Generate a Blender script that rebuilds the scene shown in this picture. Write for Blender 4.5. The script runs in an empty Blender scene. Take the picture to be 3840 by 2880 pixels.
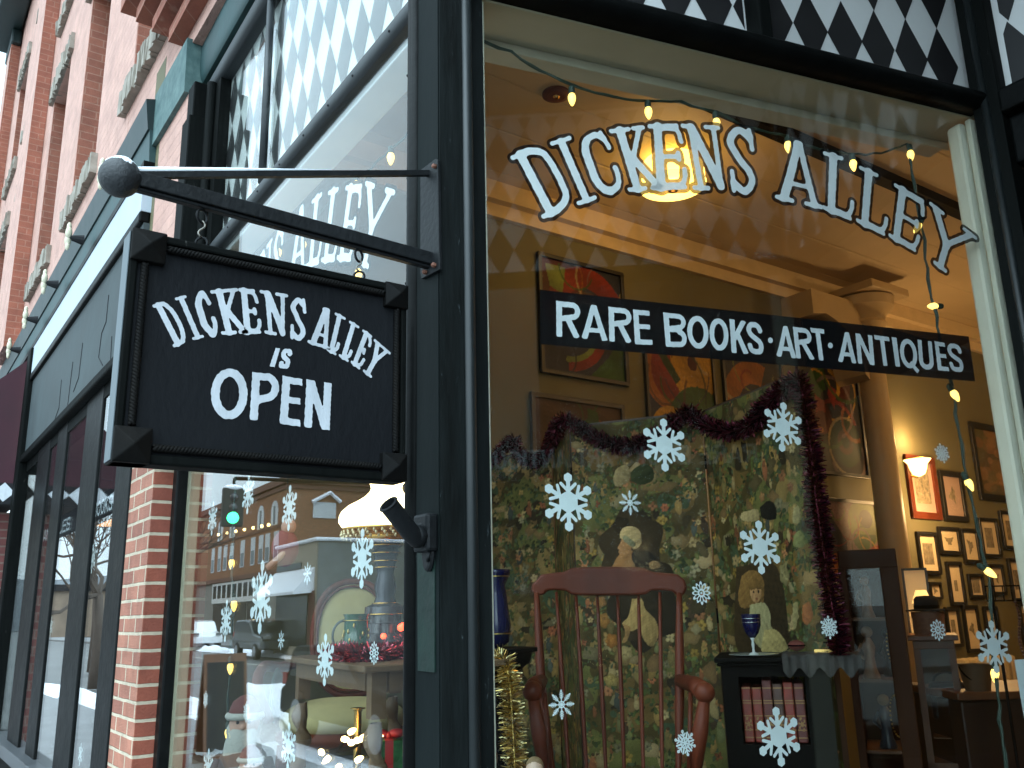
import bpy, bmesh, math, random
import numpy as np
from mathutils import Vector
random.seed(7); rng = np.random.default_rng(11)
R = math.radians
sc = bpy.context.scene
COL = sc.collection

# ------------------------------------------------------------------ camera
cam = bpy.data.cameras.new("camera"); cam_o = bpy.data.objects.new("camera", cam); COL.objects.link(cam_o)
F_PX, PITCH, ROLL, AZ = 3344.18, .251341, -.023408, R(35.523)     # of the 3840 px wide frame
CAM = np.array([0., -.946, 1.6])
_f = np.array([-math.cos(AZ), math.sin(AZ), 0]); _r = np.array([math.sin(AZ), math.cos(AZ), 0]); _u = np.array([0, 0, 1.])
FW = math.cos(PITCH)*_f + math.sin(PITCH)*_u
_u0 = -math.sin(PITCH)*_f + math.cos(PITCH)*_u
RV = math.cos(ROLL)*_r + math.sin(ROLL)*_u0
UV = -math.sin(ROLL)*_r + math.cos(ROLL)*_u0
from mathutils import Matrix
cam_o.matrix_world = Matrix(((RV[0], UV[0], -FW[0], CAM[0]), (RV[1], UV[1], -FW[1], CAM[1]), (RV[2], UV[2], -FW[2], CAM[2]), (0, 0, 0, 1)))
cam.sensor_fit = 'HORIZONTAL'; cam.sensor_width = 36; cam.lens = 36*F_PX/3840
cam.clip_start = .05; cam.clip_end = 2000
sc.camera = cam_o

# ------------------------------------------------------------------ sky, sun, exposure
SUN_EL, SUN_AZ = R(28), R(18)
w = bpy.data.worlds.new("World"); sc.world = w; w.use_nodes = True
nt = w.node_tree; bg = nt.nodes['Background']
sky = nt.nodes.new('ShaderNodeTexSky'); sky.sky_type = 'NISHITA'; sky.sun_disc = False
sky.sun_elevation = SUN_EL; sky.sun_rotation = SUN_AZ; sky.dust_density = 3; sky.air_density = 1.2
tc = nt.nodes.new('ShaderNodeTexCoord')
mpn = nt.nodes.new('ShaderNodeMapping'); mpn.inputs['Scale'].default_value = (1.3, 1.3, 3.2)
cn = nt.nodes.new('ShaderNodeTexNoise'); cn.inputs['Scale'].default_value = 2.2; cn.inputs['Detail'].default_value = 6
cr = nt.nodes.new('ShaderNodeValToRGB')
cr.color_ramp.elements[0].position = .35; cr.color_ramp.elements[0].color = (12.6, 17.6, 20.8, 1)
cr.color_ramp.elements[1].position = .7; cr.color_ramp.elements[1].color = (18.8, 22.8, 25, 1)
mx = nt.nodes.new('ShaderNodeMix'); mx.data_type = 'RGBA'; mx.inputs['Factor'].default_value = .85
nt.links.new(tc.outputs['Generated'], mpn.inputs['Vector']); nt.links.new(mpn.outputs['Vector'], cn.inputs['Vector'])
nt.links.new(cn.outputs['Fac'], cr.inputs['Fac'])
dp = nt.nodes.new('ShaderNodeVectorMath'); dp.operation = 'DOT_PRODUCT'; dp.inputs[1].default_value = (.78, -.6, .18)   # brighter cloud towards the open end of the street
mr = nt.nodes.new('ShaderNodeMapRange'); mr.interpolation_type = 'SMOOTHSTEP'; mr.inputs['From Min'].default_value = -.25; mr.inputs['From Max'].default_value = .8; mr.inputs['To Min'].default_value = 1; mr.inputs['To Max'].default_value = 2.3
sx_ = nt.nodes.new('ShaderNodeVectorMath'); sx_.operation = 'SCALE'
nt.links.new(tc.outputs['Generated'], dp.inputs[0]); nt.links.new(dp.outputs['Value'], mr.inputs['Value']); nt.links.new(cr.outputs['Color'], sx_.inputs[0]); nt.links.new(mr.outputs['Result'], sx_.inputs['Scale'])
sz_ = nt.nodes.new('ShaderNodeSeparateXYZ'); nt.links.new(tc.outputs['Generated'], sz_.inputs[0])       # an overcast sky is brightest overhead
mz = nt.nodes.new('ShaderNodeMapRange'); mz.interpolation_type = 'SMOOTHSTEP'; mz.inputs['From Min'].default_value = .55; mz.inputs['From Max'].default_value = 1; mz.inputs['To Min'].default_value = 1; mz.inputs['To Max'].default_value = 2.1
sv = nt.nodes.new('ShaderNodeVectorMath'); sv.operation = 'SCALE'; nt.links.new(sz_.outputs['Z'], mz.inputs['Value']); nt.links.new(sx_.outputs[0], sv.inputs[0]); nt.links.new(mz.outputs['Result'], sv.inputs['Scale'])
nt.links.new(sky.outputs['Color'], mx.inputs['A']); nt.links.new(sv.outputs[0], mx.inputs['B'])
nt.links.new(mx.outputs['Result'], bg.inputs['Color']); bg.inputs['Strength'].default_value = .1
sl = bpy.data.lights.new("sun", 'SUN'); sl.energy = 1.5; sl.angle = R(12); sl.color = (1, .88, .74)
so_ = bpy.data.objects.new("sun", sl); COL.objects.link(so_)
so_.rotation_euler = (R(90)-SUN_EL, 0, R(180)-SUN_AZ)
sc.view_settings.view_transform = 'Standard'; sc.view_settings.look = 'None'
sc.view_settings.gamma = 1; sc.view_settings.use_curve_mapping = False
sc.view_settings.exposure = 0.0
cy = sc.cycles
cy.max_bounces = 8; cy.diffuse_bounces = 3; cy.glossy_bounces = 4; cy.transmission_bounces = 4; cy.transparent_max_bounces = 16
cy.caustics_reflective = False; cy.caustics_refractive = False; cy.sample_clamp_indirect = 6; cy.use_denoising = True

# ------------------------------------------------------------------ geometry helpers
X = np.array([1., 0, 0]); Y = np.array([0, 1., 0]); Z = np.array([0, 0, 1.])
P0 = np.array([-1.587, 0, 0])                                      # outer arris of the corner post
DB = np.array([-math.cos(R(103.544)), math.sin(R(103.544)), 0])    # along the splayed entrance window
NB = np.array([DB[1], -DB[0], 0])                                  # its outward normal
def ray(x, y): return (x-1920)*RV - (y-1440)*UV + F_PX*FW
def hit(q, p, n):
    r = ray(*q); return CAM + r*(((np.asarray(p, float)-CAM) @ n)/(r @ n))
def lens(x0, y0, k): return lambda x, y: (x0+x*k, y0+y*k)
DD = lens(0, 0, 3840/2212)
def pb(s, o, z): return P0 + DB*s - NB*o + Z*z                      # entrance window: along, inward, up
def onB(q, o=.05): return hit(q, P0-NB*o, NB)
AX0, AX1 = -3.9, -1.735; TH = R(1.6)                              # the street window stands very slightly askew
EA = np.array([math.cos(TH), -math.sin(TH), 0]); NA = np.array([math.sin(TH), math.cos(TH), 0]); PA = np.array([AX1, .045, 0])
def onA(q, y=.045): return hit(q, PA+NA*(y-.045), NA)
def at(q, d):
    r = ray(*q); return CAM + r*(d/math.hypot(r[0], r[1]))

def tag(o, label=None, cat=None, group=None, kind=None):
    if label: o['label'] = label
    if cat: o['category'] = cat
    if group: o['group'] = group
    if kind: o['kind'] = kind
    return o
def thing(name, label, cat, loc=(0, 0, 0), group=None):
    o = bpy.data.objects.new(name, None); COL.objects.link(o); o.location = tuple(float(c) for c in loc)
    o.empty_display_size = .1
    return tag(o, label, cat, group)
def wloc(o):
    l = np.zeros(3)
    while o is not None: l = l + np.array(o.location); o = o.parent
    return l
class MB:
    def __init__(s): s.v = []; s.f = []; s.n = 0
    def add(s, vs, fs):
        s.v.extend([tuple(float(c) for c in p) for p in vs]); s.f.extend([tuple(i+s.n for i in f) for f in fs]); s.n = len(s.v); return s
    def box(s, lo, hi):
        (a, b, c), (d, e, f) = lo, hi
        return s.add([(a,b,c),(d,b,c),(d,e,c),(a,e,c),(a,b,f),(d,b,f),(d,e,f),(a,e,f)],
                     [(0,3,2,1),(4,5,6,7),(0,1,5,4),(1,2,6,5),(2,3,7,6),(3,0,4,7)])
    def obox(s, c, ex, ey, ez):                                     # centre and three half-axes
        c = np.asarray(c, float); ex, ey, ez = (np.asarray(q, float) for q in (ex, ey, ez))
        vs = [c+a*ex+b*ey+d*ez for d in (-1, 1) for a, b in ((-1,-1),(1,-1),(1,1),(-1,1))]
        return s.add(vs, [(0,3,2,1),(4,5,6,7),(0,1,5,4),(1,2,6,5),(2,3,7,6),(3,0,4,7)])
    def bbox(s, s0, s1, o0, o1, z0, z1):                            # box in entrance-window coordinates
        return s.add([pb(a, b, z) for z in (z0, z1) for a, b in ((s0,o0),(s1,o0),(s1,o1),(s0,o1))],
                     [(0,3,2,1),(4,5,6,7),(0,1,5,4),(1,2,6,5),(2,3,7,6),(3,0,4,7)])
    def ext(s, poly, d):                                            # polygon of 3-D points pushed along d
        d = np.asarray(d, float); n = len(poly); vs = [np.asarray(p, float) for p in poly]; vs = vs + [p+d for p in vs]
        return s.add(vs, [tuple(range(n))[::-1], tuple(range(n, 2*n))] + [(i, (i+1) % n, n+(i+1) % n, n+i) for i in range(n)])
    def tube(s, path, r, n=8, cap=True, up=None):
        P = [np.asarray(p, float) for p in path]; m = len(P)
        rr = r if hasattr(r, '__len__') else [r]*m
        vs = []; prev = None
        for i in range(m):
            t = P[min(i+1, m-1)]-P[max(i-1, 0)]; t = t/(np.linalg.norm(t)+1e-12)
            if prev is None:
                a = np.array([0, 0, 1.]) if abs(t[2]) < .9 else np.array([1., 0, 0])
                if up is not None: a = np.asarray(up, float)
            else: a = prev
            e = a-t*(a @ t); e /= np.linalg.norm(e)+1e-12; prev = e; g = np.cross(t, e)
            for k in range(n):
                q = 2*math.pi*(k+.5)/n; vs.append(P[i]+rr[i]*(math.cos(q)*e+math.sin(q)*g))
        fs = [(i*n+k, i*n+(k+1) % n, (i+1)*n+(k+1) % n, (i+1)*n+k) for i in range(m-1) for k in range(n)]
        if cap: fs += [tuple(range(n))[::-1], tuple(range((m-1)*n, m*n))]
        return s.add(vs, fs)
    def lathe(s, prof, c=(0, 0, 0), n=24, ax=None):                 # profile of (radius, height)
        c = np.asarray(c, float); az = Z if ax is None else np.asarray(ax, float)/np.linalg.norm(ax)
        e = np.cross(az, X if abs(az[0]) < .9 else Y); e /= np.linalg.norm(e); g = np.cross(az, e)
        vs = []; 
        for r_, h in prof:
            for k in range(n):
                q = 2*math.pi*k/n; vs.append(c+az*h+r_*(math.cos(q)*e+math.sin(q)*g))
        m = len(prof)
        fs = [(i*n+k, i*n+(k+1) % n, (i+1)*n+(k+1) % n, (i+1)*n+k) for i in range(m-1) for k in range(n)]
        if prof[0][0] > 1e-4: fs.append(tuple(range(n))[::-1])
        if prof[-1][0] > 1e-4: fs.append(tuple(range((m-1)*n, m*n)))
        return s.add(vs, fs)
    def ball(s, c, r, n=16, sc3=(1, 1, 1)):
        prof = [(r*math.sin(math.pi*i/n), -r*math.cos(math.pi*i/n)) for i in range(n+1)]
        k = s.n; s.lathe(prof, (0, 0, 0), n*2)
        for i in range(k, s.n):
            p = s.v[i]; s.v[i] = (c[0]+p[0]*sc3[0], c[1]+p[1]*sc3[1], c[2]+p[2]*sc3[2])
        return s
    def torus(s, c, R_, r, ax, n=20, m=8):
        c = np.asarray(c, float); az = np.asarray(ax, float)/np.linalg.norm(ax)
        e = np.cross(az, X if abs(az[0]) < .9 else Y); e /= np.linalg.norm(e); g = np.cross(az, e)
        vs = []
        for i in range(n):
            q = 2*math.pi*i/n; d = math.cos(q)*e+math.sin(q)*g
            for k in range(m):
                t = 2*math.pi*k/m; vs.append(c+d*(R_+r*math.cos(t))+az*r*math.sin(t))
        return s.add(vs, [(i*m+k, i*m+(k+1) % m, ((i+1) % n)*m+(k+1) % m, ((i+1) % n)*m+k) for i in range(n) for k in range(m)])
    def build(s, name, mat, parent=None, smooth=False, bevel=0, jitter=0):
        me = bpy.data.meshes.new(name)
        off = wloc(parent) if parent else np.zeros(3)
        vs = np.array(s.v)-off
        if jitter: vs = vs+rng.normal(0, jitter, vs.shape)
        me.from_pydata([tuple(p) for p in vs], [], s.f); me.update()
        bm = bmesh.new(); bm.from_mesh(me); bmesh.ops.remove_doubles(bm, verts=bm.verts, dist=1e-5)
        bmesh.ops.recalc_face_normals(bm, faces=bm.faces); bm.to_mesh(me); bm.free()
        if mat is not None:
            for m_ in (mat if isinstance(mat, (list, tuple)) else [mat]): me.materials.append(m_)
        o = bpy.data.objects.new(name, me); COL.objects.link(o)
        if parent: o.parent = parent
        if smooth: me.polygons.foreach_set('use_smooth', [True]*len(me.polygons))
        if smooth == 'auto': me.set_sharp_from_angle(angle=R(40))
        if bevel:
            b = o.modifiers.new('bevel', 'BEVEL'); b.width = bevel; b.segments = 2; b.limit_method = 'ANGLE'; b.angle_limit = R(40)
        return o
def struct(o): o['kind'] = 'structure'; return o
def copy_tree(o, parent=None):
    c = o.copy(); COL.objects.link(c)
    if parent is not None: c.parent = parent
    for ch in [k for k in bpy.data.objects if k.parent == o]: copy_tree(ch, c)
    return c

# ------------------------------------------------------------------ materials
MATS = {}
def M(name, col, rough=.6, metal=0, var=0, vs=8, bump=0, bs=60, spec=.5, col2=None, vdetail=4, stretch=None, emit=None, es=0, coat=0, trans=0, chip=None):
    if name in MATS: return MATS[name]
    m = bpy.data.materials.new(name); m.use_nodes = True; t = m.node_tree; b = t.nodes['Principled BSDF']
    L = t.links.new
    b.inputs['Base Color'].default_value = (*col, 1); b.inputs['Roughness'].default_value = rough; b.inputs['Metallic'].default_value = metal
    b.inputs['Specular IOR Level'].default_value = spec; b.inputs['Coat Weight'].default_value = coat
    if trans: b.inputs['Transmission Weight'].default_value = trans
    if emit: b.inputs['Emission Color'].default_value = (*emit, 1); b.inputs['Emission Strength'].default_value = es
    if var or col2 or bump:
        tcn = t.nodes.new('ShaderNodeTexCoord'); mp = t.nodes.new('ShaderNodeMapping'); L(tcn.outputs['Object'], mp.inputs['Vector'])
        if stretch: mp.inputs['Scale'].default_value = stretch
    if var or col2:
        n = t.nodes.new('ShaderNodeTexNoise'); n.inputs['Scale'].default_value = vs; n.inputs['Detail'].default_value = vdetail; n.inputs['Roughness'].default_value = .6
        L(mp.outputs['Vector'], n.inputs['Vector'])
        r = t.nodes.new('ShaderNodeMapRange'); r.inputs['From Min'].default_value = .3; r.inputs['From Max'].default_value = .7
        L(n.outputs['Fac'], r.inputs['Value'])
        mx = t.nodes.new('ShaderNodeMix'); mx.data_type = 'RGBA'; L(r.outputs['Result'], mx.inputs['Factor'])
        c2 = col2 if col2 else tuple(min(1, c*(1+var)) for c in col); c1 = col if col2 else tuple(c*(1-var) for c in col)
        mx.inputs['A'].default_value = (*c1, 1); mx.inputs['B'].default_value = (*c2, 1)
        L(mx.outputs['Result'], b.inputs['Base Color'])
        rr = t.nodes.new('ShaderNodeMapRange'); rr.inputs['To Min'].default_value = max(.02, rough-.08); rr.inputs['To Max'].default_value = min(1, rough+.1)
        L(n.outputs['Fac'], rr.inputs['Value']); L(rr.outputs['Result'], b.inputs['Roughness'])
    if chip:                                                        # flaked spots showing what lies under the paint
        sc_, th_, cc_ = chip; n4 = t.nodes.new('ShaderNodeTexNoise'); n4.inputs['Scale'].default_value = sc_; n4.inputs['Detail'].default_value = 9; n4.inputs['Roughness'].default_value = .75
        L(mp.outputs['Vector'], n4.inputs['Vector']); r4 = t.nodes.new('ShaderNodeMapRange'); r4.inputs['From Min'].default_value = th_; r4.inputs['From Max'].default_value = th_+.02; L(n4.outputs['Fac'], r4.inputs['Value'])
        m4 = t.nodes.new('ShaderNodeMix'); m4.data_type = 'RGBA'; L(r4.outputs['Result'], m4.inputs['Factor']); L(mx.outputs['Result'], m4.inputs['A']); m4.inputs['B'].default_value = (*cc_, 1); L(m4.outputs['Result'], b.inputs['Base Color'])
    if bump:
        n2 = t.nodes.new('ShaderNodeTexNoise'); n2.inputs['Scale'].default_value = bs; n2.inputs['Detail'].default_value = 5
        L(mp.outputs['Vector'], n2.inputs['Vector'])
        bp = t.nodes.new('ShaderNodeBump'); bp.inputs['Strength'].default_value = bump; bp.inputs['Distance'].default_value = .004
        L(n2.outputs['Fac'], bp.inputs['Height']); L(bp.outputs['Normal'], b.inputs['Normal'])
    MATS[name] = m; return m
def brick_mat(name, c1, c2, mortar, w_=.203, h_=.0677, ms=.008, rough=.8, bump=.5, offz=0., offx=0., swap=False, var=.25):
    m = bpy.data.materials.new(name); m.use_nodes = True; t = m.node_tree; b = t.nodes['Principled BSDF']; L = t.links.new
    tcn = t.nodes.new('ShaderNodeTexCoord'); sp = t.nodes.new('ShaderNodeSeparateXYZ'); L(tcn.outputs['Object'], sp.inputs[0])
    ad = t.nodes.new('ShaderNodeMath'); L(sp.outputs['X'], ad.inputs[0]); L(sp.outputs['Y'], ad.inputs[1])
    ax = t.nodes.new('ShaderNodeMath'); L(ad.outputs[0], ax.inputs[0]); ax.inputs[1].default_value = offx
    az = t.nodes.new('ShaderNodeMath'); L(sp.outputs['Z'], az.inputs[0]); az.inputs[1].default_value = offz
    nw = t.nodes.new('ShaderNodeTexNoise'); nw.inputs['Scale'].default_value = 14; L(tcn.outputs['Object'], nw.inputs['Vector'])
    jz = t.nodes.new('ShaderNodeMath'); jz.operation = 'MULTIPLY_ADD'; L(nw.outputs['Fac'], jz.inputs[0]); jz.inputs[1].default_value = .006; L(az.outputs[0], jz.inputs[2])
    cb = t.nodes.new('ShaderNodeCombineXYZ'); L(ax.outputs[0], cb.inputs['X']); L(jz.outputs[0], cb.inputs['Y'])
    br = t.nodes.new('ShaderNodeTexBrick'); L(cb.outputs[0], br.inputs['Vector'])
    br.inputs['Color1'].default_value = (*c1, 1); br.inputs['Color2'].default_value = (*c2, 1); br.inputs['Mortar'].default_value = (*mortar, 1)
    br.inputs['Scale'].default_value = 1; br.inputs['Brick Width'].default_value = w_; br.inputs['Row Height'].default_value = h_
    br.inputs['Mortar Size'].default_value = ms; br.inputs['Mortar Smooth'].default_value = .25; br.inputs['Bias'].default_value = -.1
    n = t.nodes.new('ShaderNodeTexNoise'); n.inputs['Scale'].default_value = 5; n.inputs['Detail'].default_value = 9; n.inputs['Roughness'].default_value = .7; L(tcn.outputs['Object'], n.inputs['Vector'])
    mr = t.nodes.new('ShaderNodeMapRange'); mr.inputs['From Min'].default_value = .3; mr.inputs['From Max'].default_value = .7; mr.inputs['To Min'].default_value = 1-var; mr.inputs['To Max'].default_value = 1+var
    L(n.outputs['Fac'], mr.inputs['Value'])
    vm = t.nodes.new('ShaderNodeVectorMath'); vm.operation = 'SCALE'; L(br.outputs['Color'], vm.inputs[0]); L(mr.outputs['Result'], vm.inputs['Scale'])
    L(vm.outputs[0], b.inputs['Base Color']); b.inputs['Roughness'].default_value = rough
    n3 = t.nodes.new('ShaderNodeTexNoise'); n3.inputs['Scale'].default_value = 120; n3.inputs['Detail'].default_value = 4; L(tcn.outputs['Object'], n3.inputs['Vector'])
    hm = t.nodes.new('ShaderNodeMath'); hm.operation = 'MULTIPLY_ADD'; L(br.outputs['Fac'], hm.inputs[0]); hm.inputs[1].default_value = -1.2; L(n3.outputs['Fac'], hm.inputs[2])
    bp = t.nodes.new('ShaderNodeBump'); bp.inputs['Strength'].default_value = bump; bp.inputs['Distance'].default_value = .006
    L(hm.outputs[0], bp.inputs['Height']); L(bp.outputs['Normal'], b.inputs['Normal'])
    return m
def glass_mat(name, tint=(.96, .98, .97), wav=.012, ws=1.2, kf=1.):
    m = bpy.data.materials.new(name); m.use_nodes = True; t = m.node_tree; L = t.links.new
    for n in list(t.nodes):
        if n.type != 'OUTPUT_MATERIAL': t.nodes.remove(n)
    out = [n for n in t.nodes if n.type == 'OUTPUT_MATERIAL'][0]
    tr = t.nodes.new('ShaderNodeBsdfTransparent'); tr.inputs['Color'].default_value = (*tint, 1)
    gl = t.nodes.new('ShaderNodeBsdfGlossy'); gl.inputs['Roughness'].default_value = 0.0; gl.inputs['Color'].default_value = (1, 1, 1, 1)
    lw = t.nodes.new('ShaderNodeLayerWeight'); lw.inputs['Blend'].default_value = .5
    pw = t.nodes.new('ShaderNodeMath'); pw.operation = 'POWER'; L(lw.outputs['Facing'], pw.inputs[0]); pw.inputs[1].default_value = 5
    ma = t.nodes.new('ShaderNodeMath'); ma.operation = 'MULTIPLY_ADD'; L(pw.outputs[0], ma.inputs[0]); ma.inputs[1].default_value = .96*kf; ma.inputs[2].default_value = .04*kf
    mx = t.nodes.new('ShaderNodeMixShader'); L(ma.outputs[0], mx.inputs[0]); L(tr.outputs[0], mx.inputs[1]); L(gl.outputs[0], mx.inputs[2])
    L(mx.outputs[0], out.inputs['Surface'])
    if wav:
        n = t.nodes.new('ShaderNodeTexNoise'); n.inputs['Scale'].default_value = ws; n.inputs['Detail'].default_value = 1
        tcn = t.nodes.new('ShaderNodeTexCoord'); L(tcn.outputs['Object'], n.inputs['Vector'])
        bp = t.nodes.new('ShaderNodeBump'); bp.inputs['Strength'].default_value = wav; bp.inputs['Distance'].default_value = .2
        L(n.outputs['Fac'], bp.inputs['Height']); L(bp.outputs['Normal'], gl.inputs['Normal'])
    return m
def emit_mat(name, col, strength, sample=True):
    m = bpy.data.materials.new(name); m.use_nodes = True; t = m.node_tree
    b = t.nodes['Principled BSDF']; b.inputs['Base Color'].default_value = (*[min(1, c) for c in col], 1); b.inputs['Roughness'].default_value = .3
    b.inputs['Emission Color'].default_value = (*col, 1); b.inputs['Emission Strength'].default_value = strength
    if not sample: m.cycles.emission_sampling = 'NONE'
    return m
def attr_mat(name, rough=.6, spec=.3):
    m = bpy.data.materials.new(name); m.use_nodes = True; t = m.node_tree; b = t.nodes['Principled BSDF']
    a = t.nodes.new('ShaderNodeVertexColor'); a.layer_name = 'Col'
    t.links.new(a.outputs['Color'], b.inputs['Base Color']); b.inputs['Roughness'].default_value = rough; b.inputs['Specular IOR Level'].default_value = spec
    return m
def picture(name, img, o, eu, ev, mat, parent):                     # a flat painted sheet: img[h][w] rgb laid from origin o (lower left)
    h, w_, _ = img.shape; o = np.asarray(o, float); eu = np.asarray(eu, float); ev = np.asarray(ev, float)
    gx, gy = np.meshgrid(np.arange(w_)/(w_-1), np.arange(h)/(h-1))
    vs = o+gx.reshape(-1, 1)*eu+gy.reshape(-1, 1)*ev-wloc(parent)
    idx = np.arange(h*w_).reshape(h, w_)
    fs = np.stack([idx[:-1, :-1], idx[:-1, 1:], idx[1:, 1:], idx[1:, :-1]], -1).reshape(-1, 4)
    me = bpy.data.meshes.new(name); me.from_pydata(vs.tolist(), [], fs.tolist()); me.update()
    ca = me.color_attributes.new('Col', 'FLOAT_COLOR', 'POINT')
    ca.data.foreach_set('color', np.concatenate([img[::-1].reshape(-1, 3), np.ones((h*w_, 1))], 1).astype(np.float32).ravel())
    me.materials.append(mat); ob = bpy.data.objects.new(name, me); COL.objects.link(ob); ob.parent = parent
    return ob

# ------------------------------------------------------------------ flat painted shapes from distance fields
def d_seg(px, py, a, b, r, r2=None, butt=0):
    ax, ay = a; bx, by = b; dx, dy = bx-ax, by-ay; L2 = dx*dx+dy*dy+1e-12
    t = np.clip(((px-ax)*dx+(py-ay)*dy)/L2, 0, 1)
    rr = r if r2 is None else r+(r2-r)*t
    d = np.hypot(px-ax-t*dx, py-ay-t*dy)-rr
    l = math.sqrt(L2)
    if butt & 1: d = np.maximum(d, ((ax-px)*dx+(ay-py)*dy)/l)
    if butt & 2: d = np.maximum(d, ((px-bx)*dx+(py-by)*dy)/l)
    return d
def smin(a, b, k):
    if k <= 0: return np.minimum(a, b)
    h = np.clip(.5+.5*(b-a)/k, 0, 1); return b+(a-b)*h-k*h*(1-h)
def glyph(prims, k=0.):
    def f(px, py):
        d = None
        for p in prims:
            if p[0] == 's': e = d_seg(px, py, *p[1:])
            elif p[0] == 'p':
                pts, r, butt = p[1], p[2], p[3]; n = len(pts); e = None
                rr = r if hasattr(r, '__len__') else [r]*n
                for i in range(n-1):
                    bt = (butt & 1 if i == 0 else 0) | (butt & 2 if i == n-2 else 0)
                    g = d_seg(px, py, pts[i], pts[i+1], rr[i], rr[i+1], bt); e = g if e is None else np.minimum(e, g)
            d = e if d is None else smin(d, e, k)
        return d
    return f
def smooth_pts(pts, n=6):
    P = np.array(pts, float); out = []
    Q = np.vstack([2*P[0]-P[1], P, 2*P[-1]-P[-2]])
    for i in range(1, len(Q)-2):
        for t in np.arange(n)/n:
            out.append(.5*((2*Q[i])+(-Q[i-1]+Q[i+1])*t+(2*Q[i-1]-5*Q[i]+4*Q[i+1]-Q[i+2])*t*t+(-Q[i-1]+3*Q[i]-3*Q[i+1]+Q[i+2])*t**3))
    out.append(P[-1]); return [tuple(p) for p in out]
def ell(cx, cy, rx, ry, a0=0, a1=360, n=36): return [(cx+rx*math.cos(R(a0+(a1-a0)*i/n)), cy+ry*math.sin(R(a0+(a1-a0)*i/n))) for i in range(n+1)]
def serif(ch, a):
    S, T = .068*min(1, .5+a), .034*min(1, .55+a); x0 = .17 if a > .46 else .125
    if ch == 'D': P = [('s', (x0, .04), (x0, .96), S), ('s', (.035, .965), (x0+.13, .965), T), ('s', (.035, .035), (x0+.13, .035), T),
                       ('p', smooth_pts([(x0, .955), (x0+.35*(a-x0), .955), (a-.11, .86), (a-.06, .66), (a-.06, .34), (a-.11, .14), (x0+.35*(a-x0), .045), (x0, .045)]), .052 if a > .46 else .045, 0)]
    elif ch == 'I': P = [('s', (a/2, .05), (a/2, .95), S), ('s', (.035, .965), (a-.035, .965), T), ('s', (.035, .035), (a-.035, .035), T)]
    elif ch == 'C': P = [('s', (a-.11, .965), (a-.045, .7), .034, .04), ('p', smooth_pts([(a-.09, .86), (a*.6, .95), (.16, .9), (.08, .74), (.075, .5), (.08, .28), (.16, .11), (a*.55, .045), (a-.1, .11), (a-.05, .24), (a-.055, .37)]), [.045]*6+[.05]*6+[.062]*6+[.068]*24+[.055]*6+[.045]*13, 0)]
    elif ch == 'K': P = [('s', (.18, .04), (.18, .96), S), ('s', (.035, .965), (.32, .965), T), ('s', (.035, .035), (.32, .035), T), ('s', (.2, .4), (a-.11, .94), .04), ('s', (a-.2, .965), (a-.035, .965), T), ('s', (.26, .5), (a-.07, .06), .062), ('s', (a-.16, .035), (a-.01, .035), T)]
    elif ch == 'E': P = [('s', (x0, .04), (x0, .96), S), ('s', (.035, .965), (a-.1, .965), T), ('s', (.035, .035), (a-.08, .035), T), ('p', smooth_pts([(.2, .93), (a-.14, .92), (a-.075, .84), (a-.05, .72)]), .038, 0), ('s', (x0, .5), (a-.13, .5), .036*min(1, .55+a)), ('s', (a-.13, .55), (a-.12, .45), .036), ('p', smooth_pts([(.2, .07), (a-.14, .08), (a-.07, .16), (a-.05, .3)]), .038, 0)]
    elif ch == 'N': P = [('s', (.15, .04), (.15, .96), .048), ('s', (.03, .035), (.28, .035), T), ('s', (.03, .965), (.16, .965), T), ('s', (.16, .93), (a-.11, .07), .068), ('s', (a-.1, .06), (a-.1, .95), .04), ('s', (a-.22, .965), (a-.02, .965), T)]
    elif ch == 'S': P = [('s', (a-.075, .965), (a-.045, .68), .034, .036), ('s', (.05, .035), (.06, .32), .034, .036), ('p', smooth_pts([(a-.08, .85), (a*.55, .95), (.15, .9), (.08, .76), (.15, .6), (a*.5, .47), (a-.12, .34), (a-.08, .2), (a-.15, .08), (a*.45, .045), (.07, .15)]), .055, 0)]
    elif ch == 'A': P = [('s', (.14, .05), (a/2-.005, .93), S), ('s', (a/2+.045, .93), (a-.12, .05), .05), ('s', (.2, .3), (a-.17, .3), .033), ('s', (.035, .035), (.27, .035), T), ('s', (a-.25, .035), (a-.02, .035), T), ('s', (a/2-.04, .955), (a/2+.05, .955), .04)]
    elif ch == 'L': P = [('s', (x0+.01, .04), (x0+.01, .96), S), ('s', (.035, .965), (x0+.15, .965), T), ('s', (.04, .035), (a-.07, .035), T), ('p', smooth_pts([(.2, .07), (a-.13, .08), (a-.06, .17), (a-.045, .3)]), .038, 0)]
    elif ch == 'Y': P = [('s', (.15, .93), (a/2, .47), .062), ('s', (a-.14, .93), (a/2, .47), .048), ('s', (a/2, .47), (a/2, .05), .062), ('s', (.035, .965), (.28, .965), T), ('s', (a-.26, .965), (a-.03, .965), T), ('s', (a/2-.12, .035), (a/2+.12, .035), T)]
    return glyph(P, .035 if a > .42 else .018)
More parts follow.
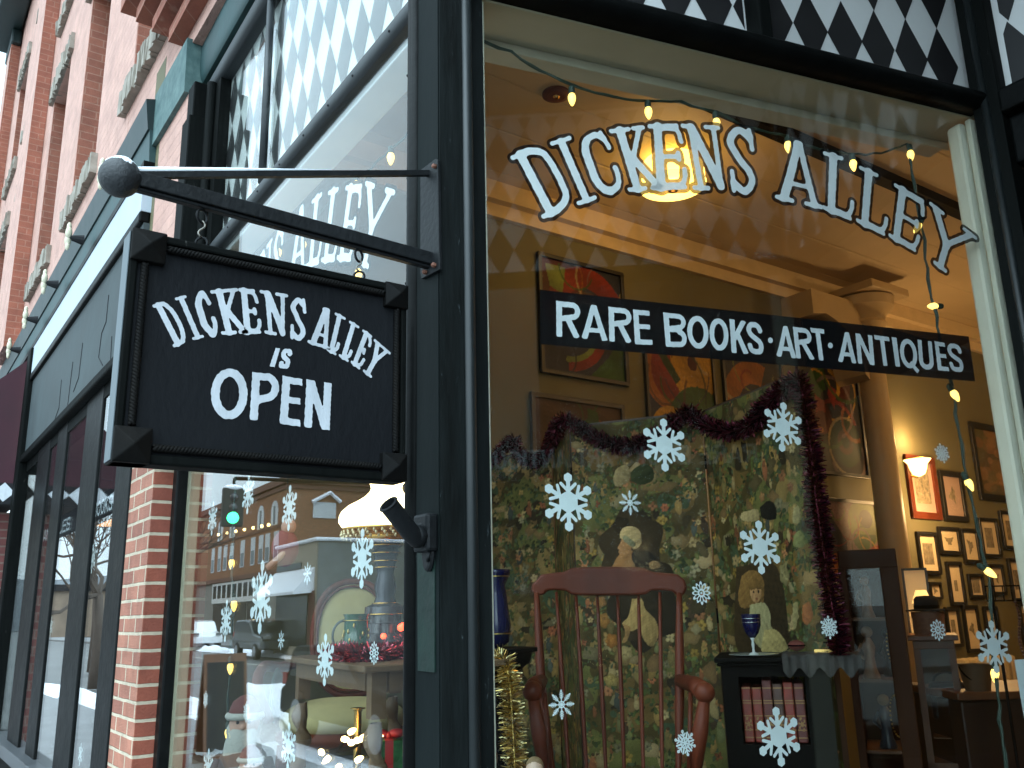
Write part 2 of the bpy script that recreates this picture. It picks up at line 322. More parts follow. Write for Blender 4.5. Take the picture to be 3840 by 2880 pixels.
def sans(ch, a, r=.085, ital=0):
    b = 3
    if ch == 'R': P = [('s', (r, 0), (r, 1), r, r, b), ('p', [(r, 1-r*.9), (a-.2, 1-r*.9)]+ell(a-.23, .75, .23-r*.8, .25-r*.9, 90, -90, 12)+[(r, .5)], r*.9, b), ('s', (a*.5, .5), (a-r, 0), r*.95, r, 2)]
    elif ch == 'A': P = [('s', (r, 0), (a/2-.01, 1), r*.95, r*.9, b), ('s', (a-r, 0), (a/2+.01, 1), r*.95, r*.9, b), ('s', (a*.25, .27), (a*.75, .27), r*.75, r*.75, 0)]
    elif ch == 'E': P = [('s', (r, 0), (r, 1), r, r, b), ('s', (r, 1-r*.85), (a, 1-r*.85), r*.85, r*.85, b), ('s', (r, .52), (a*.95, .52), r*.8, r*.8, b), ('s', (r, r*.85), (a, r*.85), r*.85, r*.85, b)]
    elif ch == 'B': P = [('s', (r, 0), (r, 1), r, r, b), ('p', [(r, 1-r*.85), (a-.22, 1-r*.85)]+ell(a-.25, .76, .23-r*.8, .24-r*.85, 90, -90, 12)+[(r, .52)], r*.85, b), ('p', [(r, .52), (a-.22, .52)]+ell(a-.23, .27, .23-r*.85, .25-r*.8, 90, -90, 12)+[(r, r*.85)], r*.9, b)]
    elif ch in 'OQ':
        P = [('p', ell(a/2, .5, a/2-r, .5-r*.9), r*.97, 0)]
        if ch == 'Q': P.append(('s', (a*.55, .2), (a*.98, -.1), r*.85, r*.85, 3))
    elif ch == 'K': P = [('s', (r, 0), (r, 1), r, r, b), ('s', (r, .36), (a-r*1.1, 1), r*.9, r*.9, 2), ('s', (a*.42, .56), (a-r, 0), r*.9, r, 2)]
    elif ch == 'S': P = [('p', smooth_pts([(a-r*.9, .72), (a-.15, .87), (a/2, 1-r*.95), (.15, .88), (r, .74), (.16, .59), (a/2, .5), (a-.14, .4), (a-r, .26), (a-.14, .11), (a/2, r*.95), (.14, .12), (r*.9, .28)]), r*.97, 3)]
    elif ch == 'T': P = [('s', (a/2, 0), (a/2, 1), r, r, b), ('s', (0, 1-r*.85), (a, 1-r*.85), r*.85, r*.85, b)]
    elif ch == 'N': P = [('s', (r, 0), (r, 1), r, r, b), ('s', (a-r, 0), (a-r, 1), r, r, b), ('s', (r*1.1, 1), (a-r*1.1, 0), r*.95, r*.95, 0)]
    elif ch == 'I': P = [('s', (a/2, 0), (a/2, 1), a/2*.98, a/2*.98, b)]
    elif ch == 'U': P = [('p', [(r, 1), (r, .3)]+ell(a/2, .28, a/2-r, .28-r*.95, 180, 360, 14)+[(a-r, .3), (a-r, 1)], r, b)]
    elif ch == 'P': P = [('s', (r, 0), (r, 1), r, r, b), ('p', [(r, 1-r*.9), (a-.25, 1-r*.9)]+ell(a-.28, .7, .28-r, .3-r*.9, 90, -90, 14)+[(r, .4)], r*.95, b)]
    elif ch == '.': P = [('s', (a/2, .5), (a/2, .501), a/2)]
    g = glyph(P)
    def f(px, py):                                                  # keep inside the cap height, as a sign writer does
        d = g(px, py)
        return d if ch in 'Q.' else np.maximum(d, np.maximum(-py, py-1))
    return f
def shape_faces(f, x0, x1, y0, y1, h, iso=0., wob=0.):
    nx, ny = max(2, int((x1-x0)/h)+1), max(2, int((y1-y0)/h)+1)
    xs, ys = np.linspace(x0, x1, nx), np.linspace(y0, y1, ny); gx, gy = np.meshgrid(xs, ys)
    d = f(gx, gy)-iso
    if wob: d = d+wob*(np.sin(gx*37+1.3)*np.cos(gy*29)+.6*np.sin(gy*61+gx*17))
    V = []; Fc = []; cache = {}
    def vert(key, p):
        if key not in cache: cache[key] = len(V); V.append(p)
        return cache[key]
    ins = d < 0
    for j in range(ny-1):
        for i in range(nx-1):
            c = [(i, j), (i+1, j), (i+1, j+1), (i, j+1)]; m = [ins[q[1], q[0]] for q in c]
            if not any(m): continue
            poly = []
            for k in range(4):
                a, b = c[k], c[(k+1) % 4]
                if m[k]: poly.append(vert(a, (xs[a[0]], ys[a[1]])))
                if m[k] != m[(k+1) % 4]:
                    da, db = d[a[1], a[0]], d[b[1], b[0]]; t = da/(da-db)
                    poly.append(vert((min(a, b), max(a, b), 1), (xs[a[0]]+t*(xs[b[0]]-xs[a[0]]), ys[a[1]]+t*(ys[b[1]]-ys[a[1]]))))
            if len(poly) > 2: Fc.append(tuple(poly))
    return V, Fc
def bil(q, u, v):                                                   # q = TL, TR, BR, BL as 3-D points
    TL, TR, BR, BL = q; return (1-u)*v*TL+u*v*TR+u*(1-v)*BR+(1-u)*(1-v)*BL
def letter_into(mb, f, quad, iso=0., push=None, h=.02, wob=.003):
    q = [np.asarray(p, float) for p in quad]
    a = .5*(np.linalg.norm(q[1]-q[0])+np.linalg.norm(q[2]-q[3]))/(.5*(np.linalg.norm(q[3]-q[0])+np.linalg.norm(q[2]-q[1])))
    g = f(a); m = .16
    V, Fc = shape_faces(g, -m, a+m, -m, 1+m, h, iso, wob)
    mb.add([bil(q, p[0]/a, p[1])+(0 if push is None else push) for p in V], Fc)
# ================================================================== the building and the shop front
m_black = M('black_paint', (.004, .0048, .0044), .65, var=.4, vs=5, bump=.7, bs=38, stretch=(1, 1, .18), spec=.06, chip=(42, .665, (.05, .05, .046)))
m_blackgloss = M('black_gloss_paint', (.0038, .0043, .0042), .45, var=.35, vs=9, bump=.5, bs=30, spec=.08, chip=(30, .68, (.055, .04, .028)))
m_peel = M('weathered_black_paint', (.003, .0036, .0033), .65, col2=(.009, .0115, .0115), vs=26, vdetail=8, bump=.8, bs=46, stretch=(1, 1, .16), spec=.06, chip=(55, .63, (.045, .055, .058)))
m_green = M('old_green_paint', (.003, .014, .010), .5, var=.4, vs=12, bump=.4, bs=60, spec=.3)
m_teal = M('teal_paint', (.018, .052, .053), .55, var=.35, vs=5, bump=.3, bs=25)
m_teald = M('dark_teal_paint', (.004, .017, .017), .5, var=.3, vs=5)
m_white = M('white_paint', (.72, .73, .72), .5, var=.04, vs=4)
m_signwhite = M('sign_white_enamel', (.66, .685, .72), .6, var=.1, vs=34, spec=.25, stretch=(1, 1, .5), bump=.2, bs=90)
m_cream = M('cream_trim_paint', (.66, .62, .5), .5, var=.07, vs=6, bump=.15, bs=30)
m_beige = M('beige_trim_paint', (.5, .44, .31), .55, var=.1, vs=3, bump=.15, bs=12)
m_glass = glass_mat('window_glass')
m_glassA = glass_mat('street_window_glass', wav=.006, ws=.8)
m_stone = M('rough_sandstone', (.2, .17, .135), .9, col2=(.36, .32, .27), vs=9, vdetail=8, bump=1.0, bs=22)
m_sash = M('grey_sash_paint', (.33, .36, .33), .5, var=.1)
m_dark = M('dark_void', (.01, .01, .012), .9)
m_brick = brick_mat('red_brick', (.37, .145, .092), (.25, .088, .058), (.50, .41, .3), offz=.0015, ms=.0075, var=.38, bump=.8)
m_brickup = brick_mat('painted_brick', (.57, .325, .26), (.53, .295, .235), (.51, .285, .23), ms=.004, bump=1.0, rough=.7, var=.2)
m_brickjamb = brick_mat('bare_brick_jamb', (.30, .10, .06), (.25, .08, .05), (.34, .16, .11), ms=.005, bump=.5)
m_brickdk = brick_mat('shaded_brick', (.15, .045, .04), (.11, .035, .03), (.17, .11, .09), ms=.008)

# ---- main brick building, upper storeys
bldg = thing('brick_building', 'red brick building with stone sills rising over the left shopfront', 'building', (-8, .3, 4.27))
cols = [(-5.27, -4.32), (-7.32, -6.37), (-9.25, -8.3), (-11.9, -10.95), (-13.8, -12.85)]
rows = [(4.80, 6.75), (7.75, 9.35)]
wb = MB(); X0, X1, ZT = -15.3, 6., 11.2
edges = [X0] + [c for p in sorted(cols) for c in p] + [X1]
for i in range(0, len(edges), 2): wb.box((edges[i], 0, 4.27), (edges[i+1], .35, ZT))
for a, b_ in cols:
    wb.box((a, .001, 4.27), (b_, .35, rows[0][0])); wb.box((a, .001, rows[0][1]), (b_, .35, rows[1][0])); wb.box((a, .001, rows[1][1]), (b_, .35, ZT))
wall = wb.build('wall', m_brickup, bldg)
for a, b_ in cols:
    for z0, z1 in rows:
        jb = MB().box((a-.002, .004, z0), (a+.012, .34, z1)).build('window_jamb', m_brickjamb, bldg)
        wn = MB()
        for q in ((a+.012, a+.07), (b_-.06, b_)): wn.box((q[0], .2, z0), (q[1], .27, z1))
        wn.box((a+.07, .2, z1-.08), (b_-.06, .27, z1)); wn.box((a+.07, .2, z0), (b_-.06, .27, z0+.08)); wn.box((a+.07, .215, (z0+z1)/2-.03), (b_-.06, .27, (z0+z1)/2+.03))
        wo = wn.build('window', m_sash, bldg)
        MB().box((a+.07, .235, z0+.08), (b_-.06, .25, z1-.08)).build('pane', m_glass, wo)
        MB().box((a, .33, z0), (b_, .345, z1)).build('blind', m_dark, wo)
        n = 26; sm = MB()                                            # rock-faced sill and lintel
        for k in range(n):
            u0, u1 = a-.12+(b_-a+.24)*k/n, a-.12+(b_-a+.24)*(k+1)/n; j = .006*math.sin(k*.9+a*7)+rng.uniform(-.004, .004)
            sm.box((u0, -.045+j, z0-.17), (u1, .2, z0-.006))
        sm.build('sill', m_stone, bldg, jitter=.004)
        lm = MB()
        for k in range(n):
            u0, u1 = a-.1+(b_-a+.2)*k/n, a-.1+(b_-a+.2)*(k+1)/n; j = rng.uniform(-.02, .02)
            lm.box((u0, -.035+j*.5, z1+.006), (u1, .2, z1+.2))
        lm.build('lintel', m_stone, bldg, jitter=.006)
for a, b_ in ((-10.55, -9.78), (-15.3, -14.7)):
    MB().box((a, -.14, 4.27), (b_, -.002, ZT)).build('pilaster', m_brickup, bldg)
    MB().box((b_-.004, -.139, 4.27), (b_+.006, -.004, ZT)).build('pilaster_side', m_brickjamb, bldg)
cm = MB(); cm.box((-15.5, -.55, 11.2), (6, .35, 11.9)).box((-15.45, -.4, 10.85), (6, -.02, 11.2)).box((-15.4, -.16, 10.6), (-14.6, -.01, 10.85))
cm.build('roof_cornice', m_teald, bldg, bevel=.03)
stp = MB()                                                           # stepped brick courses over the corner shop
for k in range(4): stp.box((-4.46+.13*(3-k), -.07-.055*k, 4.36+.115*k), (6, -.001, 4.36+.115*k+.075))
stp.build('corbel_course', m_brickjamb, bldg)

# ---- brick pier between the shops
pier = thing('brick_pier', 'red brick pier with pale mortar between the two shopfronts', 'brick pier', (-4.2, .1, 0))
pm = MB().box((-4.46, 0, 0), (-3.982, .25, 2.3)); pm.build('front_face', m_brick, pier)
pm = MB().box((-4.46, .001, 2.3), (-3.84, .05, 4.0)); pm.build('upper_face', m_brickup, pier)
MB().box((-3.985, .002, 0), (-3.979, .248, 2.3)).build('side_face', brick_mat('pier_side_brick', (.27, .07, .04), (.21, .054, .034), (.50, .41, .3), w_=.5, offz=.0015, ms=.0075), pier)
cap = MB().box((-4.47, -.025, 4.0), (-3.88, .1, 4.29)); cap.build('cap_block', M('flaking_teal_paint', (.03, .08, .08), .7, col2=(.11, .18, .17), vs=14, vdetail=8, bump=.8, bs=30), pier, jitter=.003)
dn = thing('iron_pilaster', 'tall dark iron pilaster beside the brick pier above the hanging sign', 'pilaster', (-3.78, 0, 2.3))
MB().box((-3.837, -.03, 2.3), (-3.72, .09, 3.80)).box((-3.83, -.015, 3.8), (-3.73, .09, 3.98)).build('shaft', m_black, dn, bevel=.006)
MB().box((-3.72, .07, 2.3), (-3.62, .2, 4.0)).build('return', m_black, dn)
MB().tube([(-3.70, .055, 2.3), (-3.70, .055, 3.97)], .022, 12).build('bead', m_black, dn, smooth=True)

# ---- corner post
post = thing('corner_post', 'black painted corner post with mouldings carrying the hanging sign bracket', 'post', (-1.65, .05, 0))
pl = [(-1.692, .0), (-1.587, 0)] + [tuple(pb(s, o, 0)[:2]) for s, o in ((.054, 0), (.054, .012), (.082, .012), (.082, .035), (.122, .035), (.122, .049), (.05, .16))] + [(-1.692, .16)]
MB().ext([(x, y, .0) for x, y in pl], (0, 0, 4.15)).build('shaft', m_peel, post)
MB().box((-1.684, -.0025, 0), (-1.592, .0, 4.15)).build('face_board', M('post_face_paint', (.006, .0085, .0085), .6, var=.3, vs=6, bump=.6, bs=24, stretch=(1, 1, .3), spec=.06, chip=(26, .67, (.045, .052, .055))), post)
MB().tube([(-1.714, .008, 0), (-1.714, .008, 4.15)], .0215, 16).build('corner_bead', m_blackgloss, post, smooth=True)
a = pb(.068, .008, 0); MB().tube([a, a+Z*4.15], .0145, 14).build('inner_bead', M('worn_bead_paint', (.009, .012, .0125), .45, var=.35, vs=14, bump=.3, bs=30, stretch=(1, 1, .3)), post, smooth=True)
ptch = MB().box((-1.672, -.0055, 1.49), (-1.606, -.0028, 1.765)); ptch.build('green_patch', m_green, post, jitter=.0012)
for z in (1.3, 1.62, 2.02, 2.35, 2.62, 2.9):
    MB().ball((-1.732, -.002+rng.uniform(-.004, .004), z), .004, 6).build('nail', m_dark, post)

# ---- entrance window (the splayed one)
E0, E1 = .122, 1.80
LB = thing('entrance_window', 'splayed shop window beside the entrance with arched white lettering and a black band', 'window', tuple(pb(.9, .05, 1.0)))
MB().bbox(E0-.02, E1+.02, .047, .053, .9, 3.125).build('glass', m_glass, LB)
def bull(mb, s0, s1, z0, z1, o0, depth):                             # rounded rail along the entrance window
    n = 8; zc, hz = (z0+z1)/2, (z1-z0)/2
    poly = [pb(s0, o0-depth*math.cos(R(-90+180*k/n))*1., zc+hz*math.sin(R(-90+180*k/n))) for k in range(n+1)] + [pb(s0, .1, z1), pb(s0, .1, z0)]
    return mb.ext(poly, DB*(s1-s0))
bull(MB(), .085, 1.80, 3.112, 3.172, .03, .045).build('transom_rail', m_blackgloss, LB, smooth='auto')
bull(MB(), .085, 1.80, 4.02, 4.1, .03, .045).build('head_rail', m_blackgloss, LB, smooth='auto')
MB().bbox(.957, 1.000, .01, .075, 3.165, 4.03).build('transom_mullion', m_black, LB, bevel=.006)
MB().bbox(.11, 1.86, .078, .085, 3.165, 4.1).build('transom_panel', m_white, LB)
dm = MB()
def clip_poly(P, lo, hi):
    for ax, v, sg in ((0, lo[0], 1), (0, hi[0], -1), (1, lo[1], 1), (1, hi[1], -1)):
        Q = []
        for i in range(len(P)):
            a_, b_ = P[i], P[(i+1) % len(P)]; fa, fb = sg*(a_[ax]-v), sg*(b_[ax]-v)
            if fa >= 0: Q.append(a_)
            if fa*fb < 0: t = fa/(fa-fb); Q.append((a_[0]+t*(b_[0]-a_[0]), a_[1]+t*(b_[1]-a_[1])))
        P = Q
        if len(P) < 3: return []
    return P
def harlequin(mb, s0, s1, z0, z1, ph, w_, h_, zb, put):
    for i in range(-20, 30):
        for j in range(-1, 5):
            cs, cz = ph+i*w_, zb+h_/2+j*h_; q = rng.uniform(-.003, .003, 8)
            P = clip_poly([(cs-w_/2+q[0], cz+q[1]), (cs+q[2], cz-h_/2+q[3]), (cs+w_/2+q[4], cz+q[5]), (cs+q[6], cz+h_/2+q[7])], (s0, z0), (s1, z1))
            if P: mb.add([put(*p) for p in P], [tuple(range(len(P)))])
harlequin(dm, .12, .955, 3.165, 4.03, .587, .1325, .2605, 3.176, lambda s, z: pb(s, .0765, z))
harlequin(dm, 1.002, 1.80, 3.165, 4.03, 1.067, .1332, .2605, 3.172, lambda s, z: pb(s, .0765, z))
dm.build('harlequin_pattern', M('black_sign_paint', (.012, .011, .012), .5, var=.2), LB)
MB().bbox(.1, 1.86, .062, .21, 3.108, 3.16).build('head_soffit', m_beige, LB, bevel=.004)
MB().bbox(.1, 1.86, .205, .214, 3.08, 3.108).bbox(.1, 1.86, .214, .29, 3.094, 3.13).build('head_moulding', M('beige_trim_light', (.52, .47, .35), .55, var=.08), LB, bevel=.003)
MB().bbox(.105, .134, .056, .1, .9, 3.1).build('inner_stop', m_cream, LB, bevel=.003, jitter=0)
MB().bbox(1.785, 1.83, .056, .075, .9, 3.1).build('outer_jamb', m_cream, LB, bevel=.003)
MB().bbox(1.755, 1.788, .07, .125, .9, 3.09).build('inner_jamb', m_cream, LB, bevel=.012)
MB().bbox(.1, 1.82, -.02, .2, .84, .9).build('sill', m_blackgloss, LB, bevel=.006)
MB().bbox(.06, 1.82, .0, .15, 0, .84).build('stall_riser', m_black, LB)

# lettering on the glass: each letter's corners lie on the pane
Lb = lens(1900, 440, 1000/2212); La = lens(2680, 0, 1160/1816); Lc = lens(1780, 900, 1100/1825); Ld = lens(2740, 900, 1100/1825)
ARCH = [('D', Lb, (25,325),(305,200),(578,712),(298,850)), ('I', Lb, (352,205),(530,148),(757,678),(588,738)), ('C', Lb, (572,165),(820,95),(985,598),(757,668)),
        ('K', Lb, (845,100),(1142,62),(1288,592),(1008,622)), ('E', Lb, (1168,56),(1452,50),(1525,598),(1190,606)), ('N', Lb, (1443,52),(1762,68),(1832,606),(1545,604)),
        ('S', Lb, (1797,70),(2050,92),(2080,645),(1862,625)), ('A', La, (372,806),(600,848),(632,1230),(352,1166)), ('L', La, (636,886),(840,945),(815,1304),(628,1225)),
        ('L', La, (848,970),(1048,1060),(1010,1394),(826,1300)), ('E', La, (1053,1072),(1252,1185),(1192,1490),(1018,1388)), ('Y', La, (1262,1180),(1543,1392),(1452,1672),(1188,1478))]
def onB_(o): return lambda q: onB(q, o)
Lw, Lo = MB(), MB()
arch_s = []
for ch, ln, *qd in ARCH:
    q3 = [onB(ln(*p), .0535) for p in qd]
    arch_s.append((ch, [(float((p-P0) @ DB), float(p[2])) for p in q3]))
    letter_into(Lw, lambda a, c=ch: serif(c, a), q3, 0, None, .018)
    letter_into(Lo, lambda a, c=ch: serif(c, a), q3, .05, -NB*.0007, .018)
def paint_mat(name, col, thru):
    m = bpy.data.materials.new(name); m.use_nodes = True; t = m.node_tree; b = t.nodes['Principled BSDF']
    b.inputs['Base Color'].default_value = (*col, 1); b.inputs['Roughness'].default_value = .7; b.inputs['Specular IOR Level'].default_value = 0
    n = t.nodes.new('ShaderNodeTexNoise'); n.inputs['Scale'].default_value = 40; n.inputs['Detail'].default_value = 5
    r = t.nodes.new('ShaderNodeMapRange'); r.inputs['To Min'].default_value = thru*.6; r.inputs['To Max'].default_value = thru*1.4
    tr = t.nodes.new('ShaderNodeBsdfTransparent'); mx = t.nodes.new('ShaderNodeMixShader')
    out = [q for q in t.nodes if q.type == 'OUTPUT_MATERIAL'][0]
    t.links.new(n.outputs['Fac'], r.inputs['Value']); t.links.new(r.outputs['Result'], mx.inputs[0])
    t.links.new(b.outputs[0], mx.inputs[1]); t.links.new(tr.outputs[0], mx.inputs[2]); t.links.new(mx.outputs[0], out.inputs['Surface'])
    return m
m_thinwhite = paint_mat('thin_white_window_paint', (.86, .87, .9), .13)
m_thinblack = paint_mat('thin_black_window_paint', (.006, .006, .007), .03)
Lw.build('arched_lettering', m_thinwhite, LB); Lo.build('lettering_outline', paint_mat('scratched_black_outline', (.006, .006, .007), .12), LB)
BAND = [('R', Lc, (507,378),(655,394),(655,611),(509,600)), ('A', Lc, (668,398),(812,412),(830,629),(663,612)), ('R', Lc, (832,415),(972,430),(978,641),(838,630)), ('E', Lc, (985,432),(1086,441),(1108,653),(998,648)),
        ('B', Lc, (1172,450),(1315,466),(1320,671),(1190,663)), ('O', Lc, (1320,466),(1453,481),(1458,683),(1325,667)), ('O', Lc, (1458,482),(1577,496),(1582,693),(1463,680)), ('K', Lc, (1585,491),(1692,505),(1706,711),(1599,701)), ('S', Lc, (1686,505),(1786,516),(1802,716),(1702,705)),
        ('.', Ld, (232,608),(262,610),(263,640),(233,638)), ('A', Ld, (290,530),(390,542),(410,737),(283,723)), ('R', Ld, (387,540),(492,553),(525,746),(408,735)), ('T', Ld, (496,546),(580,555),(606,752),(522,744)), ('.', Ld, (605,640),(635,642),(636,672),(606,670)),
        ('A', Ld, (675,567),(772,581),(784,769),(667,757)), ('N', Ld, (776,580),(880,594),(896,779),(793,768)), ('T', Ld, (892,591),(985,604),(1008,787),(918,778)), ('I', Ld, (1001,604),(1032,608),(1055,789),(1026,786)), ('Q', Ld, (1046,610),(1152,623),(1168,803),(1062,791)),
        ('U', Ld, (1163,620),(1250,631),(1268,811),(1176,800)), ('E', Ld, (1268,629),(1330,640),(1360,817),(1290,810)), ('S', Ld, (1342,639),(1432,651),(1453,826),(1367,814))]
bq = [onB(q, .0548) for q in (Lc(405, 309), Ld(1481, 600), Ld(1521, 880), Lc(410, 648))]
bnd = MB(); bnd.add(bq, [(0, 1, 2, 3)]); bnd.build('painted_band', m_thinblack, LB)
Bw = MB(); band_s = []
for ch, ln, *qd in BAND:
    q3 = [onB(ln(*p), .0537) for p in qd]; band_s.append((ch, [(float((p-P0) @ DB), float(p[2])) for p in q3]))
    letter_into(Bw, lambda a, c=ch: sans(c, a, .085 if a > .3 else .08), q3, 0, None, .022, .004)
Bw.build('band_lettering', m_signwhite, LB)

# ---- opposite entrance window, mirrored across the doorway
XC = -.533
def mir(p): p = np.asarray(p, float); return np.array([2*XC-p[0], p[1], p[2]])
LC = thing('opposite_window', 'facing shop window across the doorway, seen only as a faint reflection', 'window', tuple(mir(pb(.9, .05, 1.0))))
class MM(MB):
    def build(s, *a, **k): s.v = [tuple(mir(p)) for p in s.v]; return MB.build(s, *a, **k)
MM().bbox(E0-.02, E1+.02, .047, .053, .9, 3.125).build('glass', m_glass, LC)
bull(MM(), .085, 1.80, 3.112, 3.172, .03, .045).build('transom_rail', m_blackgloss, LC)
MM().bbox(.11, 1.80, .078, .085, 3.165, 4.05).build('transom_panel', m_white, LC)
dm = MM(); harlequin(dm, .12, 1.80, 3.165, 4.03, .587, .1325, .2605, 3.176, lambda s, z: pb(s, .0765, z)); dm.build('harlequin_pattern', MATS['black_sign_paint'], LC)
MM().bbox(.105, .134, .056, .1, .9, 3.1).bbox(1.72, 1.80, .056, .1, .9, 3.1).build('jamb', m_cream, LC)
MM().bbox(.06, 1.82, .0, .15, 0, .9).build('stall_riser', m_black, LC)
MM().bbox(-.12, .10, .0, .16, 0, 4.15).build('post', m_black, LC)
Bc = MB()
for ch, q2 in band_s:                                                # the band reads the right way round from the doorway
    tot = 1.884; q3 = [mir(pb(tot-s, .0537, z)) for s, z in q2]
    letter_into(Bc, lambda a, c=ch: sans(c, a), q3, 0, None, .05)
Bc.build('band_lettering', m_signwhite, LC)

# ---- doorway at the back of the recess
dy = 1.769
door = thing('shop_door', 'dark panelled shop door frame at the right edge past the entrance window', 'door', (-.5, dy, 0))
MB().box((-1.205, dy-.03, 0), (-1.12, dy+.12, 4.15)).build('frame', m_black, door, bevel=.004)
a = pb(1.815, -.008, 0); MB().tube([(-1.165, dy-.028, .0), (-1.165, dy-.028, 4.1)], .0125, 10).build('frame_bead', MATS['worn_bead_paint'], door, smooth=True)
MB().box((-1.12, dy-.045, 3.06), (.2, dy+.06, 3.14)).box((-1.12, dy+.0, 2.9), (.2, dy+.08, 3.06)).build('lintel', m_blackgloss, door, bevel=.01)
MB().box((-1.12, dy+.03, 3.14), (.2, dy+.045, 4.1)).build('transom_panel', m_white, door)
dm = MB(); harlequin(dm, -1.1, .18, 3.15, 4.1, -.93, .15, .29, 3.1, lambda s, z: (s, dy+.0285, z)); dm.build('harlequin_pattern', MATS['black_sign_paint'], door)
MB().box((-1.12, dy+.04, 0), (-1.02, dy+.09, 2.9)).box((-1.02, dy+.04, 2.45), (.16, dy+.09, 2.9)).box((-1.02, dy+.04, 0), (.16, dy+.09, .9)).box((.06, dy+.04, .9), (.16, dy+.09, 2.45)).build('leaf', m_black, door, bevel=.006)
MB().box((-1.02, dy+.06, .9), (.06, dy+.066, 2.45)).build('glass', m_glass, door)
struct(MB().add([(-1.72, .0, 4.12), (.66, .0, 4.12), (.2, dy+.1, 4.12), (-1.2, dy+.1, 4.12)], [(0, 1, 2, 3)]).ext([(-1.72, .0, 4.13), (.66, .0, 4.13), (.2, dy+.1, 4.13), (-1.2, dy+.1, 4.13)], (0, 0, .1)).build('entrance_ceiling', M('entrance_ceiling_paint', (.28, .28, .26), .6, var=.1)))

# ---- street window
WA = thing('street_window', 'tall street window full of street reflections with diamond transom and outlined lettering', 'window', (AX1, .045, 1.0))
MB().box((AX0, .042, .85), (AX1+.03, .048, 3.13)).build('glass', m_glassA, WA)
def rail(z0, z1, y0, depth, x0, x1):
    n = 8; zc, hz = (z0+z1)/2, (z1-z0)/2
    return MB().ext([(x0, y0-depth*math.cos(R(-90+180*k/n)), zc+hz*math.sin(R(-90+180*k/n))) for k in range(n+1)]+[(x0, .09, z1), (x0, .09, z0)], (x1-x0, 0, 0))
m_rail = M('weathered_rail_paint', (.006, .008, .0095), .45, col2=(.03, .035, .038), vs=5, vdetail=7, bump=.8, bs=14, stretch=(.35, 1, 1), chip=(24, .64, (.075, .082, .085)))
rail(3.112, 3.17, .035, .02, AX0, AX1).build('transom_rail', m_rail, WA, smooth='auto')
rail(3.965, 4.05, .03, .03, AX0-.02, AX1).build('head_rail', m_rail, WA, smooth='auto')
for x in np.arange(AX0+.1, AX1, .21): MB().ball((x+rng.uniform(-.03, .03), .0165, 3.132), .004, 6).build('nail', m_dark, WA)
MB().tube([(-2.99, .032, 3.17), (-2.99, .032, 3.97)], .015, 12).build('transom_mullion', m_rail, WA, smooth=True)
MB().box((AX0, .066, 3.17), (AX1, .072, 3.98)).build('transom_panel', m_white, WA)
dm = MB(); harlequin(dm, AX0+.02, AX1, 3.176, 3.97, float(onA((1489, 35), .0635)[0]), .1255, .258, 3.192, lambda s, z: (s, .0645, z)); dm.build('harlequin_pattern', MATS['black_sign_paint'], WA)
MB().box((AX0, .052, 3.17), (AX1, .056, 3.98)).build('transom_glass', m_glassA, WA)
MB().box((-3.96, .012, .0), (-3.885, .1, 3.11)).build('left_frame', m_blackgloss, WA, bevel=.008)
MB().box((-3.885, .056, .85), (-3.84, .1, 3.1)).build('inner_stop', m_beige, WA, bevel=.004)
MB().box((AX0, -.03, .0), (AX1, .14, .78)).build('stall_riser', m_black, WA)
MB().box((AX0, -.05, .78), (AX1, .16, .85)).build('sill', m_blackgloss, WA, bevel=.008)
rail(4.075, 4.32, .0, .02, AX0, AX1).build('frieze', m_teal, WA, smooth='auto')
MB().box((AX0, .0, 4.3), (AX1, .12, 4.36)).build('frieze_cap', m_teald, WA)
Aw, Ao = MB(), MB()
# same arch, stretched to the wider pane
for ch, q2 in arch_s:
    q3 = [np.array([AX1-.168+(s-1.733)*1.077, .0487, 2.82+(z-2.80)*1.2]) for s, z in q2]
    letter_into(Aw, lambda a, c=ch: serif(c, a), q3, 0, None, .02); letter_into(Ao, lambda a, c=ch: serif(c, a), q3, .05, np.array([0, .0007, 0]), .02)
WA.rotation_euler = (0, 0, -TH)
Aw.build('arched_lettering', m_thinwhite, WA); Ao.build('lettering_outline', m_thinblack, WA)

# ---- left shop: fascia, cornice band, mullioned windows
LF = thing('fascia_board', 'weathered blue grey signboard with cracked paint over the left shop', 'fascia', (-6.5, -.05, 2.93))
fm = MB().box((-8.2, -.03, 2.93), (-4.46, .0, 3.56)); fm.build('board', M('cracked_slate_paint', (.032, .044, .046), .7, var=.3, vs=2.5, bump=.6, bs=9), LF)
for x, z, pts in ((-5.2, 3.4, [(0, .0), (.0, -.16), (-.1, -.2), (-.12, -.34), (.02, -.42)]), (-5.9, 3.3, [(0, 0), (-.02, -.22), (-.16, -.28)]), (-5.0, 3.0, [(0, .1), (.03, -.05)]), (-6.6, 3.22, [(0, 0), (.02, -.2), (-.14, -.27)]), (-6.2, 3.2, [(0, .05), (-.03, -.25)])):
    MB().tube([(x+a_, -.031, z+b_) for a_, b_ in pts], .0032, 4).build('crack', m_dark, LF)
MB().box((-8.2, -.06, 2.875), (-4.46, .0, 2.93)).build('lower_moulding', m_black, LF, bevel=.01)
MB().box((-8.2, -.055, 3.56), (-4.46, .0, 3.62)).build('upper_moulding', m_blackgloss, LF, bevel=.01)
CB = thing('cornice_band', 'teal shopfront cornice with a white board beneath the pink brick wall', 'cornice', (-6.8, -.05, 3.62))
MB().box((-8.2, -.05, 3.62), (-4.46, .0, 3.86)).build('white_board', M('blue_white_board', (.43, .49, .55), .5, var=.05), CB)
MB().box((-16, -.055, 3.86), (-4.46, .0, 3.9)).build('black_lip', m_blackgloss, CB)
MB().ext([(-16, 0, 3.9), (-16, -.03, 3.9), (-16, -.04, 4.08), (-16, 0, 4.08)], (11.54, 0, 0)).build('cove', m_teal, CB)
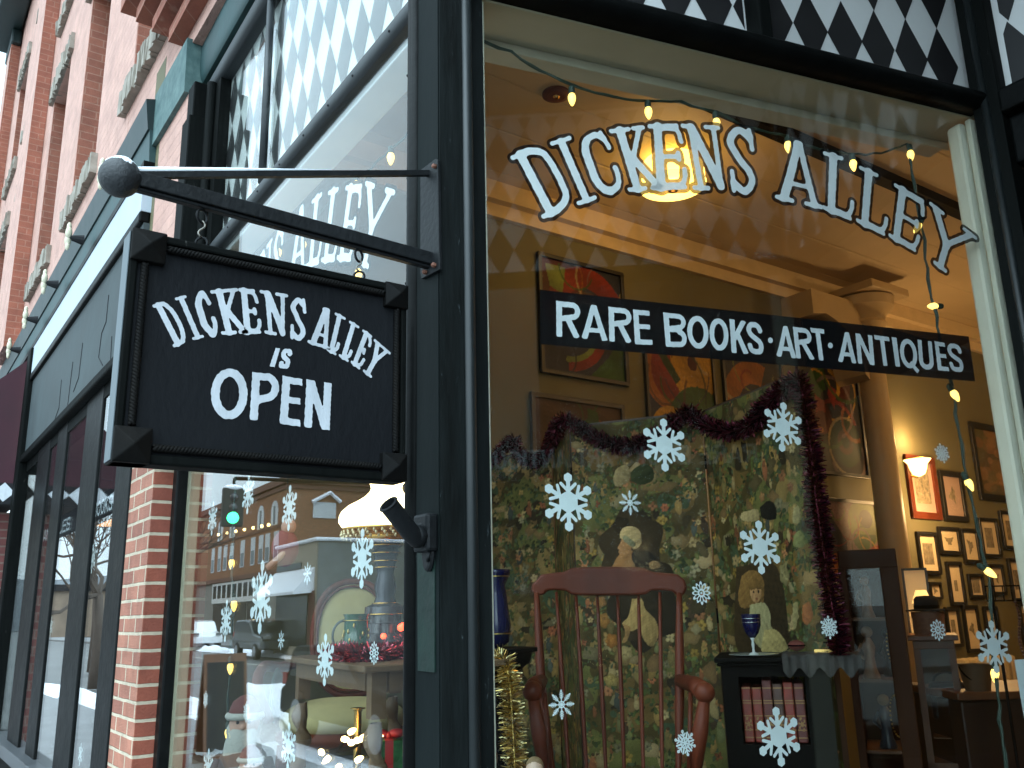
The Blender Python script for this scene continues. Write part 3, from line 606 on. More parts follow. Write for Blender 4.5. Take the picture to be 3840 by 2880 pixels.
MB().ext([(-16, 0, 4.08), (-16, -.05, 4.08), (-16, -.07, 4.25), (-16, 0, 4.27)], (11.54, 0, 0)).build('crown', m_teald, CB)
orn0 = None
for i, x in enumerate((-4.95, -5.95, -6.9, -7.85, -8.85)):
    if orn0 is None:
        orn0 = thing('cornice_ornament', 'small cream leaf ornament fixed along the teal cornice', 'ornament', (x, -.1, 4.0), 'cream ornaments along the cornice')
        lm = MB()
        for k, (dz, rr_) in enumerate(((.075, .03), (.03, .042), (-.02, .04), (-.065, .028))): lm.ball((x+rng.uniform(-.006, .006), -.17, 4.0+dz), rr_, 8, (.5, .5, 1))
        lm.build('leaf', M('cream_gilt', (.62, .57, .42), .6, bump=.5, bs=40), orn0, smooth=True)
        MB().lathe([(.035, 0), (.02, .06), (.012, .09)], (x, -.08, 4.0), 10, (0, -1, 0)).build('stem', m_dark, orn0)
    else: c = copy_tree(orn0); c.location = (x, -.1, 4.0)

LS = thing('left_shop_window', 'row of tall panes in black mullions under the grey signboard', 'window', (-6.3, .05, .5))
def xA(px, py, y=0.): return float(hit((px, py), (0, y, 0), Y)[0])
mull = [(398, 455, 2250), (262, 322, 2250), (158, 192, 2250), (88, 130, 2250)]
for a, b_, yy in mull: MB().box((xA(a, yy), -.008, .3), (xA(b_, yy), .02, 2.88)).build('mullion', m_blackgloss, LS, bevel=.008)
MB().box((-8.3, .002, .82), (-4.46, .008, 2.88)).build('glass', m_glassA, LS)
MB().box((-8.3, -.075, .74), (-4.46, .1, .82)).build('sill', M('worn_sill_paint', (.06, .065, .07), .4, var=.4, vs=12), LS, bevel=.006)
MB().box((-8.3, -.03, 0), (-4.46, .1, .74)).build('stall_riser', m_black, LS)
MB().box((-8.3, -.004, 2.8), (-4.46, .1, 2.88)).build('head', m_black, LS)
MB().box((-8.32, -.07, .0), (-8.14, .02, 3.85)).build('end_post', m_black, LS, bevel=.01)
struct(MB().box((-8.3, 2.2, .0), (-4.5, 2.3, 3.0)).box((-8.3, .12, 2.95), (-4.5, 2.2, 3.0)).box((-8.4, .1, 0), (-8.31, 2.3, 3.0)).box((-8.3, .12, -.05), (-4.5, 2.2, 0)).build('left_shop_interior', M('dim_shop_wall', (.09, .055, .04), .8, var=.3, vs=2)))

# ---- maroon awning end and the brick wing under it
AW = thing('maroon_awning', 'maroon awning end with a black valance of white diamonds at the far left', 'awning', (-8.4, -.5, 2.5))
zt = lambda x, y: hit((x, y), (-8.36, 0, 0), X)
q = [zt(140, 1336), zt(0, 1466)]; sl_ = (q[1][2]-q[0][2])/(q[1][1]-q[0][1]); y1 = -.8
zv = float(zt(90, 1815)[2]); zb = float(zt(90, 1893)[2])
MB().ext([(-8.36, -.02, zv), (-8.36, -.02, q[0][2]), (-8.36, y1, max(zv+.3, q[0][2]+sl_*(y1+.02))), (-8.36, y1, zv)], (-3.2, 0, 0)).build('canopy', M('maroon_canvas', (.05, .012, .02), .8, var=.2, vs=3, bump=.2, bs=200), AW)
MB().box((-11.5, y1-.001, zb), (-8.358, -.02, zv)).build('valance', m_dark, AW)
dmm = MB(); hh = (zv-zb)*.46; zc = (zv+zb)/2+.01; yy = float(zt(94, 1850)[1])
for k in range(7):
    c0 = yy-k*2*hh*.98; dmm.add([(-8.3555, c0+dy_, zc+dz_) for dy_, dz_ in ((-hh, 0), (0, -hh), (hh, 0), (0, hh))], [(0, 1, 2, 3)])
dmm.build('diamond_trim', m_signwhite, AW)
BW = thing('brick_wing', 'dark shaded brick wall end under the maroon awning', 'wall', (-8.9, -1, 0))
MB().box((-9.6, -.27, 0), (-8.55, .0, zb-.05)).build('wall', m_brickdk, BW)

# ---- the shop front beyond the doorway
RF = thing('right_shop_front', 'dark panelled shop front continuing past the doorway, out of frame', 'shop front', (3.3, .1, 0))
MB().box((.66, .0, 0), (6.2, .2, 4.27)).build('wall', m_black, RF)
MB().ext([(.70, .35, .62), (.30, 1.72, .62), (.24, 1.70, .62), (.64, .33, .62)], (0, 0, 3.5)).build('dark_backdrop', M('backdrop_wood', (.05, .028, .015), .7, var=.2), RF)  # unseen backdrop added to darken what the entrance window reflects

MB().box((AX0, .06, 3.09), (AX1-.06, .16, 3.115)).build('head_soffit', m_white, WA, bevel=.004)
# left shop: painted band, diamond border, hanging lamp
lb = MB().box((-7.6, .0095, 2.10), (-4.5, .0098, 2.262)); lb.build('painted_band', m_thinblack, LS)
lw = MB()
def run(txt, x0, cw_):
    for i, ch in enumerate(txt):
        if ch == ' ': continue
        xx = x0+i*cw_; letter_into(lw, lambda a, c=ch: sans(c, a), [np.array([xx+u*cw_*.86, .0088, 2.148+v*.08]) for u, v in ((0, 1), (1, 1), (1, 0), (0, 0))], 0, None, .05)
run('RARE BOOKS', -5.74, .094); run('ANTIQUES', -6.95, .125)
lw.build('band_lettering', m_signwhite, LS)
pl_ = hit((412, 1962), (0, .3, 0), Y); lt = thing('pendant_lamp', 'orange glowing pendant shade behind the near pane of the left shop', 'pendant lamp', pl_)
MB().lathe([(.24, 0), (.17, .07), (.05, .14), (.03, .16)], pl_, 20).build('shade', emit_mat('orange_shade', (1, .42, .04), 1.6), lt, smooth=True); MB().tube([pl_+Z*.16, (pl_[0], pl_[1], 2.95)], .006, 6).build('cord', m_dark, lt)
# ================================================================== hanging sign and its bracket
XS = -1.6
def onS(q, x=XS): return hit(q, (x, 0, 0), X)
m_iron = M('black_iron', (.007, .008, .009), .5, var=.35, vs=14, bump=.4, bs=70, spec=.2)
m_board = M('sign_board_black', (.0045, .005, .0065), .65, col2=(.009, .0098, .0115), vs=3.5, vdetail=8, bump=.35, bs=90, spec=.12, stretch=(1, 1, .45), chip=(70, .72, (.06, .06, .06)))
m_bronze = M('dark_bronze_paint', (.004, .0042, .0044), .6, col2=(.009, .008, .007), vs=9, bump=.3, bs=60, spec=.08)
m_rust = M('rusty_bolt', (.16, .06, .035), .7, var=.4, vs=60)
m_snow = M('snow', (.82, .86, .92), .7, var=.05, vs=10, bump=.4, bs=25)
SY0, SY1, SZ0, SZ1 = -.637, -.076, 1.862, 2.286
sign = thing('hanging_sign', 'black hanging sign with rope moulding and white lettering saying the shop is open', 'sign', (XS, -.36, 1.86))
MB().box((XS-.042, SY0+.012, SZ0+.012), (XS-.006, SY1-.012, SZ1-.012)).build('board', m_board, sign)
fr = MB()
for lo, hi in (((XS-.05, SY0, SZ0), (XS+.002, SY1, SZ0+.018)), ((XS-.05, SY0, SZ1-.016), (XS+.002, SY1, SZ1)), ((XS-.05, SY0, SZ0+.022), (XS+.002, SY0+.016, SZ1-.02)), ((XS-.05, SY1-.014, SZ0+.022), (XS+.002, SY1, SZ1-.02))): fr.box(lo, hi)
fr.build('frame', m_black, sign, bevel=.004)
MB().box((XS-.0485, SY0-.0016, SZ0+.004), (XS-.001, SY0-.0002, SZ1-.004)).build('side_edge', M('blue_grey_edge', (.11, .135, .15), .5, metal=.3, var=.2, vs=14, stretch=(1, 1, .3)), sign)  # blue-grey strip, paler than the frame, over its outer side
def rope(p, q, r=.0058, turns_per=1/.019):
    p, q = np.asarray(p, float), np.asarray(q, float); L = np.linalg.norm(q-p); t = (q-p)/L; e = np.cross(t, X); mb = MB(); n = int(L*turns_per*8)
    for s in (0, 1, 2):
        mb.tube([p+t*L*i/n+r*.62*(math.cos(2*math.pi*i/8+s*2.094)*e+math.sin(2*math.pi*i/8+s*2.094)*X) for i in range(n+1)], r*.66, 6)
    return mb
for a, b_ in (((SY0+.066, SZ1-.026), (SY1-.055, SZ1-.026)), ((SY0+.066, SZ0+.029), (SY1-.058, SZ0+.029)), ((SY0+.028, SZ0+.066), (SY0+.028, SZ1-.062)), ((SY1-.024, SZ0+.062), (SY1-.024, SZ1-.057))):
    rope((XS+.001, *a), (XS+.001, *b_)).build('rope_moulding', m_bronze, sign, smooth=True)
for yc, zc, hw in ((SY0+.031, SZ1-.029, .030), (SY1-.027, SZ1-.027, .027), (SY0+.031, SZ0+.031, .031), (SY1-.028, SZ0+.030, .028)):
    c = MB(); b0 = XS-.05
    vs = [(x, yc+a*hw, zc+b_*hw) for x in (b0, XS+.008) for a, b_ in ((-1, -1), (1, -1), (1, 1), (-1, 1))] + [(XS+.026, yc, zc)]
    c.add(vs, [(0, 3, 2, 1), (0, 1, 5, 4), (1, 2, 6, 5), (2, 3, 7, 6), (3, 0, 4, 7), (4, 5, 8), (5, 6, 8), (6, 7, 8), (7, 4, 8)])
    c.build('corner_cap', m_bronze, sign, bevel=.002)
s1 = lens(560, 1040, 620/2212); s2 = lens(1120, 1140, 400/2212); s3 = lens(760, 1280, 520/2212)
ST = [('D', s1, (36,372),(272,298),(550,832),(325,945)), ('I', s1, (335,275),(492,232),(737,802),(580,848)), ('C', s1, (560,215),(775,160),(955,770),(745,818)), ('K', s1, (812,178),(1182,142),(1312,748),(966,768)),
      ('E', s1, (1190,145),(1446,165),(1527,752),(1236,758)), ('N', s1, (1478,170),(1848,228),(1838,795),(1545,752)), ('S', s1, (1875,262),(2104,290),(2102,858),(1880,824)),
      ('A', s2, (349,5),(800,160),(640,955),(178,800)), ('L', s2, (753,168),(985,285),(805,1088),(560,955)), ('L', s2, (1053,338),(1275,470),(1055,1228),(818,1078)), ('E', s2, (1330,522),(1580,692),(1295,1390),(1070,1215)), ('Y', s2, (1572,720),(1915,1015),(1590,1612),(1240,1322))]
SP = [('I', s3, (1165,105),(1237,112),(1148,411),(1066,400)), ('S', s3, (1272,114),(1445,126),(1375,440),(1202,425)), ('O', s3, (140,430),(724,448),(712,1248),(120,1232)), ('P', s3, (793,493),(1232,528),(1198,1268),(750,1256)), ('E', s3, (1277,548),(1592,604),(1556,1360),(1226,1314)), ('N', s3, (1657,607),(2058,670),(2025,1420),(1617,1368))]
sw = MB()
for ch, ln, *qd in ST: letter_into(sw, lambda a, c=ch: serif(c, a), [onS(ln(*p), XS-.0048) for p in qd], .004, None, .014, .003)
for ch, ln, *qd in SP: letter_into(sw, lambda a, c=ch: sans(c, a, .115 if c == 'S' and a < .62 else (.083 if c != 'O' else .085)), [onS(ln(*p), XS-.0048) for p in qd], 0, None, .02, .005)
sw.build('painted_lettering', M('hanging_sign_white', (.50, .525, .56), .6, var=.14, vs=30, spec=.25, stretch=(1, 1, .5), bump=.3, bs=90), sign)
XB = -1.622
def onX(q): return hit(q, (XB, 0, 0), X)
brk = thing('sign_bracket', 'black iron bracket with a snow capped ball holding the hanging sign', 'bracket', (XB, 0, 2.35))
bl = onX(DD(259, 383)); rb = 76*float((bl-CAM) @ FW)/F_PX
Lk = lens(1500, 560, 260/799)
pp = [hit(Lk(*p), (0, -.004, 0), Y) for p in ((436, 118), (462, 130), (484, 1392), (275, 1500), (262, 1420), (262, 250))]
MB().ext([p+Y*.001 for p in pp], (0, -.008, 0)).build('wall_plate', m_iron, brk, bevel=.0015)
pt = onX((1500+345*.3254, 560+282*.3254)); pt[1] = -.01; pe = onX((500, 658)); 
MB().tube([pt, pe], .0085, 4, up=Z).build('tie_rod', m_iron, brk)
pbm = onX((1500+400*.3254, 560+1290*.3254)); pbm[1] = -.008; pbe = onX((478, 668))
d = (pbe-pbm)/np.linalg.norm(pbe-pbm); e2 = np.cross(d, X); L_ = np.linalg.norm(pbe-pbm)/2; cc = (pbm+pbe)/2
MB().obox(cc+e2*.0, d*L_, X*.0145, e2*.0145).obox(cc-e2*.018*np.sign(e2[2]), d*L_, X*.008, e2*.0035).build('arm', m_iron, brk, bevel=.002)
MB().ball(bl, rb, 16).build('ball_end', M('cast_iron_ball', (.022, .024, .027), .55, var=.2, vs=20, bump=.5, bs=150), brk, smooth=True)
sn = MB(); n = 18
vs = []; fs = []
for i in range(7):
    ph = R(50)*i/6
    for k in range(n):
        th = 2*math.pi*k/n; w_ = 1+.22*math.sin(3*th+1)+.12*math.sin(7*th)
        p = min(ph*w_, R(80)); rr = rb+.0026*(1-(i/6)**2)+.0002
        vs.append((bl[0]+rr*math.sin(p)*math.cos(th), bl[1]+rr*math.sin(p)*math.sin(th), bl[2]+rr*math.cos(p)))
fs = [(i*n+k, i*n+(k+1) % n, (i+1)*n+(k+1) % n, (i+1)*n+k) for i in range(6) for k in range(n)]
sn.add(vs, fs)
m_ = (pt-pe); sn.tube([pe+m_*.0+Z*.0105, pe+m_*.3+Z*.0098, pe+m_*.62+Z*.0088], [.0068, .005, .002], 6)
sn.build('snow_cap', m_snow, brk, smooth=True)
for q in ((1500+400*.3254, 560+195*.3254), (1500+290*.3254, 560+1415*.3254), (1500+395*.3254, 560+1335*.3254)):
    p = hit(q, (0, -.014, 0), Y); MB().lathe([(.006, 0), (.006, .006), (.003, .009)], p+Y*.002, 6, (0, -1, 0)).build('bolt', m_rust, brk)
for q0, q1 in (((437, 468), (430, 508)), ((775, 552), (783, 592))):
    p0, p1 = onX(DD(*q0)), onX(DD(*q1)); p0 = p0.copy(); p1[1] = p0[1]+.002; p1[2] = max(p1[2], SZ1+.012)
    rt = .0135
    MB().torus(p0, rt, .0026, (.85, .5, 0), 24).build('eye_ring', m_iron, brk, smooth=True)
    MB().torus((XB, p1[1], SZ1+.010), .011, .0024, (.85, -.5, 0), 20).build('sign_ring', m_iron, sign, smooth=True)
    hk = smooth_pts([(0, -.004, .0), (.004, .0, .004), (.002, .004, -.006), (-.002, -.002, -.5)], 1)
    z0, z1 = p0[2]-rt+.004, SZ1+.0205
    S_ = [(math.sin(t*2*math.pi)*.006, z0+(z1-z0)*t) for t in np.linspace(0, 1, 12)]
    MB().tube([(XB+.002, p0[1]+a, z) for a, z in S_], .0019, 6).build('s_hook', M('bright_hook', (.25, .23, .2), .35, metal=.8), sign, smooth=True)
# flagpole holder
fh = thing('flagpole_holder', 'black iron flagpole socket angled up from the corner post', 'flagpole holder', (-1.63, -.02, 1.75))
fp = hit(DD(930, 1157), (0, -.004, 0), Y)
MB().box(tuple(fp+np.array([-.03, -.026, -.034])), tuple(fp+np.array([.03, .003, .044]))).ext([fp+np.array([.02*math.cos(t)*(1.15), .003, -.02+.055*math.sin(t)]) for t in np.linspace(0, 2*math.pi, 20)[:-1]], (0, -.015, 0)).build('mounting_plate', m_iron, fh, bevel=.007)
tb = hit(DD(893, 1158), (0, -.055, 0), Y); te = hit(DD(838, 1088), (0, -.12, 0), Y)
dd_ = (te-tb)/np.linalg.norm(te-tb); kn = tb-dd_*.004
MB().tube([fp+np.array([0, -.01, 0]), (fp+tb)/2+np.array([0, -.012, -.002]), tb], [.02, .024, .02], 14).ball(fp+np.array([.002, -.018, .014]), .014, 8).build('elbow', m_iron, fh, smooth=True)
sock = MB(); ro, ri = .0195, .0155; L_ = np.linalg.norm(te-kn)
sock.lathe([(ro*.8, -.01), (ro, .012), (ro, L_), (ri, L_), (ri, .012), (0, .012)], kn, 22, dd_); sock.build('socket', m_iron, fh, smooth='auto')
MB().torus(te-dd_*.002, ro, .0022, dd_, 22, 6).build('socket_lip', m_iron, fh, smooth=True)
MB().tube([fp+np.array([.016, -.012, -.03]), fp+np.array([.026, -.02, -.045]), fp+np.array([.012, -.014, -.052])], .004, 6).build('hook', m_iron, fh, smooth=True)

# ================================================================== snowflake stickers on the panes
def flake(kind):
    def f(px, py):
        n = {'big': 6, 'star': 8, 'flower': 6, 'lace': 6}[kind]
        r = np.hypot(px, py); th = np.arctan2(px, py); w_ = 2*math.pi/n
        t = np.abs((th+w_/2) % w_-w_/2); u, v = r*np.cos(t), r*np.sin(t)
        hexa = lambda cx, rad: np.maximum(np.abs(v)-rad*.866, np.maximum((np.abs(u-cx)*.866*1.0+np.abs(v)*.5)-rad*.866, -9))
        if kind == 'big':
            body = np.maximum(u*.866+v*.5, 0)-.345
            d = np.minimum(body, d_seg(u, v, (0, 0), (.75, 0), .075))
            tip = np.maximum(np.abs(v), np.abs(u-.83)*.866+np.abs(v)*.5)-.15
            d = np.minimum(d, tip); d = np.minimum(d, d_seg(u, v, (.40, .04), (.62, .27), .056))
            return d
        if kind == 'star':
            d = np.minimum(d_seg(u, v, (0, 0), (.9, 0), .03), np.abs(r-.2)-.035)
            for a, l in ((.38, .14), (.52, .16), (.66, .12)): d = np.minimum(d, d_seg(u, v, (a, 0), (a+l, l*.9), .026))
            tip = np.maximum(np.abs(v)*1.6+np.abs(u-.88)-.13, -(np.abs(v)*1.6+np.abs(u-.88)-.07)); return np.minimum(d, tip)
        if kind == 'flower':
            pet = lambda a0: np.abs(np.hypot((r*np.cos(th-0)*0+ (u*math.cos(a0)+v*math.sin(a0))-.55)/2.2, (v*math.cos(a0)-u*math.sin(a0)))-.13)-.035
            d = np.minimum(pet(0), pet(math.pi/6)); d = np.minimum(d, np.maximum(np.abs(v)*1.1+np.abs(u-.86)-.15, -9)); d = np.minimum(d, r-.1)
            return np.minimum(d, np.maximum(np.abs(np.abs(math.pi/6-t)*r)*1.1+np.abs(r-.82)-.12, -9))
        d = np.minimum(d_seg(u, v, (0, 0), (.8, 0), .06), np.abs(r-.38)-.04)
        d = np.minimum(d, np.minimum(np.abs(np.hypot(u-.86, v)-.075)-.045, d_seg(u, v, (.5, 0), (.68, .2), .055)))
        d = np.minimum(d, d_seg(u*math.cos(math.pi/6)+v*math.sin(math.pi/6), v*math.cos(math.pi/6)-u*math.sin(math.pi/6), (.3, 0), (.78, 0), .07))
        return np.minimum(d, r-.14)
    return f
FL = {k: shape_faces(flake(k), -1.1, 1.1, -1.1, 1.1, .022) for k in ('big', 'star', 'flower', 'lace')}
m_flake = M('snowflake_vinyl', (.62, .68, .69), .6, var=.06, spec=.3)
def sticker(kind, q, hh, plane, rot, label, group):
    c = onB(DD(*q), .0551) if plane == 'B' else (onA(DD(*q), .0498) if plane == 'A' else hit(DD(*q), (0, .0094, 0), Y))
    up_ = onB(DD(q[0], q[1]-hh), .0551) if plane == 'B' else onA(DD(q[0], q[1]-hh), .0498 if plane == 'A' else .0378)
    rad = float(abs(up_[2]-c[2])); eu = DB if plane == 'B' else (EA if plane == 'A' else X)
    ca, sa = math.cos(R(rot)), math.sin(R(rot)); V, Fc = FL[kind]
    o = MB().add([c+eu*rad*(p[0]*ca-p[1]*sa)+Z*rad*(p[0]*sa+p[1]*ca) for p in V], Fc).build('snowflake_sticker', m_flake)
    me = o.data; cc = Vector(tuple(c)); me.transform(Matrix.Translation(-cc)); o.location = cc
    return tag(o, label, 'snowflake sticker', group)
GBn, GAn, GLn = 'snowflake stickers on the entrance window', 'snowflake stickers on the street window', 'snowflake stickers on the left shop panes'
for a in (('big', (1228, 1084), 63, 'B', -1, 'large white snowflake sticker left of the small star snowflake, over the folding screen'),
          ('big', (1435, 961), 57, 'B', -2, 'large white snowflake sticker at the top edge of the folding screen, below BOOKS'),
          ('big', (1691, 922), 54, 'B', -9, 'tilted large white snowflake sticker beside the upper corner of the tinsel garland'),
          ('big', (1642, 1182), 58, 'B', -2, 'large white snowflake sticker above the painted child portrait on the screen'),
          ('big', (1682, 1591), 65, 'B', 1, 'large white snowflake sticker in front of the cabinet of red books'),
          ('big', (2147, 1397), 58, 'B', -3, 'large white snowflake sticker in front of the framed prints at the right'),
          ('star', (1361, 1086), 27, 'B', 0, 'small pointed star snowflake sticker above the bonnet lady on the screen'),
          ('star', (1213, 1522), 33, 'B', 0, 'small pointed star snowflake sticker beside the left arm of the rocking chair'),
          ('flower', (1515, 1281), 26, 'B', 0, 'small flower shaped snowflake sticker right of the rocking chair crest'),
          ('lace', (1480, 1605), 30, 'B', 12, 'small lacy snowflake sticker beneath the right chair arm'),
          ('lace', (1791, 1355), 26, 'B', 0, 'small lacy snowflake sticker on the hanging end of the tinsel garland'),
          ('flower', (2026, 1361), 24, 'B', 0, 'small flower shaped snowflake sticker over the glass case with the black hat'),
          ('lace', (2035, 979), 22, 'B', 8, 'small lacy snowflake sticker right of the glowing wall sconce')): sticker(*a, GBn)
for a in (('big', (625, 1097), 49, 'A', 0, 'upper large snowflake sticker between the green signal and the lamp shade'),
          ('big', (564, 1289), 79, 'A', 0, 'tallest snowflake sticker of the street window, in front of the reflected white awning'),
          ('big', (782, 1206), 65, 'A', 0, 'large snowflake sticker just below the glowing lamp shade'),
          ('big', (702, 1425), 57, 'A', 0, 'large snowflake sticker in front of the table with red tinsel'),
          ('big', (488, 1341), 46, 'A', 0, 'snowflake sticker in front of the reflected white car'),
          ('big', (536, 1067), 43, 'A', 0, 'snowflake sticker highest up, touching the reflected roofline'),
          ('big', (623, 1612), 52, 'A', 0, 'large snowflake sticker below the armchair at the bottom of the pane'),
          ('big', (449, 1660), 45, 'A', 0, 'snowflake sticker cut by the bottom edge, beside the santa figures'),
          ('star', (664, 1239), 25, 'A', 0, 'small pointed star snowflake sticker beside the reflected snowy awning'),
          ('flower', (808, 1411), 26, 'A', 0, 'small flower shaped snowflake sticker at the near corner of the table'),
          ('star', (607, 1383), 22, 'A', 0, 'small thin star snowflake sticker above the reflected snow line'),
          ('lace', (444, 1511), 20, 'A', 0, 'small lacy snowflake sticker over the dark reflected board'),
          ('lace', (532, 1538), 24, 'A', 0, 'small lacy snowflake sticker on the bright reflected snow'),
          ('big', (459, 1120), 36, 'A', 0, 'narrow snowflake sticker at the left edge of the street window')): sticker(*a, GAn)
zz = lens(0, 1920, .5787)
for (x, y, h, lab) in ((330, 745, 60, 'pale snowflake sticker on the far pane beside the reflected cars'), (512, 750, 58, 'pale snowflake sticker on the near pane beside the reflected lamp post'), (520, 1570, 50, 'pale snowflake sticker at the bottom of the near pane'), (600, 300, 30, 'small pale snowflake sticker high on the near pane'), (535, 440, 32, 'small pale snowflake sticker on the black mullion edge of the near pane')):
    p = zz(x, y); q = (p[0]/1.73599, p[1]/1.73599); o = sticker('big', q, h/3.0, 'L', 0, lab, GLn)

# ================================================================== strings of coloured bulbs inside the glass
m_cord = M('green_cord', (.012, .03, .018), .6)
m_bulb = emit_mat('yellow_bulb', (1.0, .68, .16), 2.6, False)
m_bulbhot = emit_mat('bulb_core', (1.0, .85, .4), 6.0, False)
def bulb_into(mb, p, d, s=.02):
    mb.lathe([(s*.45, 0), (s*.62, s*.35), (s*.66, s*.8), (s*.5, s*1.45), (s*.25, s*2.0), (0, s*2.25)], p, 12, d)
def string(name, label, pts, bulbs, s):
    t = thing(name, label, 'string lights', pts[0]); P = []
    for i in range(len(pts)-1):
        a, b_ = np.asarray(pts[i]), np.asarray(pts[i+1]); L = np.linalg.norm(b_-a); n = max(3, int(L/.03))
        for k in range(n):
            u = k/n; sag = (.05*L*4*u*(1-u) if abs(a[2]-b_[2]) < .6*L else 0); P.append(a+(b_-a)*u-Z*sag+rng.normal(0, .0018, 3))
    P.append(np.asarray(pts[-1])); MB().tube(P, .0034, 6).tube([p+np.array([.004, .003, .001])*math.sin(i*.9) for i, p in enumerate(P)], .0026, 5).build('cord', m_cord, t)
    for p, d in bulbs:
        p = np.asarray(p, float); d = np.asarray(d, float); d = d/np.linalg.norm(d)
        mb = MB(); bulb_into(mb, p, d, s); b_ = mb.build('bulb', m_bulb, t, smooth='auto')
        MB().lathe([(s*.5, 0), (s*.56, -s*.5), (s*.5, -s*1.2), (.003, -s*1.5)], p, 10, d).build('socket', m_cord, b_)
    return t
cB = [pb(s, .14, z) for s, z in ((.13, 3.06), (.241, 3.035), (.411, 2.975), (.647, 2.975), (.76, 3.0), (.872, 2.985), (1.121, 2.955), (1.363, 2.94), (1.60, 3.02), (1.605, 2.75), (1.605, 2.47), (1.634, 2.2), (1.637, 1.93), (1.665, 1.68), (1.632, 1.41), (1.622, 1.17), (1.62, 1.0))]
bB = [((.413, 2.945), (0, 0, -1)), ((.648, 2.952), (.02, .0, -1)), ((.872, 2.962), (0, .1, -1)), ((1.121, 2.935), (0, 0, -1)), ((1.363, 2.918), (0, 0, -1)), ((1.605, 2.995), (.0, 0, -1)), ((1.60, 2.745), (-.4, -.3, -.8)), ((1.62, 2.475), (-.3, -1.0, -.1)), ((1.632, 2.21), (.3, .2, -.9)), ((1.637, 1.945), (.2, .3, -.95)), ((1.655, 1.69), (.6, .5, -.7)), ((1.636, 1.42), (-.2, 0, -1))]
string('string_lights', 'green wired string of yellow bulbs along the top and right of the entrance window', cB, [(pb(s, .14, z), d) for (s, z), d in bB], .0165)
cA = [(-1.80, .14, 2.96), (-2.1, .14, 2.915), (-2.42, .14, 2.94), (-2.75, .14, 2.93), (-3.05, .14, 2.95), (-3.31, .14, 2.98), (-3.325, .14, 2.2), (-3.323, .14, 1.82), (-3.272, .14, 1.66), (-3.276, .14, 1.44), (-3.27, .14, 1.2), (-3.28, .14, .9)]
bA = [((-2.1, .14, 2.90), (0, 0, -1))] + [(hit(q, (0, .14, 0), Y), (0, 0, -1)) for q in ((1335, 680), (1137, 905), (1045, 935), (1345, 1010))] + [((x, .14, z+.018), (.1, 0, -1)) for x, z in ((-3.323, 1.795), (-3.272, 1.646), (-3.276, 1.431), (-3.264, 1.214))]
string('string_lights', 'green wired string of yellow bulbs hanging down the left of the street window', cA, bA, .017)
pc_ = [hit((x, y), (0, .5, 0), Y) for x, y in ((280, 1655), (268, 1663), (287, 1652), (285, 1712), (398, 1625), (375, 1683))]
string('string_lights', 'few tiny yellow bulbs behind the tall panes of the left shop', [(-7.9, .5, 2.75), (-4.7, .5, 2.75)], [(p, (0, 0, -1)) for p in pc_], .02)
# ================================================================== the room behind the glass
m_olive = M('olive_wall_paint', (.135, .12, .06), .75, var=.08, vs=3, bump=.15, bs=40)
m_ceil = M('cream_ceiling_boards', (.56, .43, .26), .6, var=.08, vs=2)
def plank(m):
    t = m.node_tree; b = t.nodes['Principled BSDF']; L = t.links.new
    tcn = t.nodes.new('ShaderNodeTexCoord'); sp = t.nodes.new('ShaderNodeSeparateXYZ'); L(tcn.outputs['Object'], sp.inputs[0])
    a = t.nodes.new('ShaderNodeMath'); a.operation = 'MULTIPLY'; a.inputs[1].default_value = 1/.42; L(sp.outputs['X'], a.inputs[0])
    f = t.nodes.new('ShaderNodeMath'); f.operation = 'FRACT'; L(a.outputs[0], f.inputs[0])
    p = t.nodes.new('ShaderNodeMath'); p.operation = 'PINGPONG'; p.inputs[1].default_value = .5; L(f.outputs[0], p.inputs[0])
    r = t.nodes.new('ShaderNodeMapRange'); r.inputs['From Max'].default_value = .03; L(p.outputs[0], r.inputs['Value'])
    bp = t.nodes.new('ShaderNodeBump'); bp.inputs['Distance'].default_value = .02; bp.inputs['Strength'].default_value = .45; L(r.outputs['Result'], bp.inputs['Height']); L(bp.outputs['Normal'], b.inputs['Normal'])
plank(m_ceil)
m_wood = M('dark_red_wood', (.08, .017, .0075), .42, col2=(.14, .031, .014), vs=6, stretch=(1, 1, .15), bump=.15, bs=40, spec=.22)
m_brownwood = M('brown_wood', (.12, .05, .022), .45, col2=(.2, .09, .04), vs=7, stretch=(1, 1, .15), bump=.2, bs=30)
m_darkwood = M('ebonised_wood', (.004, .0035, .003), .6, var=.3, vs=8, spec=.06)
m_oldwood = M('aged_oak', (.10, .055, .026), .55, col2=(.16, .095, .048), vs=8, stretch=(1, 1, .2), bump=.25, bs=40)
m_gold = M('gilt_metal', (.62, .42, .13), .3, metal=1, var=.2, vs=20)
m_brass = M('brass', (.75, .45, .14), .22, metal=1, var=.15, vs=10)
m_paper = M('print_paper', (.66, .56, .4), .7, var=.06, vs=5)
m_ink = M('engraving_ink', (.09, .075, .055), .8, col2=(.38, .31, .2), vs=22, vdetail=8)
m_shelfwhite = M('pale_display_cloth', (.5, .47, .42), .9, var=.1)
struct(MB().box((-4.6, -.0, 0), (-4.4, 12.2, 4.5)).build('wall_left', m_olive))
struct(MB().box((-4.4, 12., 0), (6, 12.2, 4.5)).build('wall_back', m_olive))
struct(MB().box((6, .2, 0), (6.2, 12.2, 4.5)).build('wall_right', m_olive))
struct(MB().box((-4.4, .36, 4.3), (6, 12., 4.34)).build('ceiling', m_ceil))
struct(MB().box((-4.4, .2, -.1), (6, 12., 0)).build('floor', M('shop_floor', (.13, .07, .035), .5, var=.3, vs=4)))
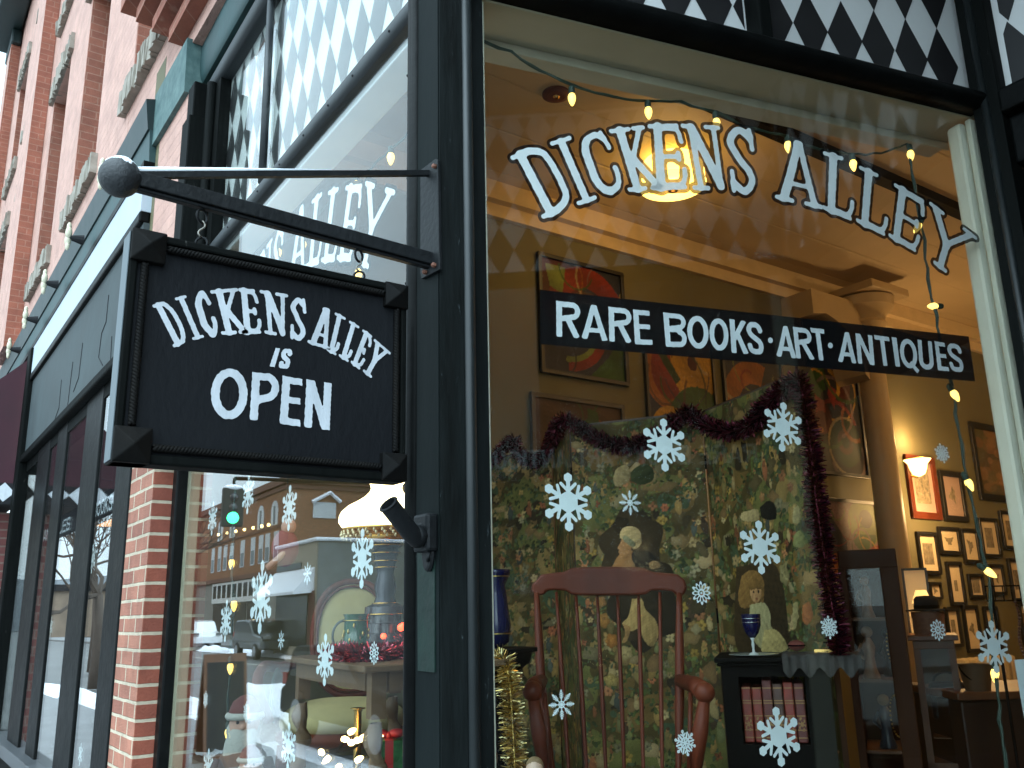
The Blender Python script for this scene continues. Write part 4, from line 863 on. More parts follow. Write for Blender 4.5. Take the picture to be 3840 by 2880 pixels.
ledge = MB().ext([(-4.38, .17, .0), (-1.72, .17, 0), tuple(pb(.2, .21, 0)), tuple(pb(1.75, .21, 0)), (-1.5, 2.25, 0), (-4.38, 2.25, 0)], (0, 0, .62)).build('display_platform', M('platform_boards', (.09, .05, .03), .55, var=.3, vs=6))
struct(ledge)
struct(MB().box((-4.4, .36, 4.17), (-4.3, 12, 4.297)).box((-4.4, .36, 4.08), (-4.36, 12, 4.17)).build('ceiling_cornice', M('cornice_board', (.6, .46, .27), .55, var=.08)))
tr = MB().box((-2.915, 2.3, 4.235), (-2.83, 8.5, 4.298)).build('ceiling_track', m_darkwood); tag(tr, 'dark straight rail running along the ceiling boards', 'ceiling rail')
vt = thing('ceiling_vent', 'round dark red plate on the ceiling by the first yellow bulb', 'ceiling plate', (-3.305, 1.749, 4.3))
MB().lathe([(.075, 0), (.075, .012), (.05, .02), (0, .02)], (-3.305, 1.749, 4.299), 24, (0, 0, -1)).build('plate', M('oxide_red', (.12, .03, .02), .6), vt); MB().lathe([(.02, 0), (.012, .012), (0, .012)], (-3.305, 1.749, 4.28), 10, (0, 0, -1)).build('screw', m_brass, vt)
# ceiling lamp
CL = np.array([-3.48, 2.783, 4.3])
cl = thing('ceiling_lamp', 'glowing yellow glass ceiling lamp seen through the arched lettering', 'ceiling lamp', CL)
m_lampglass = emit_mat('amber_lamp_glass', (1.0, .60, .12), 5.0)
MB().lathe([(.1, 0), (.165, -.02), (.192, -.06), (.2, -.12), (.195, -.16), (.16, -.168)], CL, 32).build('globe', m_lampglass, cl, smooth=True)
MB().lathe([(.16, -.172), (.205, -.178), (.2, -.195), (.13, -.212), (.035, -.218)], CL, 32).build('bottom_dish', emit_mat('amber_dish_glass', (1.0, .66, .14), 4.0), cl, smooth=True)
MB().lathe([(.07, .0), (.07, -.02), (.05, -.02)], CL, 24).lathe([(.034, -.214), (.026, -.226), (.0, -.234)], CL, 16).build('fitting', m_brass, cl, smooth=True)
def plamp(name, loc, e, col=(1, .58, .24), rad=.1):
    l = bpy.data.lights.new(name, 'POINT'); l.energy = e; l.color = col; l.shadow_soft_size = rad
    o = bpy.data.objects.new(name, l); COL.objects.link(o); o.location = tuple(float(c) for c in loc); return o
plamp('ceiling_or_fill_light', CL-Z*.36, 7)
for i, (x, y, e) in enumerate(((-1.0, 4.9, 42), (-1.2, 8.4, 95), (2.4, 6.0, 40))):  # extra lamps out of view, added as fill light for the shop interior
    c = copy_tree(cl); c.location = (x, y, 4.3); c['label'] = ('unseen ceiling lamp added in the middle of the shop to brighten it', 'unseen ceiling lamp added at the back of the shop to brighten it', 'unseen ceiling lamp added over the right side of the shop to brighten it')[i]
    plamp('ceiling_or_fill_light', (x, y, 3.9), e)

# column and its arch bracket
co = thing('shop_column', 'cream round column with a moulded capital by the left wall', 'column', (-4.15, 5.74, 0))
m_col = M('cream_column_paint', (.46, .34, .19), .5, var=.06)
MB().lathe([(.15, 0), (.15, .3), (.12, .36), (.115, .4), (.108, 3.62)], (-4.15, 5.74, 0), 32).build('shaft', m_col, co, smooth='auto')
MB().lathe([(.108, 3.62), (.13, 3.65), (.115, 3.7), (.12, 3.84), (.17, 3.9), (.155, 3.93), (.175, 3.98), (.24, 4.04), (.25, 4.12), (.22, 4.13)], (-4.15, 5.74, 0), 32).build('capital', m_col, co, smooth='auto')
MB().box((-4.39, 5.47, 4.13), (-3.88, 6.01, 4.2)).build('abacus', m_col, co, bevel=.01)
ab = [(4.95, 4.17)]+[(4.95+.78*(1-math.cos(R(q))), 3.88-.0+.29*math.sin(R(q))*0+(-.12+.4*(1-math.sin(R(90-q))))*0) for q in ()]
ar = MB().ext([(-4.398, 4.95, 4.07), (-4.398, 4.95, 3.86)]+[(-4.398, 5.02+.55*math.sin(R(q)), 3.4+.5*math.cos(R(q))) for q in (10, 25, 40, 55, 70, 85)]+[(-4.398, 5.62, 3.4), (-4.398, 5.62, 4.07)], (.3, 0, 0)).build('arch_bracket', m_col)
tag(ar, 'cream curved bracket on the wall beside the column capital', 'bracket')

# ---- abstract paintings (plain arcs and discs)
h_ = lens(2740, 900, 1100/1825); g_ = lens(1780, 900, 1100/1825)
m_art = attr_mat('oil_colours', .5, .25); m_frame = M('black_picture_frame', (.012, .011, .01), .4, var=.2)
PAL = dict(r=(.30, .03, .02), dr=(.11, .014, .012), g=(.04, .12, .02), dg=(.015, .05, .015), y=(.62, .33, .03), o=(.45, .14, .02), k=(.012, .012, .014), n=(.03, .035, .06), lg=(.22, .28, .06), br=(.10, .05, .025), pi=(.28, .17, .16), cr=(.55, .42, .2))
def art(spec, ny=110, asp=1.):
    nx = max(8, int(ny*asp)); gx, gy = np.meshgrid(np.linspace(0, 1, nx), np.linspace(1, 0, ny)); img = np.zeros((ny, nx, 3)); img[:] = PAL[spec[0]]
    for s in spec[1:]:
        c = PAL[s[0]]
        if s[1] == 'ring': _, _, cx, cy, r0, r1, a0, a1 = s; rr = np.hypot((gx-cx)*asp, gy-cy); th = np.degrees(np.arctan2(gy-cy, gx-cx)) % 360; m = (rr > r0) & (rr < r1) & (((th-a0) % 360) < (a1-a0))
        elif s[1] == 'poly':
            m = np.zeros_like(gx, bool); P = s[2]
            for i in range(len(P)):
                (xa, ya), (xb, yb) = P[i], P[(i+1) % len(P)]; cnd = ((ya > gy) != (yb > gy)) & (gx < (xb-xa)*(gy-ya)/(yb-ya+1e-9)+xa); m ^= cnd
        img[m] = c
    for _ in range(9):                                              # thin overlapping rings, as in the painter's style
        cx, cy, r0, a0 = rng.uniform(0, 1), rng.uniform(0, 1), rng.uniform(.05, .3), rng.uniform(0, 360); rr = np.hypot((gx-cx)*asp, gy-cy); th = np.degrees(np.arctan2(gy-cy, gx-cx)) % 360
        m = (rr > r0) & (rr < r0+rng.uniform(.012, .035)) & (((th-a0) % 360) < rng.uniform(80, 230)); img[m] = .25*img[m]+.75*np.array(list(PAL.values())[rng.integers(len(PAL))])
    br = sum(np.sin(gx*f*math.cos(q)+gy*f*math.sin(q)+p) for f, q, p in zip(rng.uniform(20, 160, 8), rng.uniform(0, 6, 8), rng.uniform(0, 6, 8)))/8; img = img*(1+.3*br)[..., None]
    n = rng.normal(1, .09, (ny, nx, 1))*.55; return np.clip(img*n*(.9+.2*np.sin(gx*9+gy*14))[..., None], 0, 1)
def framed(name, label, cat, y0, y1, z0, z1, img, fw, fm, group=None, mt=None, xw=-4.4, th=.03):
    t = thing(name, label, cat, (xw, (y0+y1)/2, z0), group)
    f = MB()
    for lo, hi in (((xw+.003, y0, z0), (xw+th, y1, z0+fw)), ((xw+.003, y0, z1-fw), (xw+th, y1, z1)), ((xw+.003, y0, z0+fw), (xw+th, y0+fw, z1-fw)), ((xw+.003, y1-fw, z0+fw), (xw+th, y1, z1-fw))): f.box(lo, hi)
    f.build('frame', fm, t, bevel=.004)
    if mt is None: picture('canvas', img, (xw+.014, y0+fw, z0+fw), (0, y1-y0-2*fw, 0), (0, 0, z1-z0-2*fw), m_art, t)
    else:
        MB().box((xw+.006, y0+fw, z0+fw), (xw+.012, y1-fw, z1-fw)).build('mount', mt, t)
        px, pz = (y1-y0)*img[0]/2, (z1-z0)*img[1]/2; cy, cz = (y0+y1)/2, (z0+z1)/2+(z1-z0)*img[2]
        if img[3] == 'rect': MB().add([(xw+.0135, cy-px, cz-pz), (xw+.0135, cy+px, cz-pz), (xw+.0135, cy+px, cz+pz), (xw+.0135, cy-px, cz+pz)], [(0, 1, 2, 3)]).build('print', m_ink, t)
        else:
            V, Fc = shape_faces(lambda u, v: np.hypot(u, v*1.0)*(1+.3*np.sin(3*np.arctan2(v, u)+img[4])+.15*np.sin(7*np.arctan2(v, u)))-.8, -1.2, 1.2, -1.2, 1.2, .12); MB().add([(xw+.0135, cy+p[0]*px, cz+p[1]*pz) for p in V], Fc).build('print', m_ink, t)
    return t
A1 = art(['n', ('dr', 'ring', .15, .75, 0, .3, 0, 360), ('g', 'poly', [(.55, .0), (1, .0), (1, .45), (.8, .2)]), ('r', 'ring', .55, .55, .25, .45, 20, 200), ('br', 'ring', .55, .52, .2, .25, 0, 200), ('cr', 'ring', .55, .5, .16, .2, 30, 190), ('g', 'ring', .55, .5, .08, .16, 10, 200), ('r', 'ring', .58, .5, .4, .47, 10, 60), ('lg', 'poly', [(.05, .95), (.3, .95), (.25, .7), (.1, .75)]), ('r', 'ring', .3, .5, .38, .48, 270, 345), ('lg', 'ring', .3, .48, .33, .38, 265, 345), ('n', 'ring', .25, .45, 0, .3, 250, 350), ('k', 'poly', [(.5, .65), (.62, .6), (.58, .3), (.48, .3)])], asp=.92)
framed('abstract_painting', 'abstract painting of red and green arcs, highest on the olive wall', 'painting', 2.415, 3.17, 3.09, 3.925, A1, .028, m_frame)
A2 = art(['br', ('o', 'ring', .35, -.1, .42, .52, 20, 170), ('br', 'ring', .35, -.1, .56, .62, 20, 170), ('y', 'ring', .75, .42, 0, .34, 0, 360), ('g', 'ring', .66, .62, .0, .2, 0, 360), ('g', 'poly', [(.6, .95), (.72, .9), (.8, .3), (.7, .1), (.62, .4)]), ('dr', 'ring', .98, .35, 0, .3, 60, 260), ('o', 'ring', .3, -.3, .55, .6, 20, 150)], asp=1.3)
framed('abstract_painting', 'wide abstract painting of orange arcs just above the left end of the garland', 'painting', 2.325, 3.11, 2.38, 2.955, A2, .028, M('grey_brown_frame', (.05, .042, .03), .5, var=.3))
A3 = art(['n', ('o', 'ring', .3, .78, 0, .3, 100, 330), ('r', 'ring', .32, .75, 0, .2, 0, 360), ('y', 'ring', .72, .82, 0, .28, 0, 360), ('y', 'poly', [(.6, .95), (.95, .95), (.95, .7), (.8, .5), (.55, .6)]), ('dr', 'ring', .7, .84, 0, .06, 0, 360), ('dg', 'poly', [(.0, 1), (.15, 1), (.5, .7), (.42, .66)]), ('g', 'ring', .75, .25, .0, .42, 0, 180), ('k', 'ring', .78, .15, 0, .28, 0, 180), ('y', 'ring', .3, .25, .2, .25, 0, 360), ('g', 'ring', .3, .25, 0, .1, 200, 360)], asp=.78)
framed('abstract_painting', 'abstract painting with two yellow discs below the painted band', 'painting', 3.33, 4.05, 2.45, 3.55, A3, .026, m_frame)
A4 = art(['n', ('o', 'ring', .5, .55, .22, .42, 60, 250), ('dr', 'ring', .55, .6, .1, .22, 200, 420), ('y', 'ring', .52, .55, .0, .15, 90, 270), ('r', 'ring', .5, .3, .2, .4, 280, 360), ('y', 'ring', .5, .3, .12, .2, 280, 360), ('k', 'ring', .55, .5, 0, .08, 0, 360), ('g', 'poly', [(0, 0), (.4, 0), (.2, .3), (0, .3)])], asp=.75)
framed('abstract_painting', 'abstract painting of orange and red crescents between screen panels and band', 'painting', 4.14, 4.86, 2.55, 3.52, A4, .026, m_frame)
A5 = art(['k', ('g', 'ring', .45, .55, .1, .3, 100, 200), ('y', 'ring', .28, .62, .17, .19, 0, 110), ('dr', 'ring', .55, .75, .12, .24, -60, 120), ('y', 'ring', .58, .68, .26, .28, -120, 80), ('r', 'poly', [(.45, .62), (.55, .5), (.62, .66), (.5, .7)]), ('y', 'ring', .5, .7, .1, .14, -30, 90), ('dr', 'ring', .3, .42, 0, .13, 0, 360), ('r', 'poly', [(.22, .6), (.36, .56), (.4, .46), (.25, .48)]), ('o', 'ring', .26, .42, .08, .12, 150, 300), ('dg', 'ring', .68, .25, .1, .2, 0, 360), ('br', 'ring', .68, .25, .05, .1, 0, 360), ('dg', 'ring', .68, .25, 0, .05, 0, 360)], asp=.72)
framed('abstract_painting', 'tall dark abstract painting with thin yellow loops left of the column', 'painting', 5.05, 5.88, 2.63, 3.75, A5, .026, m_frame)
q0 = hit(h_(560, 1600), (-4.4, 0, 0), X); q1 = hit(h_(895, 1640), (-4.4, 0, 0), X)
A6 = art(['pi', ('n', 'poly', [(0, 0), (.3, 0), (.35, .5), (.1, .8), (0, .8)]), ('lg', 'ring', .75, .75, .0, .3, 0, 360), ('g', 'ring', .7, .6, .0, .22, 180, 360), ('n', 'ring', .78, .8, 0, .12, 0, 360), ('r', 'ring', 1.0, .05, .25, .42, 60, 200), ('cr', 'ring', 1.0, .05, .17, .25, 60, 200), ('o', 'ring', .1, .2, .0, .15, 0, 360)], asp=.9)
framed('abstract_painting', 'pale pink and green abstract painting hung low beside the column', 'painting', float(q0[1]), float(q1[1]), 1.75, float(q0[2]), A6, .026, m_frame)

# ---- framed prints on the far end of the olive wall
h7 = lens(3240, 1580, 600/1555); h6 = lens(3240, 2180, 600/1422)
m_mat = M('cream_mount', (.68, .55, .36), .75, var=.05); m_lil = M('dusky_pink_mount', (.42, .29, .24), .75, var=.05)
prints = [(h7, 372,318, 740,965, 'rect', (.5, .55, .02), .06, m_wood, m_lil, 'large mahogany framed landscape print behind the glowing sconce'),
          (h7, 702,475, 998,985, 'blob', (.3, .3, .02), .05, m_frame, m_lil, 'tall black framed portrait print right of the mahogany frame'),
          (h7, 487,1070, 735,1490, 'rect', (.5, .5, -.02), .03, m_frame, m_mat, 'black framed print with a dark rectangular picture, nearest to the column'),
          (h7, 697,1022, 932,1298, 'blob', (.4, .3, 0), .03, m_frame, m_mat, 'small squarish framed print with a faint oval vignette'),
          (h7, 917,1040, 1122,1383, 'blob', (.35, .4, 0), .03, m_frame, m_mat, 'framed print with a small tree shaped sketch behind the cord'),
          (h7, 1087,935, 1322,1328, 'rect', (.42, .5, 0), .03, m_frame, m_mat, 'framed print with a grey rectangle right of the cord'),
          (h7, 1292,868, 1520,1250, 'rect', (.4, .5, 0), .03, m_frame, m_mat, 'framed print with a brown rectangle close to the window jamb'),
          (h7, 775,1362, 980,1790, 'rect', (.22, .25, -.05), .03, m_frame, m_mat, 'narrow framed print with a tiny dark picture low in its mount'),
          (h7, 988,1482, 1165,1722, 'rect', (.5, .55, 0), .03, m_frame, m_mat, 'framed print with a square dark scene beside the tilted bulb'),
          (h7, 1190,1388, 1370,1690, 'blob', (.3, .3, .05), .03, m_frame, m_mat, 'framed print half hidden by the tilted bulb'),
          (h7, 1372,1330, 1575,1750, 'rect', (.4, .45, 0), .03, m_frame, m_mat, 'tall framed print with three small scenes by the jamb'),
          (h7, 612,1562, 745,1730, 'blob', (.35, .35, 0), .02, m_frame, m_mat, 'smallest framed print just above the little table lamp'),
          (h6, 578,226, 690,585, 'blob', (.3, .25, 0), .03, m_frame, m_mat, 'framed print just right of the black hat'),
          (h6, 698,228, 866,582, 'rect', (.32, .4, -.02), .03, m_frame, m_mat, 'framed print with two small dark scenes above the glass case'),
          (h6, 852,214, 1045,625, 'blob', (.35, .25, 0), .03, m_frame, m_mat, 'largest cream framed print of the lower row with a round emblem'),
          (h6, 1040,222, 1215,600, 'blob', (.4, .5, 0), .03, m_frame, m_mat, 'framed print behind the top of the large right snowflake'),
          (h6, 1350,190, 1480,560, 'rect', (.5, .5, 0), .03, m_frame, m_mat, 'framed print behind the wire rack at the jamb')]
for i, (ln, x0, y0, x1, y1, kd, im, fw, fm, mt, lab) in enumerate(prints):
    a = hit(ln(x0, y0), (-4.4, 0, 0), X); b_ = hit(ln(x1, y1), (-4.4, 0, 0), X)
    framed('framed_print', lab, 'framed print', float(a[1]), float(b_[1]), float(b_[2]), float(a[2]), (*im, kd, i), fw, fm, 'framed prints on the olive wall', mt)
a = hit(h7(1000, 0), (-4.4, 0, 0), X); b_ = hit(h7(1475, 800), (-4.4, 0, 0), X)
bg_ = np.zeros((90, 110, 3)); bg_[:] = (.10, .075, .035)
for k in range(260):
    cx, cy = rng.uniform(0, 110), rng.uniform(0, 90); rr = rng.uniform(2, 10); c = np.array([(.28, .12, .05), (.16, .12, .05), (.07, .07, .04), (.33, .18, .08), (.1, .1, .05)][rng.integers(5)])
    yy_, xx_ = np.ogrid[:90, :110]; m = ((xx_-cx)/rr)**2+((yy_-cy)/(rr*rng.uniform(.5, 1.4)))**2 < 1; bg_[m] = .5*bg_[m]+.5*c*rng.uniform(.7, 1.2)
framed('tapestry_picture', 'large brown and orange figure picture in a dark frame by the window jamb', 'painting', float(a[1]), float(b_[1])+1.0, float(b_[2]), float(a[2]), bg_, .06, m_frame)

# ---- wall sconce
sp_ = hit(h7(515, 372), (-4.3, 0, 0), X)
so2 = thing('wall_sconce', 'glowing bowl shaped glass wall sconce above the framed prints', 'sconce', sp_)
MB().lathe([(.008, -.15), (.05, -.13), (.07, -.085), (.08, -.04), (.105, -.01), (.115, .0)], sp_, 28).build('bowl', emit_mat('sconce_glass', (1.0, .74, .26), 5.0), so2, smooth=True)
MB().lathe([(.115, .0), (.118, .006), (.105, .009)], sp_, 28).tube([sp_+np.array((-.1, 0, -.02)), sp_+np.array((-.1, 0, -.13)), sp_+np.array((-.02, 0, -.15))], .012, 8).build('fitting', m_brass, so2, smooth=True)
plamp('sconce_light', sp_+Z*.18+X*.05, 16, rad=.06); plamp('sconce_light', sp_-Z*.42+X*.35, 45, rad=.08)

# ---- folding screen papered with scraps
m_scrap = attr_mat('varnished_scraps', .6, .12)
def collage(nx, ny, w_, h, seed, figs=()):
    g = np.random.default_rng(seed); yy_, xx_ = np.mgrid[:ny, :nx]; U = (xx_+.5)/nx*w_; V = (1-(yy_+.5)/ny)*h
    def wav(f, n=5):
        a = 0
        for _ in range(n): q = g.uniform(0, 6.28); k = f*g.uniform(.6, 1.7); a = a+np.sin((U*math.cos(q)+V*math.sin(q))*k+g.uniform(0, 6))
        return a/n
    a = wav(11)+.6*wav(27); b = wav(16)+.5*wav(40); c = wav(60)
    img = np.zeros((ny, nx, 3)); img[:] = (.05, .042, .018)
    img[a > .25] = (.085, .095, .038); img[a < -.3] = (.10, .072, .03); img[(b > .42)] = (.035, .06, .042); img[(b < -.5)] = (.16, .125, .06); img[(a*b > .28)] = (.022, .018, .011)
    img *= (1+.3*c)[..., None]
    def blob(cx, cy, rx, ry, rot, col, wob=0, nl=5, sh=.35):
        m_ = 1.4*max(rx, ry); x0, x1 = int(max(0, (cx-m_)/w_*nx)), int(min(nx, (cx+m_)/w_*nx+2)); y0, y1 = int(max(0, (1-(cy+m_)/h)*ny)), int(min(ny, (1-(cy-m_)/h)*ny+2))
        if x1 <= x0 or y1 <= y0: return
        u, v = U[y0:y1, x0:x1]-cx, V[y0:y1, x0:x1]-cy; ca, sa = math.cos(rot), math.sin(rot); p, q = (u*ca+v*sa)/rx, (-u*sa+v*ca)/ry
        r = np.hypot(p, q)*(1+wob*np.sin(nl*np.arctan2(q, p)+g.uniform(0, 6))); m = r < 1; lit = 1.12-sh*r+.18*(-p+q)*.5
        img[y0:y1, x0:x1][m] = (np.array(col)*np.clip(lit, .3, 1.5)[..., None])[m]
    leaf = [(.05, .075, .028), (.07, .1, .04), (.035, .06, .035), (.06, .09, .065), (.10, .12, .05), (.03, .04, .018)]
    flo = [(.33, .27, .16), (.29, .21, .10), (.30, .15, .09), (.26, .10, .06), (.35, .31, .2), (.27, .2, .06), (.2, .2, .15)]
    skin = (.27, .16, .08); cloth = [(.27, .23, .14), (.2, .085, .05), (.06, .08, .09), (.16, .14, .07), (.22, .16, .07), (.05, .035, .025), (.12, .14, .08)]
    N = int(620*w_*h)
    for k in range(N):
        cx, cy = g.uniform(0, w_), g.uniform(0, h); t = g.random(); f = g.uniform(.55, 1.1)
        if t < .40:
            for _ in range(g.integers(4, 10)): s = g.uniform(.006, .016); blob(cx+g.normal(0, .022), cy+g.normal(0, .02), s, s*g.uniform(.35, .7), g.uniform(0, 3), np.array(leaf[g.integers(6)])*f*g.uniform(.7, 1.3))
        elif t < .62:
            col = np.array(flo[g.integers(7)])*f; s = g.uniform(.009, .022); n = g.integers(4, 7); q0 = g.uniform(0, 6)
            for q in range(n): blob(cx+s*.7*math.cos(q0+q*6.28/n), cy+s*.7*math.sin(q0+q*6.28/n), s*.62, s*.45, q0+q*6.28/n, col*g.uniform(.75, 1.15))
            blob(cx, cy, s*.3, s*.3, 0, col*.45)
        elif t < .82:
            s = g.uniform(.012, .03); col = np.array(cloth[g.integers(7)])*f
            blob(cx, cy-s*1.1, s*.62, s*1.3, g.normal(0, .15), col, .1, 3); blob(cx+g.normal(0, s*.1), cy+s*.05, s*.42, s*.6, g.normal(0, .3), col*g.uniform(.7, 1.3)); blob(cx, cy+s*.75, s*.26, s*.32, 0, np.array(skin)*f*1.1); blob(cx+s*.03, cy+s*.9, s*.28, s*.22, 0, np.array((.05, .032, .02)))
            blob(cx+s*.4, cy-s*.1, s*.14, s*.4, g.uniform(-.8, .8), np.array(skin)*f)
        elif t < .93: blob(cx, cy, g.uniform(.014, .05), g.uniform(.008, .03), g.uniform(0, 3), np.array(((.02, .017, .012), (.035, .03, .018), (.13, .09, .05), (.07, .06, .035))[g.integers(4)]), .18, g.integers(2, 6))
        else: blob(cx, cy, g.uniform(.02, .05), g.uniform(.014, .03), g.normal(0, .2), np.array(((.24, .2, .13), (.17, .16, .11), (.2, .15, .08))[g.integers(3)])*f, .12, 4)
    for f in figs:
        if f[0] == 'poly':
            P = smooth_pts(f[2]+[f[2][0]], 5); m = np.zeros(U.shape, bool)
            for i in range(len(P)):
                (xa, ya), (xb, yb) = P[i], P[(i+1) % len(P)]; m ^= ((ya > V) != (yb > V)) & (U < (xb-xa)*(V-ya)/(yb-ya+1e-12)+xa)
            if m.any():
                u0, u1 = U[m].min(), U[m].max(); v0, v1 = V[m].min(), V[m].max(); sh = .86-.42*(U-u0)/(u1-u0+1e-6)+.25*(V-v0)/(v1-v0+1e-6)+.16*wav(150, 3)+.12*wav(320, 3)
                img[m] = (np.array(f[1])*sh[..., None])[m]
        else:
            c_, cx, cy, rx, ry, rot = f; blob(cx, cy, rx, ry, R(rot), np.array(c_)*.7, .12, 5, .5)
            for _ in range(7): blob(cx+g.normal(0, rx*.4), cy+g.normal(0, ry*.4), rx*g.uniform(.1, .3), ry*g.uniform(.08, .25), g.uniform(0, 3), np.array(c_)*g.uniform(.35, .95), .1)
    n = g.normal(1, .09, (ny, nx, 1)); return np.clip(img*n*np.array([1.5, 1.25, .88]), 0, 1)
SB, STp = .62, 2.45
hin = [(-4.30, 1.74), (-3.74, 1.98), (-3.2, 1.665), (-2.66, 1.985), (-1.975, 1.787)]
scr = thing('folding_screen', 'tall folding screen papered with old picture scraps behind the rocking chair', 'folding screen', (-3.0, 1.85, SB))
H_ = STp-SB
def on_panel(i, px, py):                                             # picture point -> panel coordinates
    a, b_ = np.array([*hin[i], 0]), np.array([*hin[i+1], 0]); d = (b_-a)/np.linalg.norm(b_-a); n = np.cross(d, Z)
    p = hit((px, py), a, n); return float((p-a) @ d), float(p[2]-SB)
def fig(i, c, px, py, rx, ry, rot=0): u, v = on_panel(i, px, py); k = 1.12e-3; return (c, u, v, rx*k, ry*k, rot)
sk, hr, wh, dk_, fl = (.36, .2, .1), (.16, .1, .045), (.38, .33, .22), (.018, .016, .014), (.42, .2, .06)
z5 = lens(1780, 1780, 1100/1659); z9 = lens(2740, 1780, 1100/1659)
def pol(i, c, ln, pts): return ('poly', c, [on_panel(i, *ln(*p)) for p in pts])
F2 = [fig(2, (.055, .042, .024), *z5(890, 400), 125, 140), fig(2, (.035, .028, .018), *z5(960, 720), 140, 170),
      pol(2, (.30, .17, .085), z5, ((835, 430), (892, 430), (898, 540), (780, 540), (800, 470))), pol(2, (.38, .22, .12), z5, ((884, 345), (840, 352), (822, 384), (805, 412), (817, 419), (811, 431), (822, 447), (852, 452), (884, 432))),
      pol(2, (.42, .35, .22), z5, ((818, 336), (835, 300), (880, 286), (926, 304), (944, 350), (936, 396), (906, 416), (880, 402), (850, 372), (824, 356))), pol(2, (.2, .22, .17), z5, ((836, 345), (858, 342), (908, 384), (894, 404), (845, 374))),
      pol(2, (.008, .008, .009), z5, ((884, 450), (900, 425), (955, 420), (1000, 440), (1030, 475), (1010, 500), (960, 520), (900, 500))), pol(2, (.2, .14, .08), z5, ((985, 500), (1010, 485), (1040, 490), (1050, 520), (1000, 530))),
      pol(2, (.34, .26, .13), z5, ((890, 700), (945, 702), (966, 760), (1022, 820), (1042, 900), (1004, 975), (958, 935), (930, 872), (884, 884), (834, 842), (868, 800))), pol(2, (.28, .18, .09), z5, ((838, 842), (880, 868), (860, 940), (830, 950), (850, 900))),
      fig(2, (.33, .18, .06), *z5(725, 825), 26, 28), fig(2, (.36, .17, .05), *z5(772, 940), 24, 26), fig(2, (.33, .19, .09), *z5(705, 720), 26, 22), fig(2, (.4, .34, .2), *z5(855, 1010), 26, 26), fig(2, (.36, .3, .13), *z5(770, 1165), 30, 22), pol(2, (.26, .23, .15), z5, ((780, 20), (800, -40), (860, -60), (880, 0), (860, 40), (800, 60))), pol(2, (.03, .045, .022), z5, ((880, 30), (890, -30), (960, -70), (1010, -40), (1010, 20), (950, 50)))]
F3 = [pol(3, (.035, .026, .016), z9, ((30, 520), (260, 515), (330, 900), (310, 1000), (40, 1000))), pol(3, (.19, .12, .05), z9, ((62, 570), (105, 540), (150, 545), (186, 590), (190, 650), (182, 735), (140, 745), (60, 750), (42, 680))), pol(3, (.36, .23, .14), z9, ((112, 640), (165, 636), (174, 680), (152, 722), (126, 712), (110, 672))), pol(3, (.16, .1, .04), z9, ((88, 600), (150, 585), (178, 640), (140, 645), (108, 650))),
      fig(3, (.02, .015, .012), *z9(130, 662), 6, 5), fig(3, (.02, .015, .012), *z9(158, 660), 6, 5), fig(3, (.24, .09, .06), *z9(147, 700), 8, 4), pol(3, (.27, .28, .19), z9, ((108, 735), (190, 724), (226, 790), (232, 860), (300, 930), (322, 990), (200, 1002), (112, 900))), pol(3, (.34, .31, .17), z9, ((190, 880), (260, 880), (320, 960), (300, 1010), (180, 1010))),
      pol(3, (.012, .012, .012), z9, ((165, 180), (215, 140), (255, 170), (255, 245), (180, 240))), pol(3, (.34, .3, .19), z9, ((60, 210), (150, 190), (160, 250), (120, 260), (60, 250))), fig(3, (.3, .18, .1), *z9(178, 120), 15, 18), fig(3, (.32, .25, .11), *z9(362, 220), 32, 34), pol(3, (.27, .26, .16), z9, ((360, 180), (390, 175), (395, 260), (355, 262))), pol(3, (.16, .19, .09), z9, ((360, 340), (390, 310), (420, 340), (420, 400), (360, 400))), pol(3, (.25, .10, .045), z9, ((410, 740), (450, 720), (470, 800), (440, 850), (410, 820))), fig(3, (.26, .25, .15), *z9(305, 560), 26, 36), pol(3, (.24, .23, .14), z9, ((355, 730), (385, 725), (375, 860), (355, 860)))]
for i in range(4):
    a, b_ = np.array([*hin[i], 0]), np.array([*hin[i+1], 0]); L = float(np.linalg.norm(b_-a)); d = (b_-a)/L; n = np.cross(d, Z)
    if n @ (CAM-a) < 0: n = -n
    pan = MB().obox((a+b_)/2+Z*(SB+H_/2)-n*.0135, d*(L/2-.006), n*.0115, Z*H_/2).build('panel', M('screen_edge_wood', (.05, .025, .015), .5), scr)
    big = i >= 2
    u0, u1 = .006, L-.006
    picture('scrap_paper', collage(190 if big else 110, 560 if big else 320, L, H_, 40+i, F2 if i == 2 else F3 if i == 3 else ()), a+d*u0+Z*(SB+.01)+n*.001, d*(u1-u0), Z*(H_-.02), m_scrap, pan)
for q in hin[1:4]:
    for z in (SB+.3, SB+.95, SB+1.6): MB().tube([(q[0], q[1], z-.03), (q[0], q[1], z+.03)], .006, 8).build('hinge', m_darkwood, scr)

